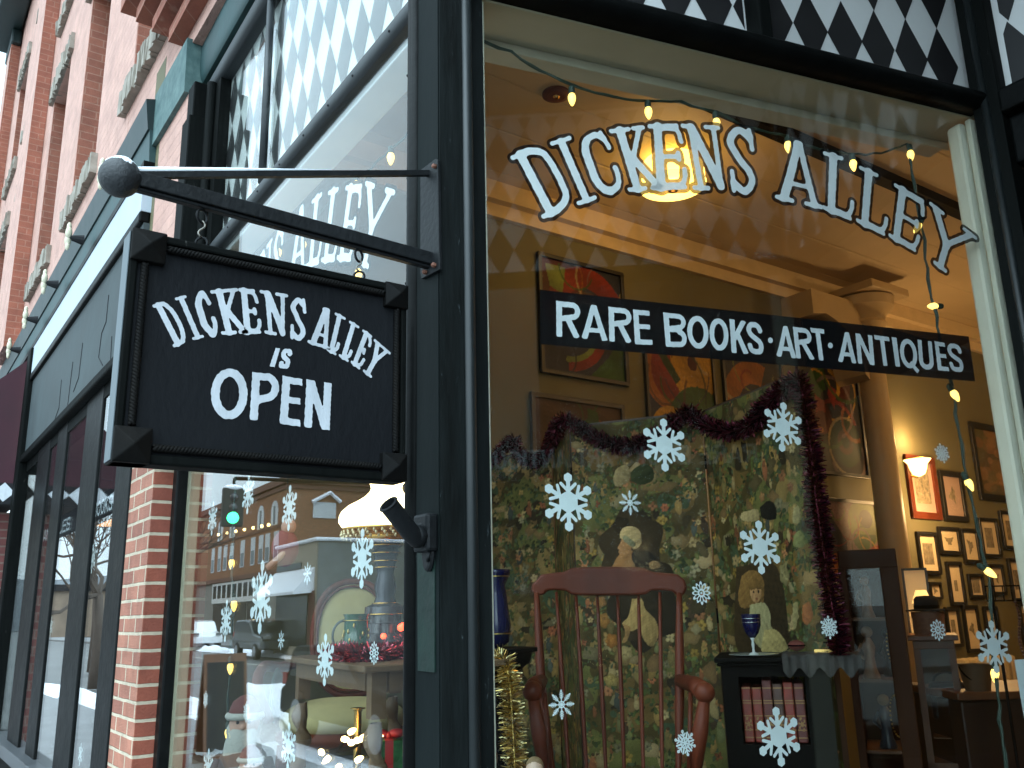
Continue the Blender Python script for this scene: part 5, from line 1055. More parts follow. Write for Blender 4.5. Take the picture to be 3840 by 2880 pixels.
# ---- tinsel
def tinsel(name, label, path, r, n, mats, blades=(.8, 1.25)):
    P = [np.asarray(p, float) for p in path]; seg = [np.linalg.norm(P[i+1]-P[i]) for i in range(len(P)-1)]; cum = np.concatenate([[0], np.cumsum(seg)])
    t = thing(name, label, 'garland', P[0]); MB().tube(P, r*.14, 6).build('core', mats[0], t, smooth=True)
    for mi, m in enumerate(mats):
        mb = MB()
        for k in range(n//len(mats)):
            s = rng.uniform(0, cum[-1]); i = min(len(P)-2, int(np.searchsorted(cum, s)-1)); i = max(0, i); u = (s-cum[i])/max(1e-6, seg[i]); p = P[i]+(P[i+1]-P[i])*u
            ax = (P[i+1]-P[i])/max(1e-6, seg[i]); v = rng.normal(0, 1, 3); v -= ax*(v @ ax)*.75; v /= np.linalg.norm(v); l = r*rng.uniform(*blades); sd = np.cross(v, rng.normal(0, 1, 3)); sd = sd/np.linalg.norm(sd)*r*.09
            mb.add([p-sd, p+sd, p+v*l+sd*.5, p+v*l-sd*.5], [(0, 1, 2, 3)])
        mb.build('tinsel', m, t)
    return t
def on_scr(px, py, d0=.05):
    best = None
    for i in range(4):
        a, b_ = np.array([*hin[i], 0]), np.array([*hin[i+1], 0]); L = np.linalg.norm(b_-a); d = (b_-a)/L; n = np.cross(d, Z)
        if n @ (CAM-a) < 0: n = -n
        p = hit((px, py), a+n*d0, n); u = (p-a) @ d
        if -.03 <= u <= L+(.3 if i == 3 else .03): best = p if best is None else best
    return best
gp = [g_(*q) for q in ((60, 1400), (130, 1345), (195, 1275), (245, 1240), (275, 1330), (330, 1380), (400, 1375), (460, 1300), (520, 1150), (560, 1112), (620, 1150), (720, 1215), (830, 1265), (930, 1285), (1040, 1262), (1150, 1210), (1260, 1110), (1340, 1055), (1390, 1120), (1480, 1175), (1600, 1195), (1700, 1170), (1790, 1090))]+[h_(*q) for q in ((160, 1085), (270, 985), (360, 900), (415, 860), (450, 960), (475, 1120), (505, 1330), (530, 1600))]+[lens(2640, 2180, 660/1564)(*q) for q in ((1110, 60), (1165, 350), (1200, 660))]
gpp = [p for p in (on_scr(*q) for q in gp) if p is not None]
m_t1 = M('maroon_tinsel', (.10, .008, .022), .3, metal=.7, var=.5, vs=60); m_t2 = M('wine_tinsel', (.045, .004, .014), .25, metal=.8)
tinsel('tinsel_garland', 'maroon tinsel garland swagged along the folding screen and hanging down its right edge', gpp, .04, 11000, (m_t1, m_t2))

# ---- rocking chair
CHD = 3.2
rc = thing('rocking_chair', 'red brown spindle back rocking chair in front of the folding screen', 'rocking chair', (*at(z5(760, 1500), 3.05)[:2], SB))
cpt = [(345, 600), (372, 565), (430, 556), (505, 548), (545, 527), (620, 521), (760, 519), (900, 521), (960, 527), (1000, 548), (1080, 556), (1150, 562), (1190, 595), (1203, 640), (1185, 680), (1150, 686), (1118, 660), (1060, 654), (1000, 656), (968, 678), (900, 682), (760, 684), (600, 683), (545, 678), (515, 657), (460, 652), (410, 655), (390, 678), (350, 686), (318, 655), (322, 620)]
vd = at(z5(760, 600), CHD)-CAM; vd[2] = 0; vd /= np.linalg.norm(vd)
fr_ = [hit(z5(*p), at(z5(760, 600), CHD), vd) for p in cpt]
MB().ext(fr_, vd*.026).build('crest_rail', m_wood, rc, bevel=.008)
dz = lambda y: CHD-.13*(y-680)/1000
for x0, x1, x2, lab in ((350, 378, 455, 0), (1157, 1160, 1150, 0)):
    P = [at(z5(x0+(x1-x0)*min(1, t*2)+(x2-x1)*max(0, t*2-1), 670+t*1110), dz(670+t*1110)+.01) for t in np.linspace(0, 1, 14)]
    MB().tube(P, [.0095+.0065*math.sin(math.pi*min(1, t*1.15)) for t in np.linspace(0, 1, 14)], 10).build('back_post', m_wood, rc, smooth=True)
for x0, x1 in ((462, 540), (572, 640), (692, 748), (808, 850), (926, 957), (1047, 1062)):
    P = [at(z5(x0+(x1-x0)*t, 665+t*1115), dz(665+t*1115)+.02*(1-((x0-760)/440)**2)+.012) for t in np.linspace(0, 1, 8)]
    MB().tube(P, [.0055+.0022*math.sin(math.pi*t) for t in np.linspace(0, 1, 8)], 8).build('spindle', m_wood, rc, smooth=True)
sc_ = at(z5(760, 1780), 2.98); seat_z = float(sc_[2]); rt_ = np.array([-vd[1], vd[0], 0])*-1
if rt_ @ (at(z5(1200, 600), CHD)-at(z5(300, 600), CHD)) < 0: rt_ = -rt_
sp2 = [sc_*np.array([1, 1, 0])+rt_*a-vd*b_+Z*seat_z for a, b_ in ((-.21, -.12), (.21, -.12), (.26, .1), (.25, .3), (.1, .34), (-.1, .34), (-.25, .3), (-.26, .1))]
MB().ext(sp2, (0, 0, -.04)).build('seat', m_wood, rc, bevel=.012)
for xa, xb, xk, yk, lx, ly in ((378, 340, 328, 1225, 395, 1700), (1162, 1250, 1300, 1232, 1252, 1700)):
    a0, a1 = at(z5(xa, 1165), dz(1165)), at(z5(xk, yk), 2.86); am = at(z5(xb, 1190), 2.98)
    MB().tube([a0, am, a1], [.021, .027, .03], 10).ball(a1, .031, 10).build('arm', m_wood, rc, smooth=True)
    MB().tube([a1-Z*.01, at(z5((xk+lx)/2, 1450), 2.86), at(z5(lx, ly), 2.87)], [.016, .024, .015], 10).build('arm_post', m_wood, rc, smooth=True)
    mid = at(z5(1222 if xa > 700 else 395, 1230), 2.95); MB().tube([mid, at(z5(1213 if xa > 700 else 430, 1720), 2.93)], [.0075, .009], 8).build('arm_spindle', m_wood, rc, smooth=True)
for a, b_ in ((-.2, -.1), (.2, -.1), (.22, .28), (-.22, .28)):
    t0 = sc_*np.array([1, 1, 0])+rt_*a-vd*b_+Z*(seat_z-.03); t1 = t0+rt_*a*.15; t1[2] = SB+.04
    MB().tube([t0, (t0+t1)/2, t1], [.016, .021, .014], 10).build('leg', m_wood, rc, smooth=True)
for s in (-1, 1):
    P = [sc_*np.array([1, 1, 0])+rt_*s*.235-vd*t+Z*(SB+.022+.10*((t-.09)/.5)**2) for t in np.linspace(-.42, .5, 12)]
    MB().tube(P, .0165, 8).build('rocker', m_wood, rc, smooth=True)

# ---- cabinet with red leather books, goblet, cloth
z8 = lens(2640, 2180, 660/1564)
k0, k1 = at(z8(150, 770), 3.3), at(z8(1110, 775), 3.3); ev_ = (k1-k0)*np.array([1, 1, 0]); cw = float(np.linalg.norm(ev_)); ev_ /= cw; ed = np.cross(Z, ev_)
if ed @ (k0-CAM) < 0: ed = -ed
kt = float(k0[2])+.005; K0 = np.array([k0[0], k0[1], 0])
def kp(u, v, z): return K0+ev_*u+ed*v+Z*z
def kbox(mb, u0, u1, v0, v1, z0, z1): return mb.obox(kp((u0+u1)/2, (v0+v1)/2, (z0+z1)/2), ev_*(u1-u0)/2, ed*(v1-v0)/2, Z*(z1-z0)/2)
cbn = thing('book_cabinet', 'small black cabinet with an open front holding red leather books', 'cabinet', kp(cw/2, .15, SB))
def kc(x, y):
    p = hit(z8(x, y), K0, ed); return float((p-K0) @ ev_), float(p[2])
ou0, oz1 = kc(303, 850); ou1, _ = kc(895, 870); _, oz0 = kc(350, 1450)
fm_ = MB(); kbox(fm_, 0, ou0, 0, .03, SB, kt); kbox(fm_, ou1, cw, 0, .03, SB, kt); kbox(fm_, ou0, ou1, 0, .03, oz1, kt); kbox(fm_, ou0, ou1, 0, .03, SB, oz0); fm_.build('front', m_darkwood, cbn)
sd_ = MB(); kbox(sd_, 0, .02, .03, .36, SB, kt); kbox(sd_, cw-.02, cw, .03, .36, SB, kt); kbox(sd_, .02, cw-.02, .34, .36, SB, kt); kbox(sd_, .02, cw-.02, .03, .34, oz0-.02, oz0-.001); sd_.build('carcass', m_darkwood, cbn)
tp = MB(); kbox(tp, -.012, cw+.02, -.02, .37, kt+.001, kt+.012); kbox(tp, -.02, cw+.03, -.028, .38, kt+.013, kt+.03); tp.build('top', m_darkwood, cbn, bevel=.004); kt2 = kt+.03
nb = 6; bw = (ou1-ou0-.008)/nb; bookh = oz1-oz0-.012
m_leath = [M('red_leather_%s' % n, c, .45, var=.3, vs=30, bump=.3, bs=120) for n, c in (('bright', (.22, .028, .016)), ('deep', (.11, .018, .014)), ('brown', (.075, .03, .02)))]
bl_ = ['first red leather book from the left in the black cabinet', 'second red leather book from the left in the black cabinet', 'third red leather book from the left in the black cabinet', 'brown leather book right of the three red ones in the cabinet', 'fifth leather book from the left in the black cabinet', 'last leather book at the right end of the black cabinet']
for i in range(nb):
    u0 = ou0+.004+i*bw; bk = thing('leather_book', bl_[i], 'book', kp(u0+bw/2, .06, oz0), 'leather books in the cabinet')
    kbox(MB(), u0+.001, u0+bw-.0015, .036+.004*rng.random(), .2, oz0+.001, oz0+bookh*(1-.13*rng.random())).build('cover', m_leath[(0, 0, 1, 2, 0, 1)[i]], bk, bevel=.005)
    gb = MB()
    for f in (.08, .2, .42, .62, .66, .86): kbox(gb, u0+.002, u0+bw-.0025, .0335, .037, oz0+bookh*f, oz0+bookh*f+.0035)
    V, Fc = shape_faces(lambda x, y: np.minimum(np.hypot(x, y)-.55, np.abs(np.hypot(x, y*.6)-.85)-.1)+.15*np.sin(6*np.arctan2(y, x)), -1.2, 1.2, -1.6, 1.6, .15)
    gb.add([kp(u0+bw/2+p[0]*bw*.33, .0335, oz0+bookh*.3+p[1]*bw*.4) for p in V], Fc); gb.build('gilding', M('dull_gilding', (.3, .16, .06), .5, metal=.5), bk)
m_cobalt = M('cobalt_glass', (.006, .007, .045), .15, var=.3, coat=.2); m_clear = glass_mat('clear_glassware', (.93, .95, .94), 0)
gc = np.array(at(z8(447, 690), 3.36)); gc[2] = kt2; kk = .422*3.36/3344
gob = thing('goblet', 'cobalt blue goblet with a clear stem on a glass plate', 'goblet', gc)
MB().lathe([(.006, 265*kk), (.02, 250*kk), (.03, 300*kk)][0:1]+[(22*kk, 145*kk+.0), (55*kk, 185*kk), (76*kk, 245*kk), (80*kk, 335*kk), (76*kk, 335*kk), (70*kk, 245*kk), (45*kk, 190*kk), (0, 170*kk)], gc, 24).build('bowl', m_cobalt, gob, smooth='auto')
MB().torus(gc+Z*300*kk, 80*kk, .0014, Z, 24, 6).torus(gc+Z*270*kk, 79*kk, .0012, Z, 24, 6).build('silver_band', M('silver_band', (.6, .6, .62), .25, metal=1), gob, smooth=True)
MB().lathe([(42*kk, .004), (40*kk, .008), (12*kk, .014), (9*kk, 60*kk), (14*kk, 90*kk), (9*kk, 120*kk), (22*kk, 146*kk)], gc, 18).build('stem', M('clear_cut_glass', (.55, .58, .55), .08, spec=.8), gob, smooth=True)
plt_ = MB().lathe([(0, .0015), (.06, .0015), (.085, .006), (.086, .008), (.06, .004), (0, .0035)], gc, 32).build('glass_plate', M('pressed_glass', (.35, .37, .33), .1, spec=.8), None, smooth='auto'); tag(plt_, 'clear glass plate under the cobalt goblet on the black cabinet', 'plate')
cl_v = []; nu, nv = 34, 18
for j in range(nv):
    for i in range(nu):
        u = .205+.25*i/(nu-1); s = j/(nv-1)*.3; wv = .012*math.sin(i*.9+1)+.01*math.sin(i*2.1+j*.3)
        if s < .13: p = kp(u, .10-s, kt2+.004+.006*abs(math.sin(i*.7+j*.5))+.006*rng.random())
        else:
            hang = (s-.13)*(.55+.45*math.sin(i*.37+.6)**2); p = kp(u, -.032-.004-.010*abs(math.sin(i*.8)), kt2+.006-hang*.42)
        cl_v.append(p)
ct = MB().add(cl_v, [(j*nu+i, j*nu+i+1, (j+1)*nu+i+1, (j+1)*nu+i) for j in range(nv-1) for i in range(nu-1)]).build('draped_cloth', M('dark_grey_cloth', (.035, .03, .026), .8, var=.4, vs=30, bump=.4, bs=120), None, smooth=True); tag(ct, 'dark crumpled cloth draped over the front edge of the black cabinet', 'cloth')
pc = at(z8(825, 600), 3.36); pcz = kt2+.018
pcn = thing('pincushion', 'small red brown cushion lying on the dark draped cloth', 'cushion', (pc[0], pc[1], pcz))
MB().ball((pc[0], pc[1], pcz+.016), .03, 10, (1, .8, .62)).build('cushion', M('red_velvet', (.14, .03, .02), .8, var=.2), pcn, smooth=True); MB().torus((pc[0], pc[1], pcz+.016), .028, .003, Z, 20, 6).build('cord_trim', m_t2, pcn)
trp = kp(cw+.035, .12, kt2); tt = thing('brass_tray', 'brass edged tray sticking out past the right corner of the black cabinet', 'tray', trp)
tb_ = MB(); kbox(tb_, cw-.04, cw+.045, .02, .2, kt2+.001, kt2+.006); tb_.build('base', m_brass, tt); tb_ = MB(); kbox(tb_, cw+.04, cw+.046, .02, .2, kt2+.006, kt2+.022); kbox(tb_, cw-.04, cw+.04, .02, .026, kt2+.006, kt2+.022); tb_.build('rim', m_brass, tt)

# ---- tall glazed cabinet with figurines
t0, t1 = at(z9(600, 430), 4.35), at(z9(930, 412), 4.35); te_ = (t1-t0)*np.array([1, 1, 0]); tw = float(np.linalg.norm(te_)); te_ /= tw; td_ = np.cross(Z, te_)
if td_ @ (t0-CAM) < 0: td_ = -td_
tz = float(t0[2]); T0 = np.array([t0[0], t0[1], 0])
def tbox(mb, u0, u1, v0, v1, z0, z1): c = T0+te_*(u0+u1)/2+td_*(v0+v1)/2+Z*(z0+z1)/2; return mb.obox(c, te_*(u1-u0)/2, td_*(v1-v0)/2, Z*(z1-z0)/2)
tc_ = thing('glazed_cabinet', 'tall brown glazed cabinet full of figurines beside the tinsel garland', 'display cabinet', T0+te_*tw/2+td_*.2)
st_ = MB(); tbox(st_, 0, .03, 0, .03, 0, tz-.08); tbox(st_, tw-.075, tw, 0, .04, 0, tz-.08); tbox(st_, tw-.03, tw, .36, .4, 0, tz-.08); tbox(st_, 0, .03, .36, .4, 0, tz-.08); tbox(st_, 0, tw, 0, .4, tz-.08, tz); tbox(st_, .03, tw-.075, .0, .03, 0, .5); tbox(st_, .0, tw, .401, .415, 0, tz); st_.build('frame', M('cabinet_wood', (.055, .02, .009), .5, col2=(.085, .034, .015), vs=6, stretch=(1, 1, .15), spec=.1), tc_, bevel=.005)
sh_ = MB()
for z in (.98, 1.27, 1.53): tbox(sh_, .03, tw-.03, .04, .395, z, z+.012)
sh_.build('shelf', m_brownwood, tc_)
gl_ = MB(); tbox(gl_, .03, tw-.075, .012, .016, .5, tz-.08); gl_.build('door_glass', glass_mat('dusty_cabinet_glass', (.9, .88, .84), 0, 1, .4), tc_)
figl = ['pinkish figurine with a round head on the upper shelf of the glazed cabinet', 'tall pale figurine on the middle shelf of the glazed cabinet', 'blue dressed figurine on the lower shelf of the glazed cabinet', 'dark bottle like figurine at the back of the middle shelf']
for i, (u, v, z, s, c, hd) in enumerate(((.1, .1, 1.542, .07, (.22, .13, .08), (.35, .2, .12)), (.085, .1, 1.282, .085, (.3, .17, .1), (.4, .24, .14)), (.12, .12, .992, .085, (.03, .045, .08), (.3, .2, .1)), (.17, .25, 1.282, .08, (.03, .025, .02), (.05, .04, .03)))):
    p = T0+te_*u+td_*v+Z*z; ft = thing('figurine', figl[i], 'figurine', p, 'figurines in the glazed cabinet')
    MB().lathe([(s*.42, 0), (s*.45, s*.1), (s*.3, s*.5), (s*.24, s*1.1), (s*.34, s*1.6), (s*.2, s*1.95), (s*.1, s*2.1)], p, 14).tube([p+Z*s*1.75-te_*s*.3, p+Z*s*1.3-te_*s*.55-td_*s*.2, p+Z*s*1.0-te_*s*.25-td_*s*.4], [s*.1, s*.09, s*.07], 8).build('body', M('figurine_glaze_%s' % 'abcd'[i], c, .35, var=.3, vs=25), ft, smooth=True)
    MB().ball(p+Z*s*2.35, s*.3, 8).build('head', M('figurine_face_%s' % 'abcd'[i], hd, .4), ft, smooth=True)
for i, (u, z) in enumerate(((.19, 1.42), (.17, 1.13))):
    p = T0+te_*u+td_*.075+Z*z; nk = thing('necklace', ('gold bead necklace hanging in the middle of the glazed cabinet', 'gold bead necklace hanging low in the glazed cabinet')[i], 'necklace', p, 'necklaces in the glazed cabinet')
    mb = MB(); n_ = 26
    for k in range(n_): q = R(200+320*k/n_+-90+60-90); mb.ball(p+te_*.028*math.cos(q)+Z*.085*math.sin(q), .0042, 5)
    mb.build('beads', m_gold, nk, smooth=True); MB().torus(p+Z*.085, .005, .0015, td_, 12, 5).build('clasp', m_brass, nk)

# ---- small glass case with hat box, hat and little lamp
c0, c1 = at(h6(425, 500), 5.0), at(h6(795, 490), 5.0); ce = (c1-c0)*np.array([1, 1, 0]); cw2 = float(np.linalg.norm(ce)); ce /= cw2; cd = np.cross(Z, ce)
if cd @ (c0-CAM) < 0: cd = -cd
cz = float(c0[2]); C0 = np.array([c0[0], c0[1], 0])
def cbox(mb, u0, u1, v0, v1, z0, z1): return mb.obox(C0+ce*(u0+u1)/2+cd*(v0+v1)/2+Z*(z0+z1)/2, ce*(u1-u0)/2, cd*(v1-v0)/2, Z*(z1-z0)/2)
cs = thing('jewellery_case', 'wood framed glass case with a bag and necklace stands inside', 'display case', C0+ce*cw2/2+cd*.2)
mb = MB(); cbox(mb, -.02, cw2+.02, -.02, .42, cz-.015, cz+.01); cbox(mb, 0, cw2, 0, .4, cz-.055, cz-.015); mb.build('top', m_brownwood, cs, bevel=.003)
mb = MB()
for u in (0, cw2-.03):
    for v in (0, .37): cbox(mb, u, u+.03, v, v+.03, 0, cz-.055)
cbox(mb, 0, cw2, 0, .4, .78, .86); mb.build('frame', m_brownwood, cs)
mb = MB(); cbox(mb, .03, cw2-.03, .012, .016, .86, cz-.055); mb.build('glass', bpy.data.materials['dusty_cabinet_glass'], cs)
mb = MB(); cbox(mb, .03, cw2-.03, .385, .39, .86, cz-.055); mb.build('back_panel', M('case_lining', (.16, .13, .07), .8, var=.1), cs)
bp_ = C0+ce*.13+cd*.16+Z*1.08; bgq = thing('beaded_bag', 'dark blue handbag standing in the wood framed glass case', 'bag', bp_)
MB().obox(bp_+Z*.05, ce*.085, cd*.035, Z*.09).build('body', M('navy_beadwork', (.012, .018, .035), .4, var=.4, vs=60, bump=.6, bs=150), bgq, bevel=.02); MB().tube([bp_+Z*.135+ce*.06*math.cos(R(q))+Z*.05*math.sin(R(q)) for q in range(0, 181, 15)], .006, 6).build('handle', m_darkwood, bgq, smooth=True)
mb = MB(); cbox(mb, .04, cw2-.04, .03, .38, .965, .972); mb.build('shelf', m_brownwood, cs)
for i, u in enumerate((.13, .26)):
    p = C0+ce*u+cd*.12+Z*.862; bs_ = thing('necklace_stand', ('black necklace bust with a pale bead strand, left of the pair in the glass case', 'black necklace bust at the right of the pair in the glass case')[i], 'necklace stand', p, 'necklace busts in the case')
    MB().ext([p+ce*a+Z*b_ for a, b_ in ((-.035, 0), (.035, 0), (.05, .07), (.02, .095), (-.02, .095), (-.05, .07))], cd*.02).build('bust', m_darkwood, bs_, bevel=.006)
    m2 = MB()
    for k in range(24): q = R(170+200*k/23); m2.ball(p-cd*.004+ce*.032*math.cos(q)+Z*(.07+.055*math.sin(q)), .0042, 5)
    m2.build('bead_strand', M('pale_beads', (.5, .38, .24), .3), bs_, smooth=True)
hb = C0+ce*.085+cd*.18+Z*(cz+.011); hx = thing('hat_box', 'small pinkish brown round box on top of the glass case', 'box', hb)
MB().lathe([(.0, 0), (.075, 0), (.075, .09)], hb, 28).build('box', M('floral_paper', (.3, .16, .09), .7, col2=(.18, .08, .05), vs=40), hx, smooth='auto'); MB().lathe([(.078, .08), (.078, .11), (0, .112)], hb, 28).build('lid', M('box_lid', (.26, .13, .08), .7), hx, smooth='auto')
ht = thing('black_hat', 'black brimmed hat resting on the round box', 'hat', hb+Z*.112)
MB().lathe([(.1, 0), (.104, .006), (.06, .012)], hb+Z*.113, 26).build('brim', m_dark, ht, smooth=True); MB().lathe([(.06, .012), (.058, .06), (.045, .075), (0, .078)], hb+Z*.113, 26).build('crown', m_dark, ht, smooth=True); MB().lathe([(.0615, .013), (.0615, .03)], hb+Z*.113, 26).build('ribbon', m_darkwood, ht)
lp = at(h6(518, 195), 5.25); tl_ = thing('small_lamp', 'little table lamp with a glowing cone shade behind the black hat', 'table lamp', (lp[0], lp[1], cz))
MB().lathe([(.05, 0), (.026, .066), (.025, .067)], lp, 24).build('shade', emit_mat('small_shade', (1., .62, .2), 1.7), tl_, smooth='auto'); MB().lathe([(.05, cz-lp[2]+.012), (.045, cz-lp[2]+.03), (.012, cz-lp[2]+.05), (.018, (cz-lp[2])/2), (.01, .06)], lp, 14).build('base', m_brass, tl_, smooth=True)
plamp('small_lamp_light', lp-Z*.06, 11, rad=.03)
lf = thing('leaning_frame', 'thin black framed pale picture standing behind the glass case', 'framed print', at(h7(480, 1900), 5.4))
fa, fb = at(h7(372, 1442), 5.45), at(h7(598, 1448), 5.45); fa2 = np.array([fa[0], fa[1], cz+.01])
fe = (fb-fa)*np.array([1, 1, 0]); fwid = float(np.linalg.norm(fe)); fe /= fwid; fn = np.cross(fe, Z)
if fn @ (CAM-fa) < 0: fn = -fn
fh_ = float(fa[2])-cz-.01
MB().obox(fa2+fe*fwid/2+Z*fh_/2, fe*fwid/2, fn*.005, Z*fh_/2).build('picture', m_paper, lf)
fm2 = MB()
for u in (0, fwid): fm2.obox(fa2+fe*u+Z*fh_/2+fn*.006, fe*.006, fn*.008, Z*fh_/2)
fm2.obox(fa2+fe*fwid/2+Z*fh_+fn*.006, fe*(fwid/2+.006), fn*.008, Z*.006); fm2.build('frame', m_frame, lf)

# ---- wire rack, radiator, bucket, chest
w0 = at(h6(1075, 45), 3.6); we = RV*np.array([1, 1, 0]); we /= np.linalg.norm(we); wd = np.cross(Z, we); wr = thing('wire_rack', 'black wire jewellery rack hung with beads near the right jamb', 'rack', (w0[0], w0[1], .0)); mb = MB(); W0 = np.array([w0[0], w0[1], 0]); wt = float(w0[2])
for z in (wt, wt-.05): mb.tube([W0+Z*z, W0+we*.4+Z*z], .003, 6)
for k in range(14): mb.tube([W0+we*.03*k+Z*wt, W0+we*.03*k+Z*(wt-.05)], .0022, 5)
for u in (.02, .38): mb.tube([W0+we*u+Z*wt, W0+we*u+Z*0], .005, 6)
mb.build('frame', m_darkwood, wr)
for k in range(9):
    m2 = MB(); u = .1+.03*k+rng.uniform(-.008, .008); l = rng.uniform(.15, .3)
    for j in range(int(l/.011)): m2.ball(W0+we*(u+.006*math.sin(j*.4+k))+Z*(wt-.055-.011*j)-wd*.005, .0055, 5)
    m2.build('bead_strand', M('dark_beads_%s' % 'abc'[k % 3], ((.08, .03, .02), (.12, .07, .03), (.03, .02, .02))[k % 3], .3), wr, smooth=True)
r0 = hit(h6(820, 690), (-4.3, 0, 0), X); rd = thing('radiator', 'cream column radiator against the olive wall', 'radiator', (-4.3, float(r0[1]), 0)); mb = MB()
for k in range(8): mb.box((-4.36, float(r0[1])+.11*k, .12), (-4.22, float(r0[1])+.11*k+.085, float(r0[2])))
mb.build('column', M('cream_radiator_paint', (.5, .4, .24), .5), rd, bevel=.03); MB().tube([(-4.29, float(r0[1])-.05, .16), (-4.29, float(r0[1])+.95, .16)], .02, 8).build('pipe', m_brass, rd)
ch0 = at(h6(845, 985), 4.9); ce2 = RV*np.array([1, 1, 0]); ce2 /= np.linalg.norm(ce2); cd2 = np.cross(Z, ce2)
ch = thing('dark_chest', 'dark wooden chest at the bottom right behind the hanging cord', 'chest', ch0*np.array([1, 1, 0])+ce2*.5); Ch = ch0*np.array([1, 1, 0]); chz = float(ch0[2])
MB().obox(Ch+ce2*.6+cd2*.3+Z*(chz/2-.02), ce2*.6, cd2*.3, Z*(chz/2-.02)).build('carcass', M('chest_wood', (.035, .018, .01), .5, var=.3, stretch=(1, 1, .2)), ch, bevel=.01); MB().obox(Ch+ce2*.6+cd2*.3+Z*(chz-.018), ce2*.62, cd2*.32, Z*.018).build('lid', m_brownwood, ch, bevel=.006)
bkp = at(h6(1015, 965), 5.0); bkp[2] = chz; bk = thing('small_pail', 'small brass pail standing on the dark chest', 'pail', bkp)
MB().lathe([(0, 0), (.055, 0), (.075, .12), (.078, .122), (.07, .12), (.05, .008)], bkp, 22).build('body', m_oldwood, bk, smooth='auto'); MB().tube([bkp+Z*.11+ce2*.077*math.cos(R(q))+(Z*-.07-cd2*.05)*math.sin(R(q)) for q in range(0, 181, 12)], .004, 6).build('handle', m_darkwood, bk, smooth=True)
nq = [onB(q, .0552) for q in (lens(3240, 2180, 600/1422)(1335, 697), (3905, 2468), (3930, 2730), lens(3240, 2180, 600/1422)(1422, 1215))]
ntc = MB().add(nq, [(0, 1, 2, 3)]).build('paper_notice', M('notice_paper', (.7, .78, .8), .7, var=.03)); tag(ntc, 'blank pale paper notice stuck on the glass at the right jamb', 'notice')

# ---- vase, gold tinsel and doll at the left edge of the entrance window
vp = at(z5(118, 1005), 2.75); ped = thing('pedestal', 'dark turned pedestal behind the corner post carrying a blue vase', 'pedestal', (vp[0], vp[1], SB)); pz = float(vp[2])
MB().lathe([(.12, SB), (.1, SB+.04), (.035, SB+.08), (.045, (SB+pz)/2), (.03, pz-.08), (.1, pz-.03), (.11, pz)], (vp[0], vp[1], 0), 20).build('column', m_darkwood, ped, smooth='auto'); MB().lathe([(.125, pz+.001), (.125, pz+.012), (0, pz+.012)], (vp[0], vp[1], 0), 24).build('top', m_darkwood, ped, smooth='auto')
vs_ = thing('blue_vase', 'cobalt blue vase with gilt bands at the left edge of the entrance window', 'vase', (vp[0], vp[1], pz+.012)); V0 = (vp[0], vp[1], pz+.0125); kv = .663*2.75/3344
MB().lathe([(30*kv, 0), (75*kv, 30*kv), (88*kv, 120*kv), (70*kv, 250*kv), (60*kv, 330*kv), (88*kv, 395*kv), (92*kv, 415*kv), (80*kv, 412*kv)], V0, 26).build('body', m_cobalt, vs_, smooth=True); MB().torus(np.array(V0)+Z*378*kv, 82*kv, .002, Z, 26, 6).torus(np.array(V0)+Z*75*kv, 86*kv, .002, Z, 26, 6).build('gilt_band', m_gold, vs_, smooth=True)
gg = [at(z5(*q), d) for q, d in (((120, 1050), 2.62), ((165, 1040), 2.6), ((190, 1120), 2.58), ((205, 1250), 2.57), ((215, 1420), 2.56), ((225, 1600), 2.55), ((228, 1800), 2.54))]
tinsel('gold_tinsel', 'gold tinsel garland hanging beside the rocking chair at the left of the pane', gg, .022, 1500, (M('gold_tinsel_foil', (.62, .45, .16), .28, metal=1), M('pale_gold_foil', (.5, .42, .22), .25, metal=1)), (.9, 2.0))
dh = at(z5(340, 1668), 2.5); dl = thing('doll', 'small pale doll whose head just shows at the bottom of the entrance window', 'doll', (dh[0], dh[1], SB))
MB().ball(dh, .023, 10, (1, 1, 1.1)).build('head', M('doll_porcelain', (.5, .34, .25), .4), dl, smooth=True); MB().lathe([(.1, SB), (.09, SB+.1), (.04, dh[2]-.1), (.035, dh[2]-.05), (.012, dh[2]-.02)], (dh[0], dh[1], 0), 18).build('dress', M('doll_dress', (.3, .1, .08), .8), dl, smooth=True); MB().ball(dh+Z*.008+vd*.006, .0235, 8).build('hair', M('doll_hair', (.2, .13, .06), .8), dl, smooth=True)
# ================================================================== things shown in the street window
za = lens(1040, 2340, 540/1659); zb2 = lens(1050, 1780, 510/1410)
struct(MB().add([(-3.85, .18, 1.08), (-1.75, .18, 1.08), (-1.75, .62, 1.08), (-3.85, .62, 1.08)], [(0, 1, 2, 3)]).box((-3.85, .18, .62), (-1.75, .62, 1.075)).build('window_ledge', M('ledge_paint', (.1, .07, .05), .7)))
nx, ny = 70, 24; cv = []
for j in range(ny):
    for i in range(nx):
        x, y = -3.83+2.06*i/(nx-1), .19+.42*j/(ny-1); cv.append((x, y, 1.083+.028*(math.sin(x*9+y*5)*.5+.5)+.018*rng.random()))
cb = MB().add(cv, [(j*nx+i, j*nx+i+1, (j+1)*nx+i+1, (j+1)*nx+i) for j in range(ny-1) for i in range(nx-1)]).build('cotton_snow', M('cotton_wool', (.42, .42, .44), .95, var=.15, vs=30, bump=.6, bs=60), None, smooth=True); tag(cb, kind='stuff')
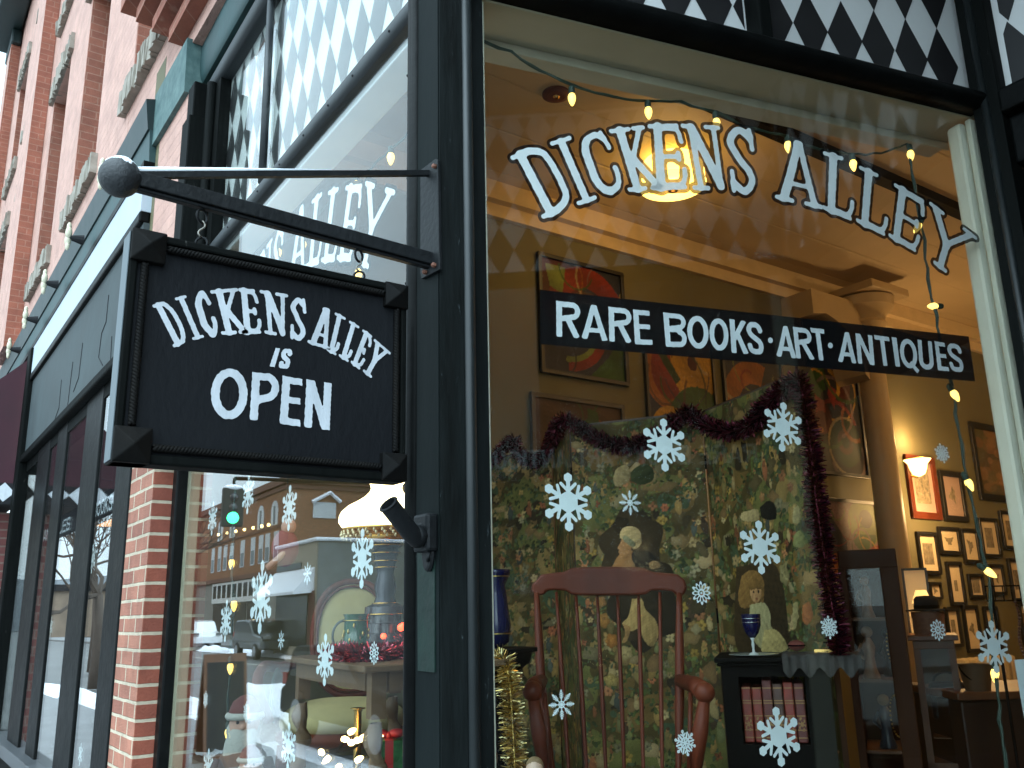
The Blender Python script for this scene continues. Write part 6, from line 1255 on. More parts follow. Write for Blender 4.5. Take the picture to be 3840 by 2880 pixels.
# table
N_, Lc_ = at(za(1085, 440), 2.46), at(za(210, 440), 3.2); N_[2] = Lc_[2] = 1.475; e1 = Lc_-N_; tl1 = float(np.linalg.norm(e1)); e1 /= tl1; e2_ = np.cross(e1, Z)
if e2_ @ (N_-CAM) < 0: e2_ = -e2_
tw_ = .36
tbl = thing('side_table', 'aged oak side table with barley twist legs under the glowing lamp', 'table', N_*np.array([1, 1, 0])+e1*tl1/2+e2_*tw_/2+Z*SB)
def tp_(a, b_, z): return N_*np.array([1, 1, 0])+e1*a+e2_*b_+Z*z
MB().obox(tp_(tl1/2, tw_/2, 1.468), e1*(tl1/2+.03), e2_*(tw_/2+.03), Z*.009).build('top', m_oldwood, tbl, bevel=.004)
for a0, a1, b0, b1 in ((.05, tl1-.05, .0, .018), (.05, tl1-.05, tw_-.018, tw_), (.0, .018, .05, tw_-.05), (tl1-.018, tl1, .05, tw_-.05)):
    MB().obox(tp_((a0+a1)/2, (b0+b1)/2, 1.434), e1*(a1-a0)/2, e2_*(b1-b0)/2, Z*.0245).build('apron', m_oldwood, tbl)
for a in (.022, tl1-.022):
    for b_ in (.022, tw_-.022):
        c = tp_(a, b_, 0); mb = MB().obox(c+Z*1.40, e1*.02, e2_*.02, Z*.058).obox(c+Z*.67, e1*.023, e2_*.023, Z*.05)
        n = 44; vs = []; m = 14
        for i in range(n+1):
            z = .72+(1.33-.72)*i/n; ph = (z-.72)*2*math.pi/.15
            for k in range(m):
                q = 2*math.pi*k/m; r_ = .0205+.006*math.cos(2*(q-ph/1.0)); vs.append(c+e1*(.008*math.cos(ph)+r_*math.cos(q))+e2_*(.008*math.sin(ph)+r_*math.sin(q))+Z*z)
        mb.add(vs, [(i*m+k, i*m+(k+1) % m, (i+1)*m+(k+1) % m, (i+1)*m+k) for i in range(n) for k in range(m)])
        mb.build('leg', m_oldwood, tbl, smooth='auto')
# oil lamp
LP = at((1448, 1977), 3.05); kl = 3.05/3344; LX, LY = LP[0], LP[1]
ol = thing('oil_lamp', 'large glowing white glass oil lamp with crystal fringe on the oak table', 'table lamp', (LX, LY, 1.477))
def ly(y): return float(at((1448, y), 3.05)[2])
MB().lathe([(152*kl, ly(1985)), (160*kl, ly(1978)), (174*kl, ly(1958)), (172*kl, ly(1938)), (164*kl, ly(1920)), (140*kl, ly(1898)), (106*kl, ly(1880)), (78*kl, ly(1862)), (62*kl, ly(1845)), (57*kl, ly(1832)), (60*kl, ly(1818)), (70*kl, ly(1806)), (72*kl, ly(1803))], (LX, LY, 0), 36).build('shade', emit_mat('lamp_milk_glass', (1.0, .82, .5), 5.0), ol, smooth=True)
MB().lathe([(163*kl, ly(1992)), (166*kl, ly(1984)), (152*kl, ly(1982))], (LX, LY, 0), 36).lathe([(70*kl, ly(2030)), (84*kl, ly(2008)), (60*kl, ly(1995))], (LX, LY, 0), 24).build('gallery', m_brass, ol, smooth=True)
cr_ = MB()
for k in range(34):
    q = 2*math.pi*k/34
    for j, (rr, y) in enumerate(((160, 1998), (163, 2008), (158, 2018))): cr_.ball((LX+rr*kl*math.cos(q+.05*j), LY+rr*kl*math.sin(q+.05*j), ly(y)), 5.2*kl, 4, (1, 1, 1.4))
cr_.build('crystal_fringe', M('crystal', (.8, .68, .42), .05, metal=.6), ol)
MB().lathe([(50*kl, ly(2035)), (58*kl, ly(2050)), (44*kl, ly(2060)), (50*kl, ly(2068)), (40*kl, ly(2090)), (44*kl, ly(2100)), (36*kl, ly(2118)), (30*kl, ly(2150)), (40*kl, ly(2200)), (34*kl, ly(2240)), (42*kl, ly(2262)), (70*kl, ly(2275))], (LX, LY, 0), 26).build('font', M('smoked_glass_font', (.035, .03, .04), .15, metal=.3), ol, smooth='auto')
rg = MB()
for y_, r_ in ((2046, 60), (2074, 52), (2104, 47), (2128, 40), (2262, 46), (2303, 75)): rg.torus((LX, LY, ly(y_)), r_*kl, .0022, Z, 28, 6)
rg.build('brass_ring', m_brass, ol, smooth=True)
MB().lathe([(72*kl, ly(2275)), (74*kl, ly(2300)), (58*kl, ly(2306)), (60*kl, ly(2335)), (66*kl, ly(2338)), (68*kl, ly(2372)), (88*kl, ly(2376)), (90*kl, 1.478)], (LX, LY, 0), 28).build('base', M('plum_lacquer', (.03, .014, .018), .25, coat=.4), ol, smooth='auto')
plamp('oil_lamp_light', (LX, LY, ly(2015)-.0), 4.5, (1, .7, .36), .05); plamp('oil_lamp_light', (LX, LY, ly(1780)), 3, (1, .7, .36), .05)
# green jug
jp = at(za(905, 235), 2.86); jp[2] = 1.478; kj = 2.86/3344; jg = thing('green_jug', 'dark green glass jug with gilt decoration on the oak table', 'jug', jp)
MB().lathe([(0, 0), (46*kj, 0), (50*kj, 12*kj), (44*kj, 80*kj), (42*kj, 140*kj), (48*kj, 152*kj), (44*kj, 152*kj), (39*kj, 140*kj)], jp, 22).build('body', M('green_glass', (.008, .07, .03), .1, coat=.6), jg, smooth='auto')
jr = at(za(700, 100), 2.86)-at(za(905, 100), 2.86); jr[2] = 0; jr /= np.linalg.norm(jr)
MB().tube([jp+Z*78*kj+jr*(42*kj+40*kj*math.sin(R(q)))-Z*52*kj*math.cos(R(q)) for q in range(0, 181, 12)], .004, 8).build('handle', M('dark_green_glass', (.006, .02, .014), .15, coat=.5), jg, smooth=True)
gd = MB()
for z in (20, 130): gd.torus(jp+Z*z*kj, 47*kj, .0014, Z, 22, 5)
for k in range(18): q = rng.uniform(0, 6.28); gd.ball(jp+np.array([math.cos(q), math.sin(q), 0])*46*kj+Z*rng.uniform(30, 120)*kj, .0035, 4, (1, 1, 2.2))
gd.build('gilding', m_gold, jg, smooth=True)
# red tinsel on the table with tiny lamps
rt2 = [at(za(*q), d) for q, d in (((590, 380), 2.95), ((700, 330), 2.8), ((800, 390), 2.7), ((900, 330), 2.66), ((980, 400), 2.62), ((1080, 360), 2.62), ((1200, 330), 2.68), ((1300, 370), 2.75), ((1420, 330), 2.85), ((1480, 250), 2.95), ((1440, 150), 3.0))]
tinsel('red_tinsel', 'red tinsel with glinting lights heaped round the jug and lamp on the table', rt2, .032, 2600, (M('red_foil', (.5, .05, .06), .22, metal=.9), M('pink_foil', (.6, .16, .2), .2, metal=.9), M('maroon_foil', (.16, .01, .02), .25, metal=.9)))
m_mini = emit_mat('mini_light', (1.0, .72, .3), 14, False)
ml = thing('mini_lights', 'warm clear mini lights on a bare twig in front of the armchair seat', 'string lights', at(za(850, 1420), 2.6))
tw2 = [at(za(*q), 2.62) for q in ((480, 1560), (620, 1470), (780, 1440), (900, 1400), (990, 1330), (1080, 1380), (1150, 1500), (1060, 1640))]
MB().tube(smooth_pts([tuple(p) for p in tw2], 5), .007, 6).tube([at(za(*q), 2.6) for q in ((700, 1440), (780, 1330), (830, 1250))], .004, 5).tube([at(za(*q), 2.6) for q in ((960, 1360), (900, 1570), (880, 1650))], .004, 5).build('twig', m_darkwood, ml, smooth=True)
for x, y in ((825, 1255), (750, 1325), (830, 1375), (905, 1342), (1003, 1292), (1036, 1336), (520, 1490), (605, 1530), (905, 1578), (720, 1635), (1205, 1268)):
    p = at(za(x, y), 2.58); d = rng.normal(0, 1, 3); MB().lathe([(.0065, 0), (.0085, .009), (.005, .02), (0, .026)], p, 8, d/np.linalg.norm(d)).build('bulb', m_mini, ml, smooth=True)
rl = thing('red_light', 'single glowing red fairy light beside the lamp base', 'light', at(za(1222, 140), 2.74)); MB().ball(at(za(1222, 140), 2.74), .0085, 8).build('bulb', emit_mat('red_glow', (1, .08, .03), 5, False), rl, smooth=True); MB().tube([at(za(1222, 140), 2.74), at(za(1240, 185), 2.74)], .004, 6).build('socket', m_cord, rl)
rl = thing('red_light', 'glowing red lights in the tinsel at the edge of the corner post', 'light', at(za(1425, 40), 2.95)); MB().ball(at(za(1425, 40), 2.95), .012, 8).ball(at(za(1445, 20), 2.95), .01, 8).build('bulb', MATS.get('x') or bpy.data.materials['red_glow'], rl, smooth=True); MB().tube([at(za(1425, 40), 2.95), at(za(1440, 90), 2.95)], .004, 6).build('socket', m_cord, rl)
# armchair
m_uph = M('olive_velvet', (.40, .33, .15), .8, var=.12, vs=6, bump=.2, bs=200); m_grn = M('dark_green_velvet', (.012, .04, .03), .85, var=.2)
sc2 = at(za(760, 1090), 3.62); ac = thing('armchair', 'carved wood armchair with olive upholstered seat and back behind the table', 'armchair', (sc2[0], sc2[1], SB))
av = sc2-CAM; av[2] = 0; av /= np.linalg.norm(av); arr = np.cross(av, Z)
def elip(mb, c, ex, ey, ez, pw=1.): 
    n, m = 18, 30; vs = []
    for i in range(n+1):
        t = math.pi*i/n
        for k in range(m):
            q = 2*math.pi*k/m; cx, sx = math.cos(q), math.sin(q); f = lambda v: math.copysign(abs(v)**pw, v)
            vs.append(c+ex*f(cx)*math.sin(t)**pw+ey*f(sx)*math.sin(t)**pw+ez*math.cos(t))
    return mb.add(vs, [(i*m+k, i*m+(k+1) % m, (i+1)*m+(k+1) % m, (i+1)*m+k) for i in range(n) for k in range(m)])
elip(MB(), sc2, arr*.235, av*.24, Z*.075, .8).build('seat', m_uph, ac, smooth=True)
bc = at(zb2(745, 1690), 3.86)
elip(MB(), bc, arr*.145, av*.03, Z*.215, .85).build('backrest', m_uph, ac, smooth=True)
MB().tube([bc+arr*.155*abs(math.cos(R(q)))**.85*np.sign(math.cos(R(q)))+Z*.225*abs(math.sin(R(q)))**.85*np.sign(math.sin(R(q))) for q in range(0, 361, 10)], .014, 8).tube([bc+arr*.14*abs(math.cos(R(q)))**.85*np.sign(math.cos(R(q)))+Z*.205*abs(math.sin(R(q)))**.85*np.sign(math.sin(R(q)))-av*.02 for q in range(0, 361, 10)], .006, 6).build('back_frame', m_wood, ac, smooth=True)
elip(MB(), sc2-Z*.05, arr*.245, av*.25, Z*.045, .7).build('seat_rail', m_wood, ac, smooth=True)
for s in (-1, 1):
    P = [bc+arr*s*.165-Z*.08, bc+arr*s*.27-Z*.1-av*.12, sc2+arr*s*.29+Z*.2-av*.1, sc2+arr*s*.3+Z*.14-av*.2, sc2+arr*s*.26+Z*.02-av*.16]
    MB().tube(smooth_pts([tuple(p) for p in P], 5), .02, 8).build('arm', m_wood, ac, smooth=True); elip(MB(), sc2+arr*s*.25+Z*.09+av*.02, arr*.02, av*.17, Z*.1).build('arm_panel', m_grn, ac, smooth=True)
    for f in (-1, 1):
        t0 = sc2+arr*s*.2+av*f*.2-Z*.06; t1 = t0.copy(); t1[2] = SB; MB().tube([t0, (t0+t1)/2+arr*s*.02, t1], [.026, .02, .014], 8).build('leg', m_wood, ac, smooth=True)
# candlestick, gift, santa figures
cp = at(za(925, 1185), 2.75); ck_ = thing('candlestick', 'brass candlestick with a flared cup in front of the armchair', 'candlestick', (cp[0], cp[1], 1.1)); kc_ = .3255*2.75/3344
MB().lathe([(.04, 1.1), (.042, 1.108), (.012, 1.13), (.01, cp[2]), (42*kc_, cp[2]), (40*kc_, cp[2]+150*kc_), (50*kc_, cp[2]+172*kc_), (78*kc_, cp[2]+185*kc_), (78*kc_, cp[2]+192*kc_), (36*kc_, cp[2]+186*kc_)], (cp[0], cp[1], 0), 22).build('stem', m_brass, ck_, smooth='auto'); MB().torus((cp[0], cp[1], cp[2]+188*kc_), 78*kc_, .0012, Z, 22, 6).build('rim', m_brass, ck_, smooth=True)
gp_ = at(za(1330, 1520), 2.62); gf = thing('gift_box', 'green gift box with a red ribbon and bow by the corner post', 'gift', gp_)
MB().obox(gp_-Z*.01, arr*.045, av*.045, Z*.055).build('box', M('green_foil', (.02, .11, .03), .3, metal=.3, var=.5, vs=40), gf, bevel=.004); MB().obox(gp_-Z*.01-arr*.012, arr*.011, av*.0462, Z*.0562).build('ribbon', M('red_ribbon', (.42, .02, .02), .45), gf)
bw_ = gp_+Z*.05-arr*.012; mb = MB()
for s in (-1, 1): elip(mb, bw_+arr*s*.022+Z*.008, arr*.022, av*.014, Z*.012)
elip(mb, bw_+Z*.004, arr*.009, av*.012, Z*.01); mb.build('bow', MATS['red_ribbon'], gf, smooth=True)
zs = lens(660, 2340, 540/1659)
def santa(c, k, label, coat):
    t = thing('santa_figure', label, 'figurine', (c[0], c[1], SB), 'santa figures in the street window')
    MB().lathe([(.12*k, SB-c[2]), (.11*k, -.35*k), (.1*k, -.2*k), (.065*k, -.08*k), (.03*k, -.04*k)], c, 18).build('coat', coat, t, smooth=True)
    MB().tube([c+arr*.06*k-Z*.1*k, c+arr*.1*k-Z*.2*k-av*.05*k, c+arr*.05*k-Z*.24*k-av*.1*k], .026*k, 8).tube([c-arr*.06*k-Z*.1*k, c-arr*.1*k-Z*.2*k-av*.05*k, c-arr*.05*k-Z*.24*k-av*.1*k], .026*k, 8).build('sleeve', coat, t, smooth=True)
    MB().ball(c, .045*k, 10).ball(c-av*.045*k-Z*.0, .009*k, 6).build('face', M('santa_skin', (.45, .25, .18), .5), t, smooth=True)
    for s in (-1, 1): MB().ball(c-av*.041*k+arr*s*.016*k+Z*.012*k, .005*k, 5).build('eye', m_dark, t)
    mb = MB(); elip(mb, c-Z*.075*k-av*.025*k, arr*.055*k, av*.03*k, Z*.085*k); elip(mb, c-Z*.015*k, arr*.052*k, av*.03*k, Z*.04*k); mb.build('beard', M('santa_beard', (.36, .35, .31), .95, bump=1., bs=90), t, smooth=True)
    MB().lathe([(.05*k, .0), (.046*k, .02*k), (.036*k, .045*k), (.016*k, .06*k), (.0, .064*k)], c+Z*.022*k, 16).build('hat', M('santa_red', (.10, .018, .015), .8), t, smooth=True); MB().torus(c+Z*.027*k, .047*k, .011*k, Z, 18, 6).build('hat_trim', MATS['santa_beard'], t, smooth=True)
santa(at(zs(790, 1165), 3.35), 1.15, 'white bearded santa figure under the lowest yellow bulb', M('santa_coat_brown', (.035, .022, .018), .8))
santa(at(zs(860, 1640), 3.25), .8, 'smaller red coated santa figure at the bottom edge of the street window', M('santa_coat_red', (.16, .025, .03), .8))
so3 = at((1070, 2035), 3.5); santa_o = thing('hanging_santa', 'red coated santa ornament hanging among the reflections left of the lamp shade', 'ornament', so3)
MB().tube([so3+Z*.1, (so3[0], so3[1], 4.29)], .0015, 4).build('cord', m_cord, santa_o); elip(MB(), so3-Z*.02, arr*.05, av*.03, Z*.07).build('coat', MATS['santa_coat_red'], santa_o, smooth=True)
mb = MB(); elip(mb, so3+Z*.06+arr*.01, arr*.028, av*.025, Z*.03); mb.tube([so3+arr*.03, so3-arr*.02-Z*.06-av*.03, so3-arr*.06-Z*.09], .012, 8); mb.build('face_and_hand', MATS['santa_skin'], santa_o, smooth=True)

# ================================================================== the street outside (seen in the panes)
MIR = lambda v: v-2*(v @ NA)*NA
CM = PA+MIR(CAM-PA)
def rh(q, y):
    r = MIR(ray(*q)); return CM+r*((y-CM[1])/r[1])
def rhx(q, x):
    r = MIR(ray(*q)); return CM+r*((x-CM[0])/r[0])
zr = lens(660, 1740, 600/1659)
m_asph = M('wet_asphalt', (.13, .132, .13), .5, var=.3, vs=.6, bump=.2, bs=20)
struct(MB().add([(-1200, -1200, -.15), (1200, -1200, -.15), (1200, 300, -.15), (-1200, 300, -.15)], [(0, 1, 2, 3)]).build('ground', m_asph))
struct(MB().box((-200, -2.9, -.14), (40, .0, 0)).build('sidewalk', M('wet_concrete', (.2, .205, .21), .6, var=.2, vs=2)))
struct(MB().box((-200, -20, -.14), (40, -15.5, 0.0)).build('far_sidewalk', MATS['wet_concrete']))
mk = MB()
for x in range(-120, 30, 9): mk.box((x, -10.1, -.146), (x+3.2, -9.98, -.143))
struct(mk.build('lane_marking', M('road_paint', (.55, .53, .45), .7, var=.3)))
def bank(x0, x1, y0, y1, h, seed, name='snow_bank'):
    g = np.random.default_rng(seed); nx, ny = 90, 26; ph = g.uniform(0, 6, 8); vs = []
    for j in range(ny):
        for i in range(nx):
            u, v = i/(nx-1), j/(ny-1); e = min(1, 6*min(u, 1-u))*math.sin(math.pi*v)**.55
            vs.append((x0+(x1-x0)*u, y0+(y1-y0)*v+.25*math.sin(u*23+ph[0])*(v-.5), -.14+h*e*(.62+.3*math.sin(u*17+ph[1])*math.cos(v*5+ph[2])+.22*math.sin(u*41+v*13+ph[3]))+.02*g.random()))
    o = MB().add(vs, [(j*nx+i, j*nx+i+1, (j+1)*nx+i+1, (j+1)*nx+i) for j in range(ny-1) for i in range(nx-1)]).build(name, m_snow, None, smooth=True); tag(o, kind='stuff'); return o
bank(-70, -9, -2.75, -3.7, .34, 4); bank(-62, -34, -12.3, -13.6, .35, 5)
def wedge():
    def g0(q): r = MIR(ray(*q)); return CM+r*(-CM[2]/r[2])
    A_, B_, C_, D_ = g0((905, 2900)), g0((1085, 2900)), g0((1090, 2556)), g0((905, 2560)); n = 46; vs = []
    for j in range(n):
        for i in range(n):
            u, v = i/(n-1), j/(n-1); p = (A_*(1-u)+B_*u)*(1-v)+(D_*(1-u)+C_*u)*v; e = min(1, 7*min(u, 1-u), 9*min(v, 1-v)); vs.append((p[0], p[1], -.05+e*(.1+.05*math.sin(u*7+v*9)+.04*math.sin(v*23+u*3)+.02*rng.random())))
    o = MB().add(vs, [(j*n+i, j*n+i+1, (j+1)*n+i+1, (j+1)*n+i) for j in range(n-1) for i in range(n-1)]).build('snow_pile', M('fresh_snow', (.9, .92, .95), .7, var=.06, vs=3, bump=.5, bs=14), None, smooth=True); tag(o, kind='stuff')
wedge()
# corner brick building across the street
bx, by = float(rh(zr(1180, 118), -20)[0]), -20.
m_tan = brick_mat('tan_brick', (.26, .11, .05), (.20, .085, .04), (.2, .12, .07), w_=.4, h_=.13, ms=.015)
m_tanplain = M('brown_cornice', (.12, .05, .03), .7, var=.2); m_win = M('pale_blind', (.5, .53, .55), .5, var=.1); m_dkglass = M('dark_window', (.03, .035, .04), .12)
cbd = thing('corner_building', 'tan brick three storey building with arched windows reflected in the street window', 'building', (bx-14, by-10, 0))
HB = float(rh(zr(1180, 125), by)[2]); kz = HB/12.06; print('bldg', bx, HB, [rh(zr(*p), by)[2] for p in ((330, 1230), (870, 690), (880, 500), (400, 860), (385, 1100))])
MB().box((bx-30, by-22, 4.9), (bx, by, HB)).build('wall', m_tan, cbd)
MB().box((bx-30, by-22, -.1), (bx-.05, by-.02, 4.9)).build('ground_floor', M('grey_shopfront_wall', (.18, .17, .15), .7, var=.15), cbd)
MB().box((bx-30.3, by-22, HB-.5), (bx+.35, by+.35, HB)).box((bx-30.2, by-22, HB-.9), (bx+.15, by+.15, HB-.6)).build('cornice', m_tanplain, cbd); MB().box((bx-.9, by-.9, HB), (bx+.1, by+.1, HB+.9)).box((bx-16, by-.5, HB), (bx-15.2, by+.1, HB+.6)).build('parapet_pier', m_tanplain, cbd)
MB().box((bx-30, by-.0, 4.75), (bx+.2, by+.25, 5.1)).box((bx-30, by, 8.2), (bx+.06, by+.08, 8.38)).build('string_course', m_tanplain, cbd)
for px in (400, 468, 527, 590, 695, 800, 880, 945, 1032):
    x = float(rh(zr(px, 860), by)[0]); f = MB().box((x-.55, by+.002, 5.75), (x+.55, by+.04, 7.95)).build('window', m_win, cbd); MB().box((x-.42, by+.041, 5.85), (x+.42, by+.05, 6.9)).build('pane', m_dkglass, f)
for px in (480, 600, 880, 1020):
    x = float(rh(zr(px, 560), by)[0]); n = 10
    f = MB().ext([(x-.8, by+.002, 8.45), (x+.8, by+.002, 8.45)]+[(x+.8*math.cos(R(180*k/n)), by+.002, 9.5+.8*math.sin(R(180*k/n))) for k in range(n+1)], (0, .05, 0)).build('window', m_win, cbd); MB().box((x-.25, by+.055, 8.5), (x+.25, by+.06, 9.9)).build('pane', m_dkglass, f)
sf = MB().box((bx-20, by+.0, 3.0), (bx-5.5, by+.12, 4.7)).build('shop_window', M('white_shop_trim', (.55, .56, .54), .5), cbd)
pn = MB()
for k in range(9): pn.box((bx-19.6+1.56*k, by+.121, 3.4), (bx-18.5+1.56*k, by+.13, 4.5))
for k in range(4): pn.box((bx-19.6+3.5*k, by+.0, .4), (bx-16.6+3.5*k, by+.06, 2.9))
pn.build('pane', m_dkglass, sf)
q0, q1 = rhx(zr(1410, 560), bx), rhx(zr(1655, 405), bx)
f = MB().box((bx+.002, float(min(q0[1], q1[1])), float(q0[2])), (bx+.06, float(max(q0[1], q1[1])), float(q1[2]))).build('window', m_win, cbd)
gq = [rhx(zr(*p), bx) for p in ((1400, 395), (1585, 300), (1700, 400))]; MB().tube([p+X*.15 for p in gq], .16, 6).build('gable_snow', m_snow, cbd)
fl = thing('string_lights', 'row of small warm lights along the reflected tan brick building', 'string lights', (bx-10, by+.3, 8.8)); L0 = [rh(zr(x, y), by+.4) for x, y in ((447, 733), (537, 716), (624, 699), (709, 683), (799, 665), (887, 648), (956, 634))]
MB().tube(L0, .02, 4).build('cord', m_dark, fl)
for p in L0: MB().ball(p, .13, 6).build('bulb', emit_mat('far_bulb', (1, .75, .3), 9, False) if 'far_bulb' not in bpy.data.materials else bpy.data.materials['far_bulb'], fl)
# low white shop
q = [rh(zr(*p), -12.5) for p in ((1095, 860), (1460, 800), (1430, 1320), (985, 1350))]; lx0, lx1 = float(q[0][0])-.6, float(q[1][0]); lh = float(q[1][2]); aw1 = float(rh(zr(1095, 1125), -12.5)[2]); aw0 = float(q[2][2])
lo = thing('low_building', 'low pale shop with a snow covered awning reflected in the street window', 'building', ((lx0+lx1)/2, -16, 0))
MB().box((lx0, -19.5, -.1), (lx1, -12.5, lh)).build('wall', M('pale_stucco', (.34, .31, .25), .7, var=.1), lo); MB().box((lx1+.002, -19.4, -.1), (lx1+.05, -12.55, lh-.05)).build('side_wall', M('grey_stucco', (.17, .19, .19), .7, var=.2, vs=1.5), lo)
MB().box((lx0-.1, -19.6, lh), (lx1+.15, -12.35, lh+.16)).build('roof_snow', m_snow, lo, bevel=.06); MB().ext([(lx0-.3, -12.5, aw1), (lx0-.3, -11.6, aw0), (lx0-.3, -11.6, aw0-.12), (lx0-.3, -12.5, aw0-.05)], (lx1-lx0+.1, 0, 0)).build('awning_snow', m_snow, lo); MB().box((lx0+.2, -12.49, .4), (lx1-.9, -12.45, 2.6)).build('shop_window', m_dkglass, lo); MB().box((lx1-.6, -12.48, 0), (lx1-.05, -12.4, 2.7)).build('pier', M('dark_brick_pier', (.10, .035, .03), .8), lo)
MB().box((lx0, -12.495, aw1+.02), (lx1-1.9, -12.47, aw1+.3)).build('sign_panel', m_dkglass, lo)
# cars
def car(name, label, cx, yy, paint, L=4.7, H=1.74, W=1.86, z0=-.14):
    t = thing(name, label, 'car', (cx, yy, z0), 'cars parked across the street')
    prof = [(-.5, .24), (-.495, .52), (-.46, .56), (-.44, .62), (-.40, .93), (-.36, .985), (-.08, 1.0), (.06, .95), (.20, .64), (.44, .56), (.49, .46), (.5, .24)]
    MB().ext([(cx+p[0]*L, yy-W/2, z0+p[1]*H) for p in prof], (0, W, 0)).build('body', paint, t, bevel=.07)
    for s in (-1, 1):
        y_ = yy+s*(W/2+.004); MB().ext([(cx+a*L, y_, z0+b_*H) for a, b_ in ((-.385, .66), (-.355, .93), (-.08, .945), (.05, .91), (.165, .66))], (0, s*.01, 0)).build('side_window', m_dkglass, t)
        for a in (-.305, .31):
            wh_ = MB().lathe([(.2, -.02), (.34, -.02), (.35, .03), (.35, .2), (.3, .22)], (cx+a*L, y_-s*.18, z0+.35), 20, (0, s, 0)).build('wheel', M('tyre', (.02, .02, .021), .8), t, smooth='auto')
            rm = MB().lathe([(.05, .2), (.21, .19), (.23, .225), (.2, .23)], (cx+a*L, y_-s*.18, z0+.35), 20, (0, s, 0))
            for k in range(5): q = 2*math.pi*k/5; rm.obox(np.array([cx+a*L+.12*math.cos(q), y_+s*.035, z0+.35+.12*math.sin(q)]), np.array([math.cos(q), 0, math.sin(q)])*.1, np.array([-math.sin(q), 0, math.cos(q)])*.025, Y*.01)
            rm.build('rim', M('alloy', (.45, .46, .47), .35, metal=.9), wh_)
    for s in (-1, 1): MB().box((cx+.475*L, yy+s*W*.36-.16, z0+.5*H), (cx+.502*L, yy+s*W*.36+.16, z0+.58*H)).build('headlight', M('headlight_glass', (.16, .17, .17), .15), t)
    for s in (-1, 1): MB().box((cx-.502*L, yy+s*W*.42-.1, z0+.55*H), (cx-.46*L, yy+s*W*.42+.1, z0+.68*H)).build('tail_light', M('tail_lens', (.3, .02, .02), .2), t)
    return t
c1 = rh((745, 2360), -12.9); c2_ = rh((1000, 2360), -12.2)
car('parked_car', 'white parked car reflected at the left of the street window', float(c1[0]), -12.9, M('white_car_paint', (.62, .64, .65), .25, coat=.8)); car('parked_car', 'dark grey parked car reflected beside the white one', float(c2_[0]), -12.2, M('dark_car_paint', (.03, .034, .034), .25, coat=.8))
kx_ = float(rh((1270, 2330), -4.7)[0]); car('parked_car', 'near black parked car at the kerb, its dark shape hidden behind the armchair', kx_+2.3, -4.7, M('black_car_paint', (.012, .013, .015), .6, spec=.2), H=1.35)
# traffic signal
ts = rh(zr(590, 560), -7.5); sx, sz = float(ts[0]), float(ts[2])
tg = thing('traffic_signal', 'black traffic signal showing green under a snow cap, reflected in the street window', 'traffic signal', (sx, -7.5, 0))
MB().box((sx-.22, -7.86, sz-.3), (sx+.02, -7.14, sz+1.05)).build('housing', M('signal_green_black', (.01, .016, .012), .5), tg, bevel=.03)
MB().lathe([(0, 0), (.2, 0), (.2, .02), (0, .05)], (sx+.02, -7.5, sz), 24, (1, 0, 0)).build('green_lens', emit_mat('green_signal', (.05, 1, .38), 9), tg, smooth=True)
for dz2 in (.36, .72): MB().lathe([(0, 0), (.16, 0), (.16, .02), (0, .05)], (sx+.02, -7.5, sz+dz2), 20, (1, 0, 0)).build('dark_lens', m_dkglass, tg, smooth=True)
MB().tube([(sx-.1, -7.5, sz+1.05), (sx-.1, -7.5, sz+1.4)], .05, 8).tube([(sx-.1, -7.5, sz+1.4), (sx-.1, -15.8, sz+1.6)], .07, 8).tube([(sx-.1, -15.8, 0), (sx-.1, -15.8, sz+1.8)], [.13, .09], 10).build('mast', m_darkwood, tg); elip(MB(), np.array([sx-.1, -7.5, sz+1.07]), X*.16, Y*.34, Z*.12).build('snow_cap', m_snow, tg, smooth=True)
# sandwich board, lamp post, bare trees
zq = lens(660, 2340, 540/1659); bxs = -11.0
ca_, cb_, cc_, cd_ = (rhx(zq(*p), bxs) for p in ((322, 350), (812, 345), (800, 1430), (250, 1430)))
yb0, yb1 = float(min(ca_[1], cb_[1])), float(max(ca_[1], cb_[1])); ztop = float(ca_[2])
sbd = thing('sandwich_board', 'dark chalk sandwich board reflected between the pier and the snow', 'sign board', (bxs, (yb0+yb1)/2, 0))
MB().ext([(bxs, yb0, ztop), (bxs+.25, yb0, 0.0), (bxs+.27, yb0, 0), (bxs+.02, yb0, ztop)], (0, yb1-yb0, 0)).ext([(bxs-.02, yb0, ztop), (bxs-.3, yb0, 0), (bxs-.28, yb0, 0), (bxs, yb0, ztop)], (0, yb1-yb0, 0)).build('frame', m_brownwood, sbd)
hw_, sl2 = (yb1-yb0), .25/ztop
MB().add([(bxs+.024+sl2*(ztop-z), y, z) for y, z in ((yb0+.07*hw_, .15), (yb1-.07*hw_, .15), (yb1-.07*hw_, ztop-.09), (yb0+.07*hw_, ztop-.09))], [(0, 1, 2, 3)]).build('chalkboard', M('chalkboard', (.02, .022, .022), .7, var=.3), sbd)
lpp = rh((352, 2480), -3.4); lpt = thing('street_lamp', 'brown street lamp post reflected in the left shop panes', 'street lamp', (float(lpp[0]), -3.4, 0))
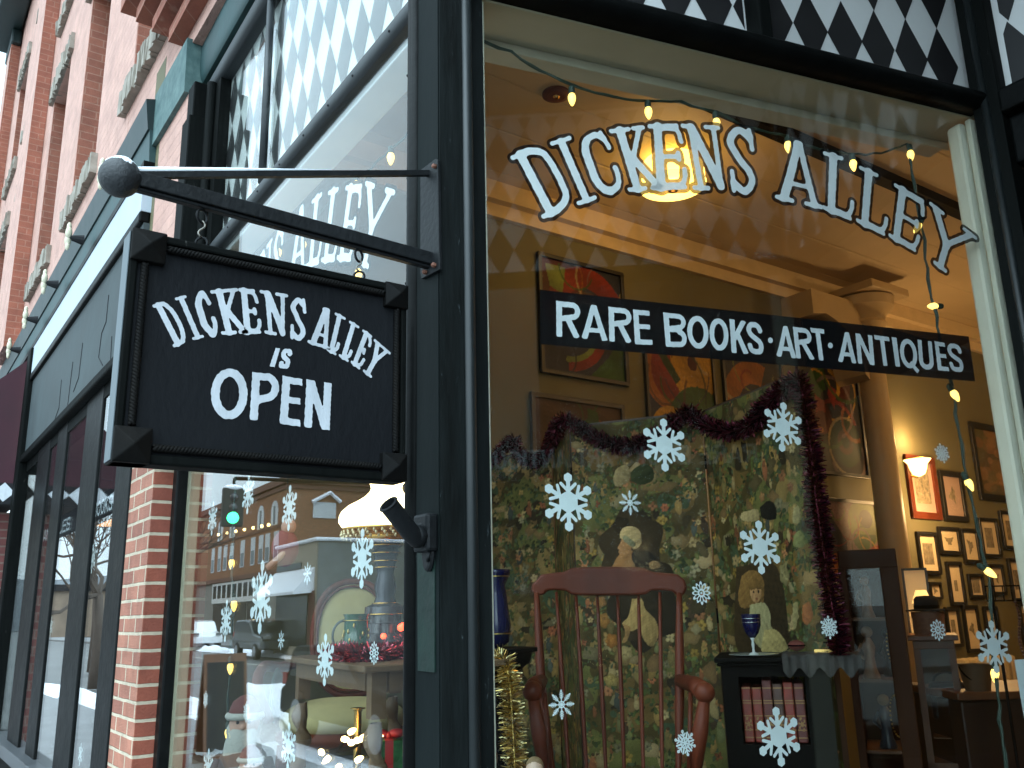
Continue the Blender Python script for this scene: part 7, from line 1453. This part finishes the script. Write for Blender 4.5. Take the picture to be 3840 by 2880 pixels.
MB().lathe([(.2, -.14), (.2, .3), (.11, .5), (.08, 4.0), (.12, 4.05)], (float(lpp[0]), -3.4, 0), 14).build('post', M('brown_post_paint', (.12, .075, .03), .5), lpt, smooth='auto'); MB().lathe([(.12, 4.05), (.2, 4.5), (.1, 4.62), (0, 4.75)], (float(lpp[0]), -3.4, 0), 14).build('lantern', M('lantern_glass', (.6, .55, .42), .3), lpt, smooth='auto')
def tree(x, y, h, seed, label):
    g = np.random.default_rng(seed); t = thing('bare_tree', label, 'tree', (x, y, -.1), 'bare winter trees along the street'); mb = MB(); tr_ = MB()
    tr_.tube([(x, y, -.1), (x+.05, y, h*.2), (x, y+.06, h*.36)], [.16, .13, .11], 8)
    def br_(p, d, l, r, n):
        d = d/np.linalg.norm(d); q = p+d*l; m_ = (p+q)/2+g.normal(0, l*.05, 3); mb.tube([p, m_, q], [r, r*.85, r*.65], 5, cap=False)
        if n == 0: return
        for _ in range(3 if n > 2 else 2): br_(q, d+g.normal(0, .5, 3)+Z*.12, l*g.uniform(.62, .85), r*.6, n-1)
    for _ in range(4): br_(np.array([x, y+.06, h*.36]), g.normal(0, .5, 3)+Z*.9, h*.2, .07, 4)
    m_b = M('bark', (.06, .045, .035), .9); tr_.build('trunk', m_b, t, smooth=True); mb.build('branches', m_b, t)
tree(-27, -4.35, 6.5, 6, 'bare winter tree nearest the shop, between the kerb and the road')
tree(-36, -6.0, 7, 1, 'bare winter tree reflected in the near left shop pane'); tree(-48, -7.4, 8, 2, 'bare winter tree farther along the kerb, reflected in the far pane')
fb_ = thing('far_building', 'distant dark roofed block at the end of the reflected street', 'building', (-125, -9, 0)); MB().box((-140, -30, -.1), (-125, -2.5, 5.5)).build('wall', M('far_wall', (.2, .15, .11), .8, var=.2, vs=.5), fb_); MB().box((-140.3, -30.3, 5.5), (-124.7, -2.2, 6.3)).build('roof', m_dark, fb_)

struct(MB().ext([(-260, 60, 0), (-260, -90, 0), (-260, -90, 9), (-260, -55, 14), (-260, -20, 11), (-260, 10, 16), (-260, 60, 8)], (-20, 0, 0)).build('hills', M('snowy_hill', (.2, .22, .24), .9, var=.3, vs=.05)))
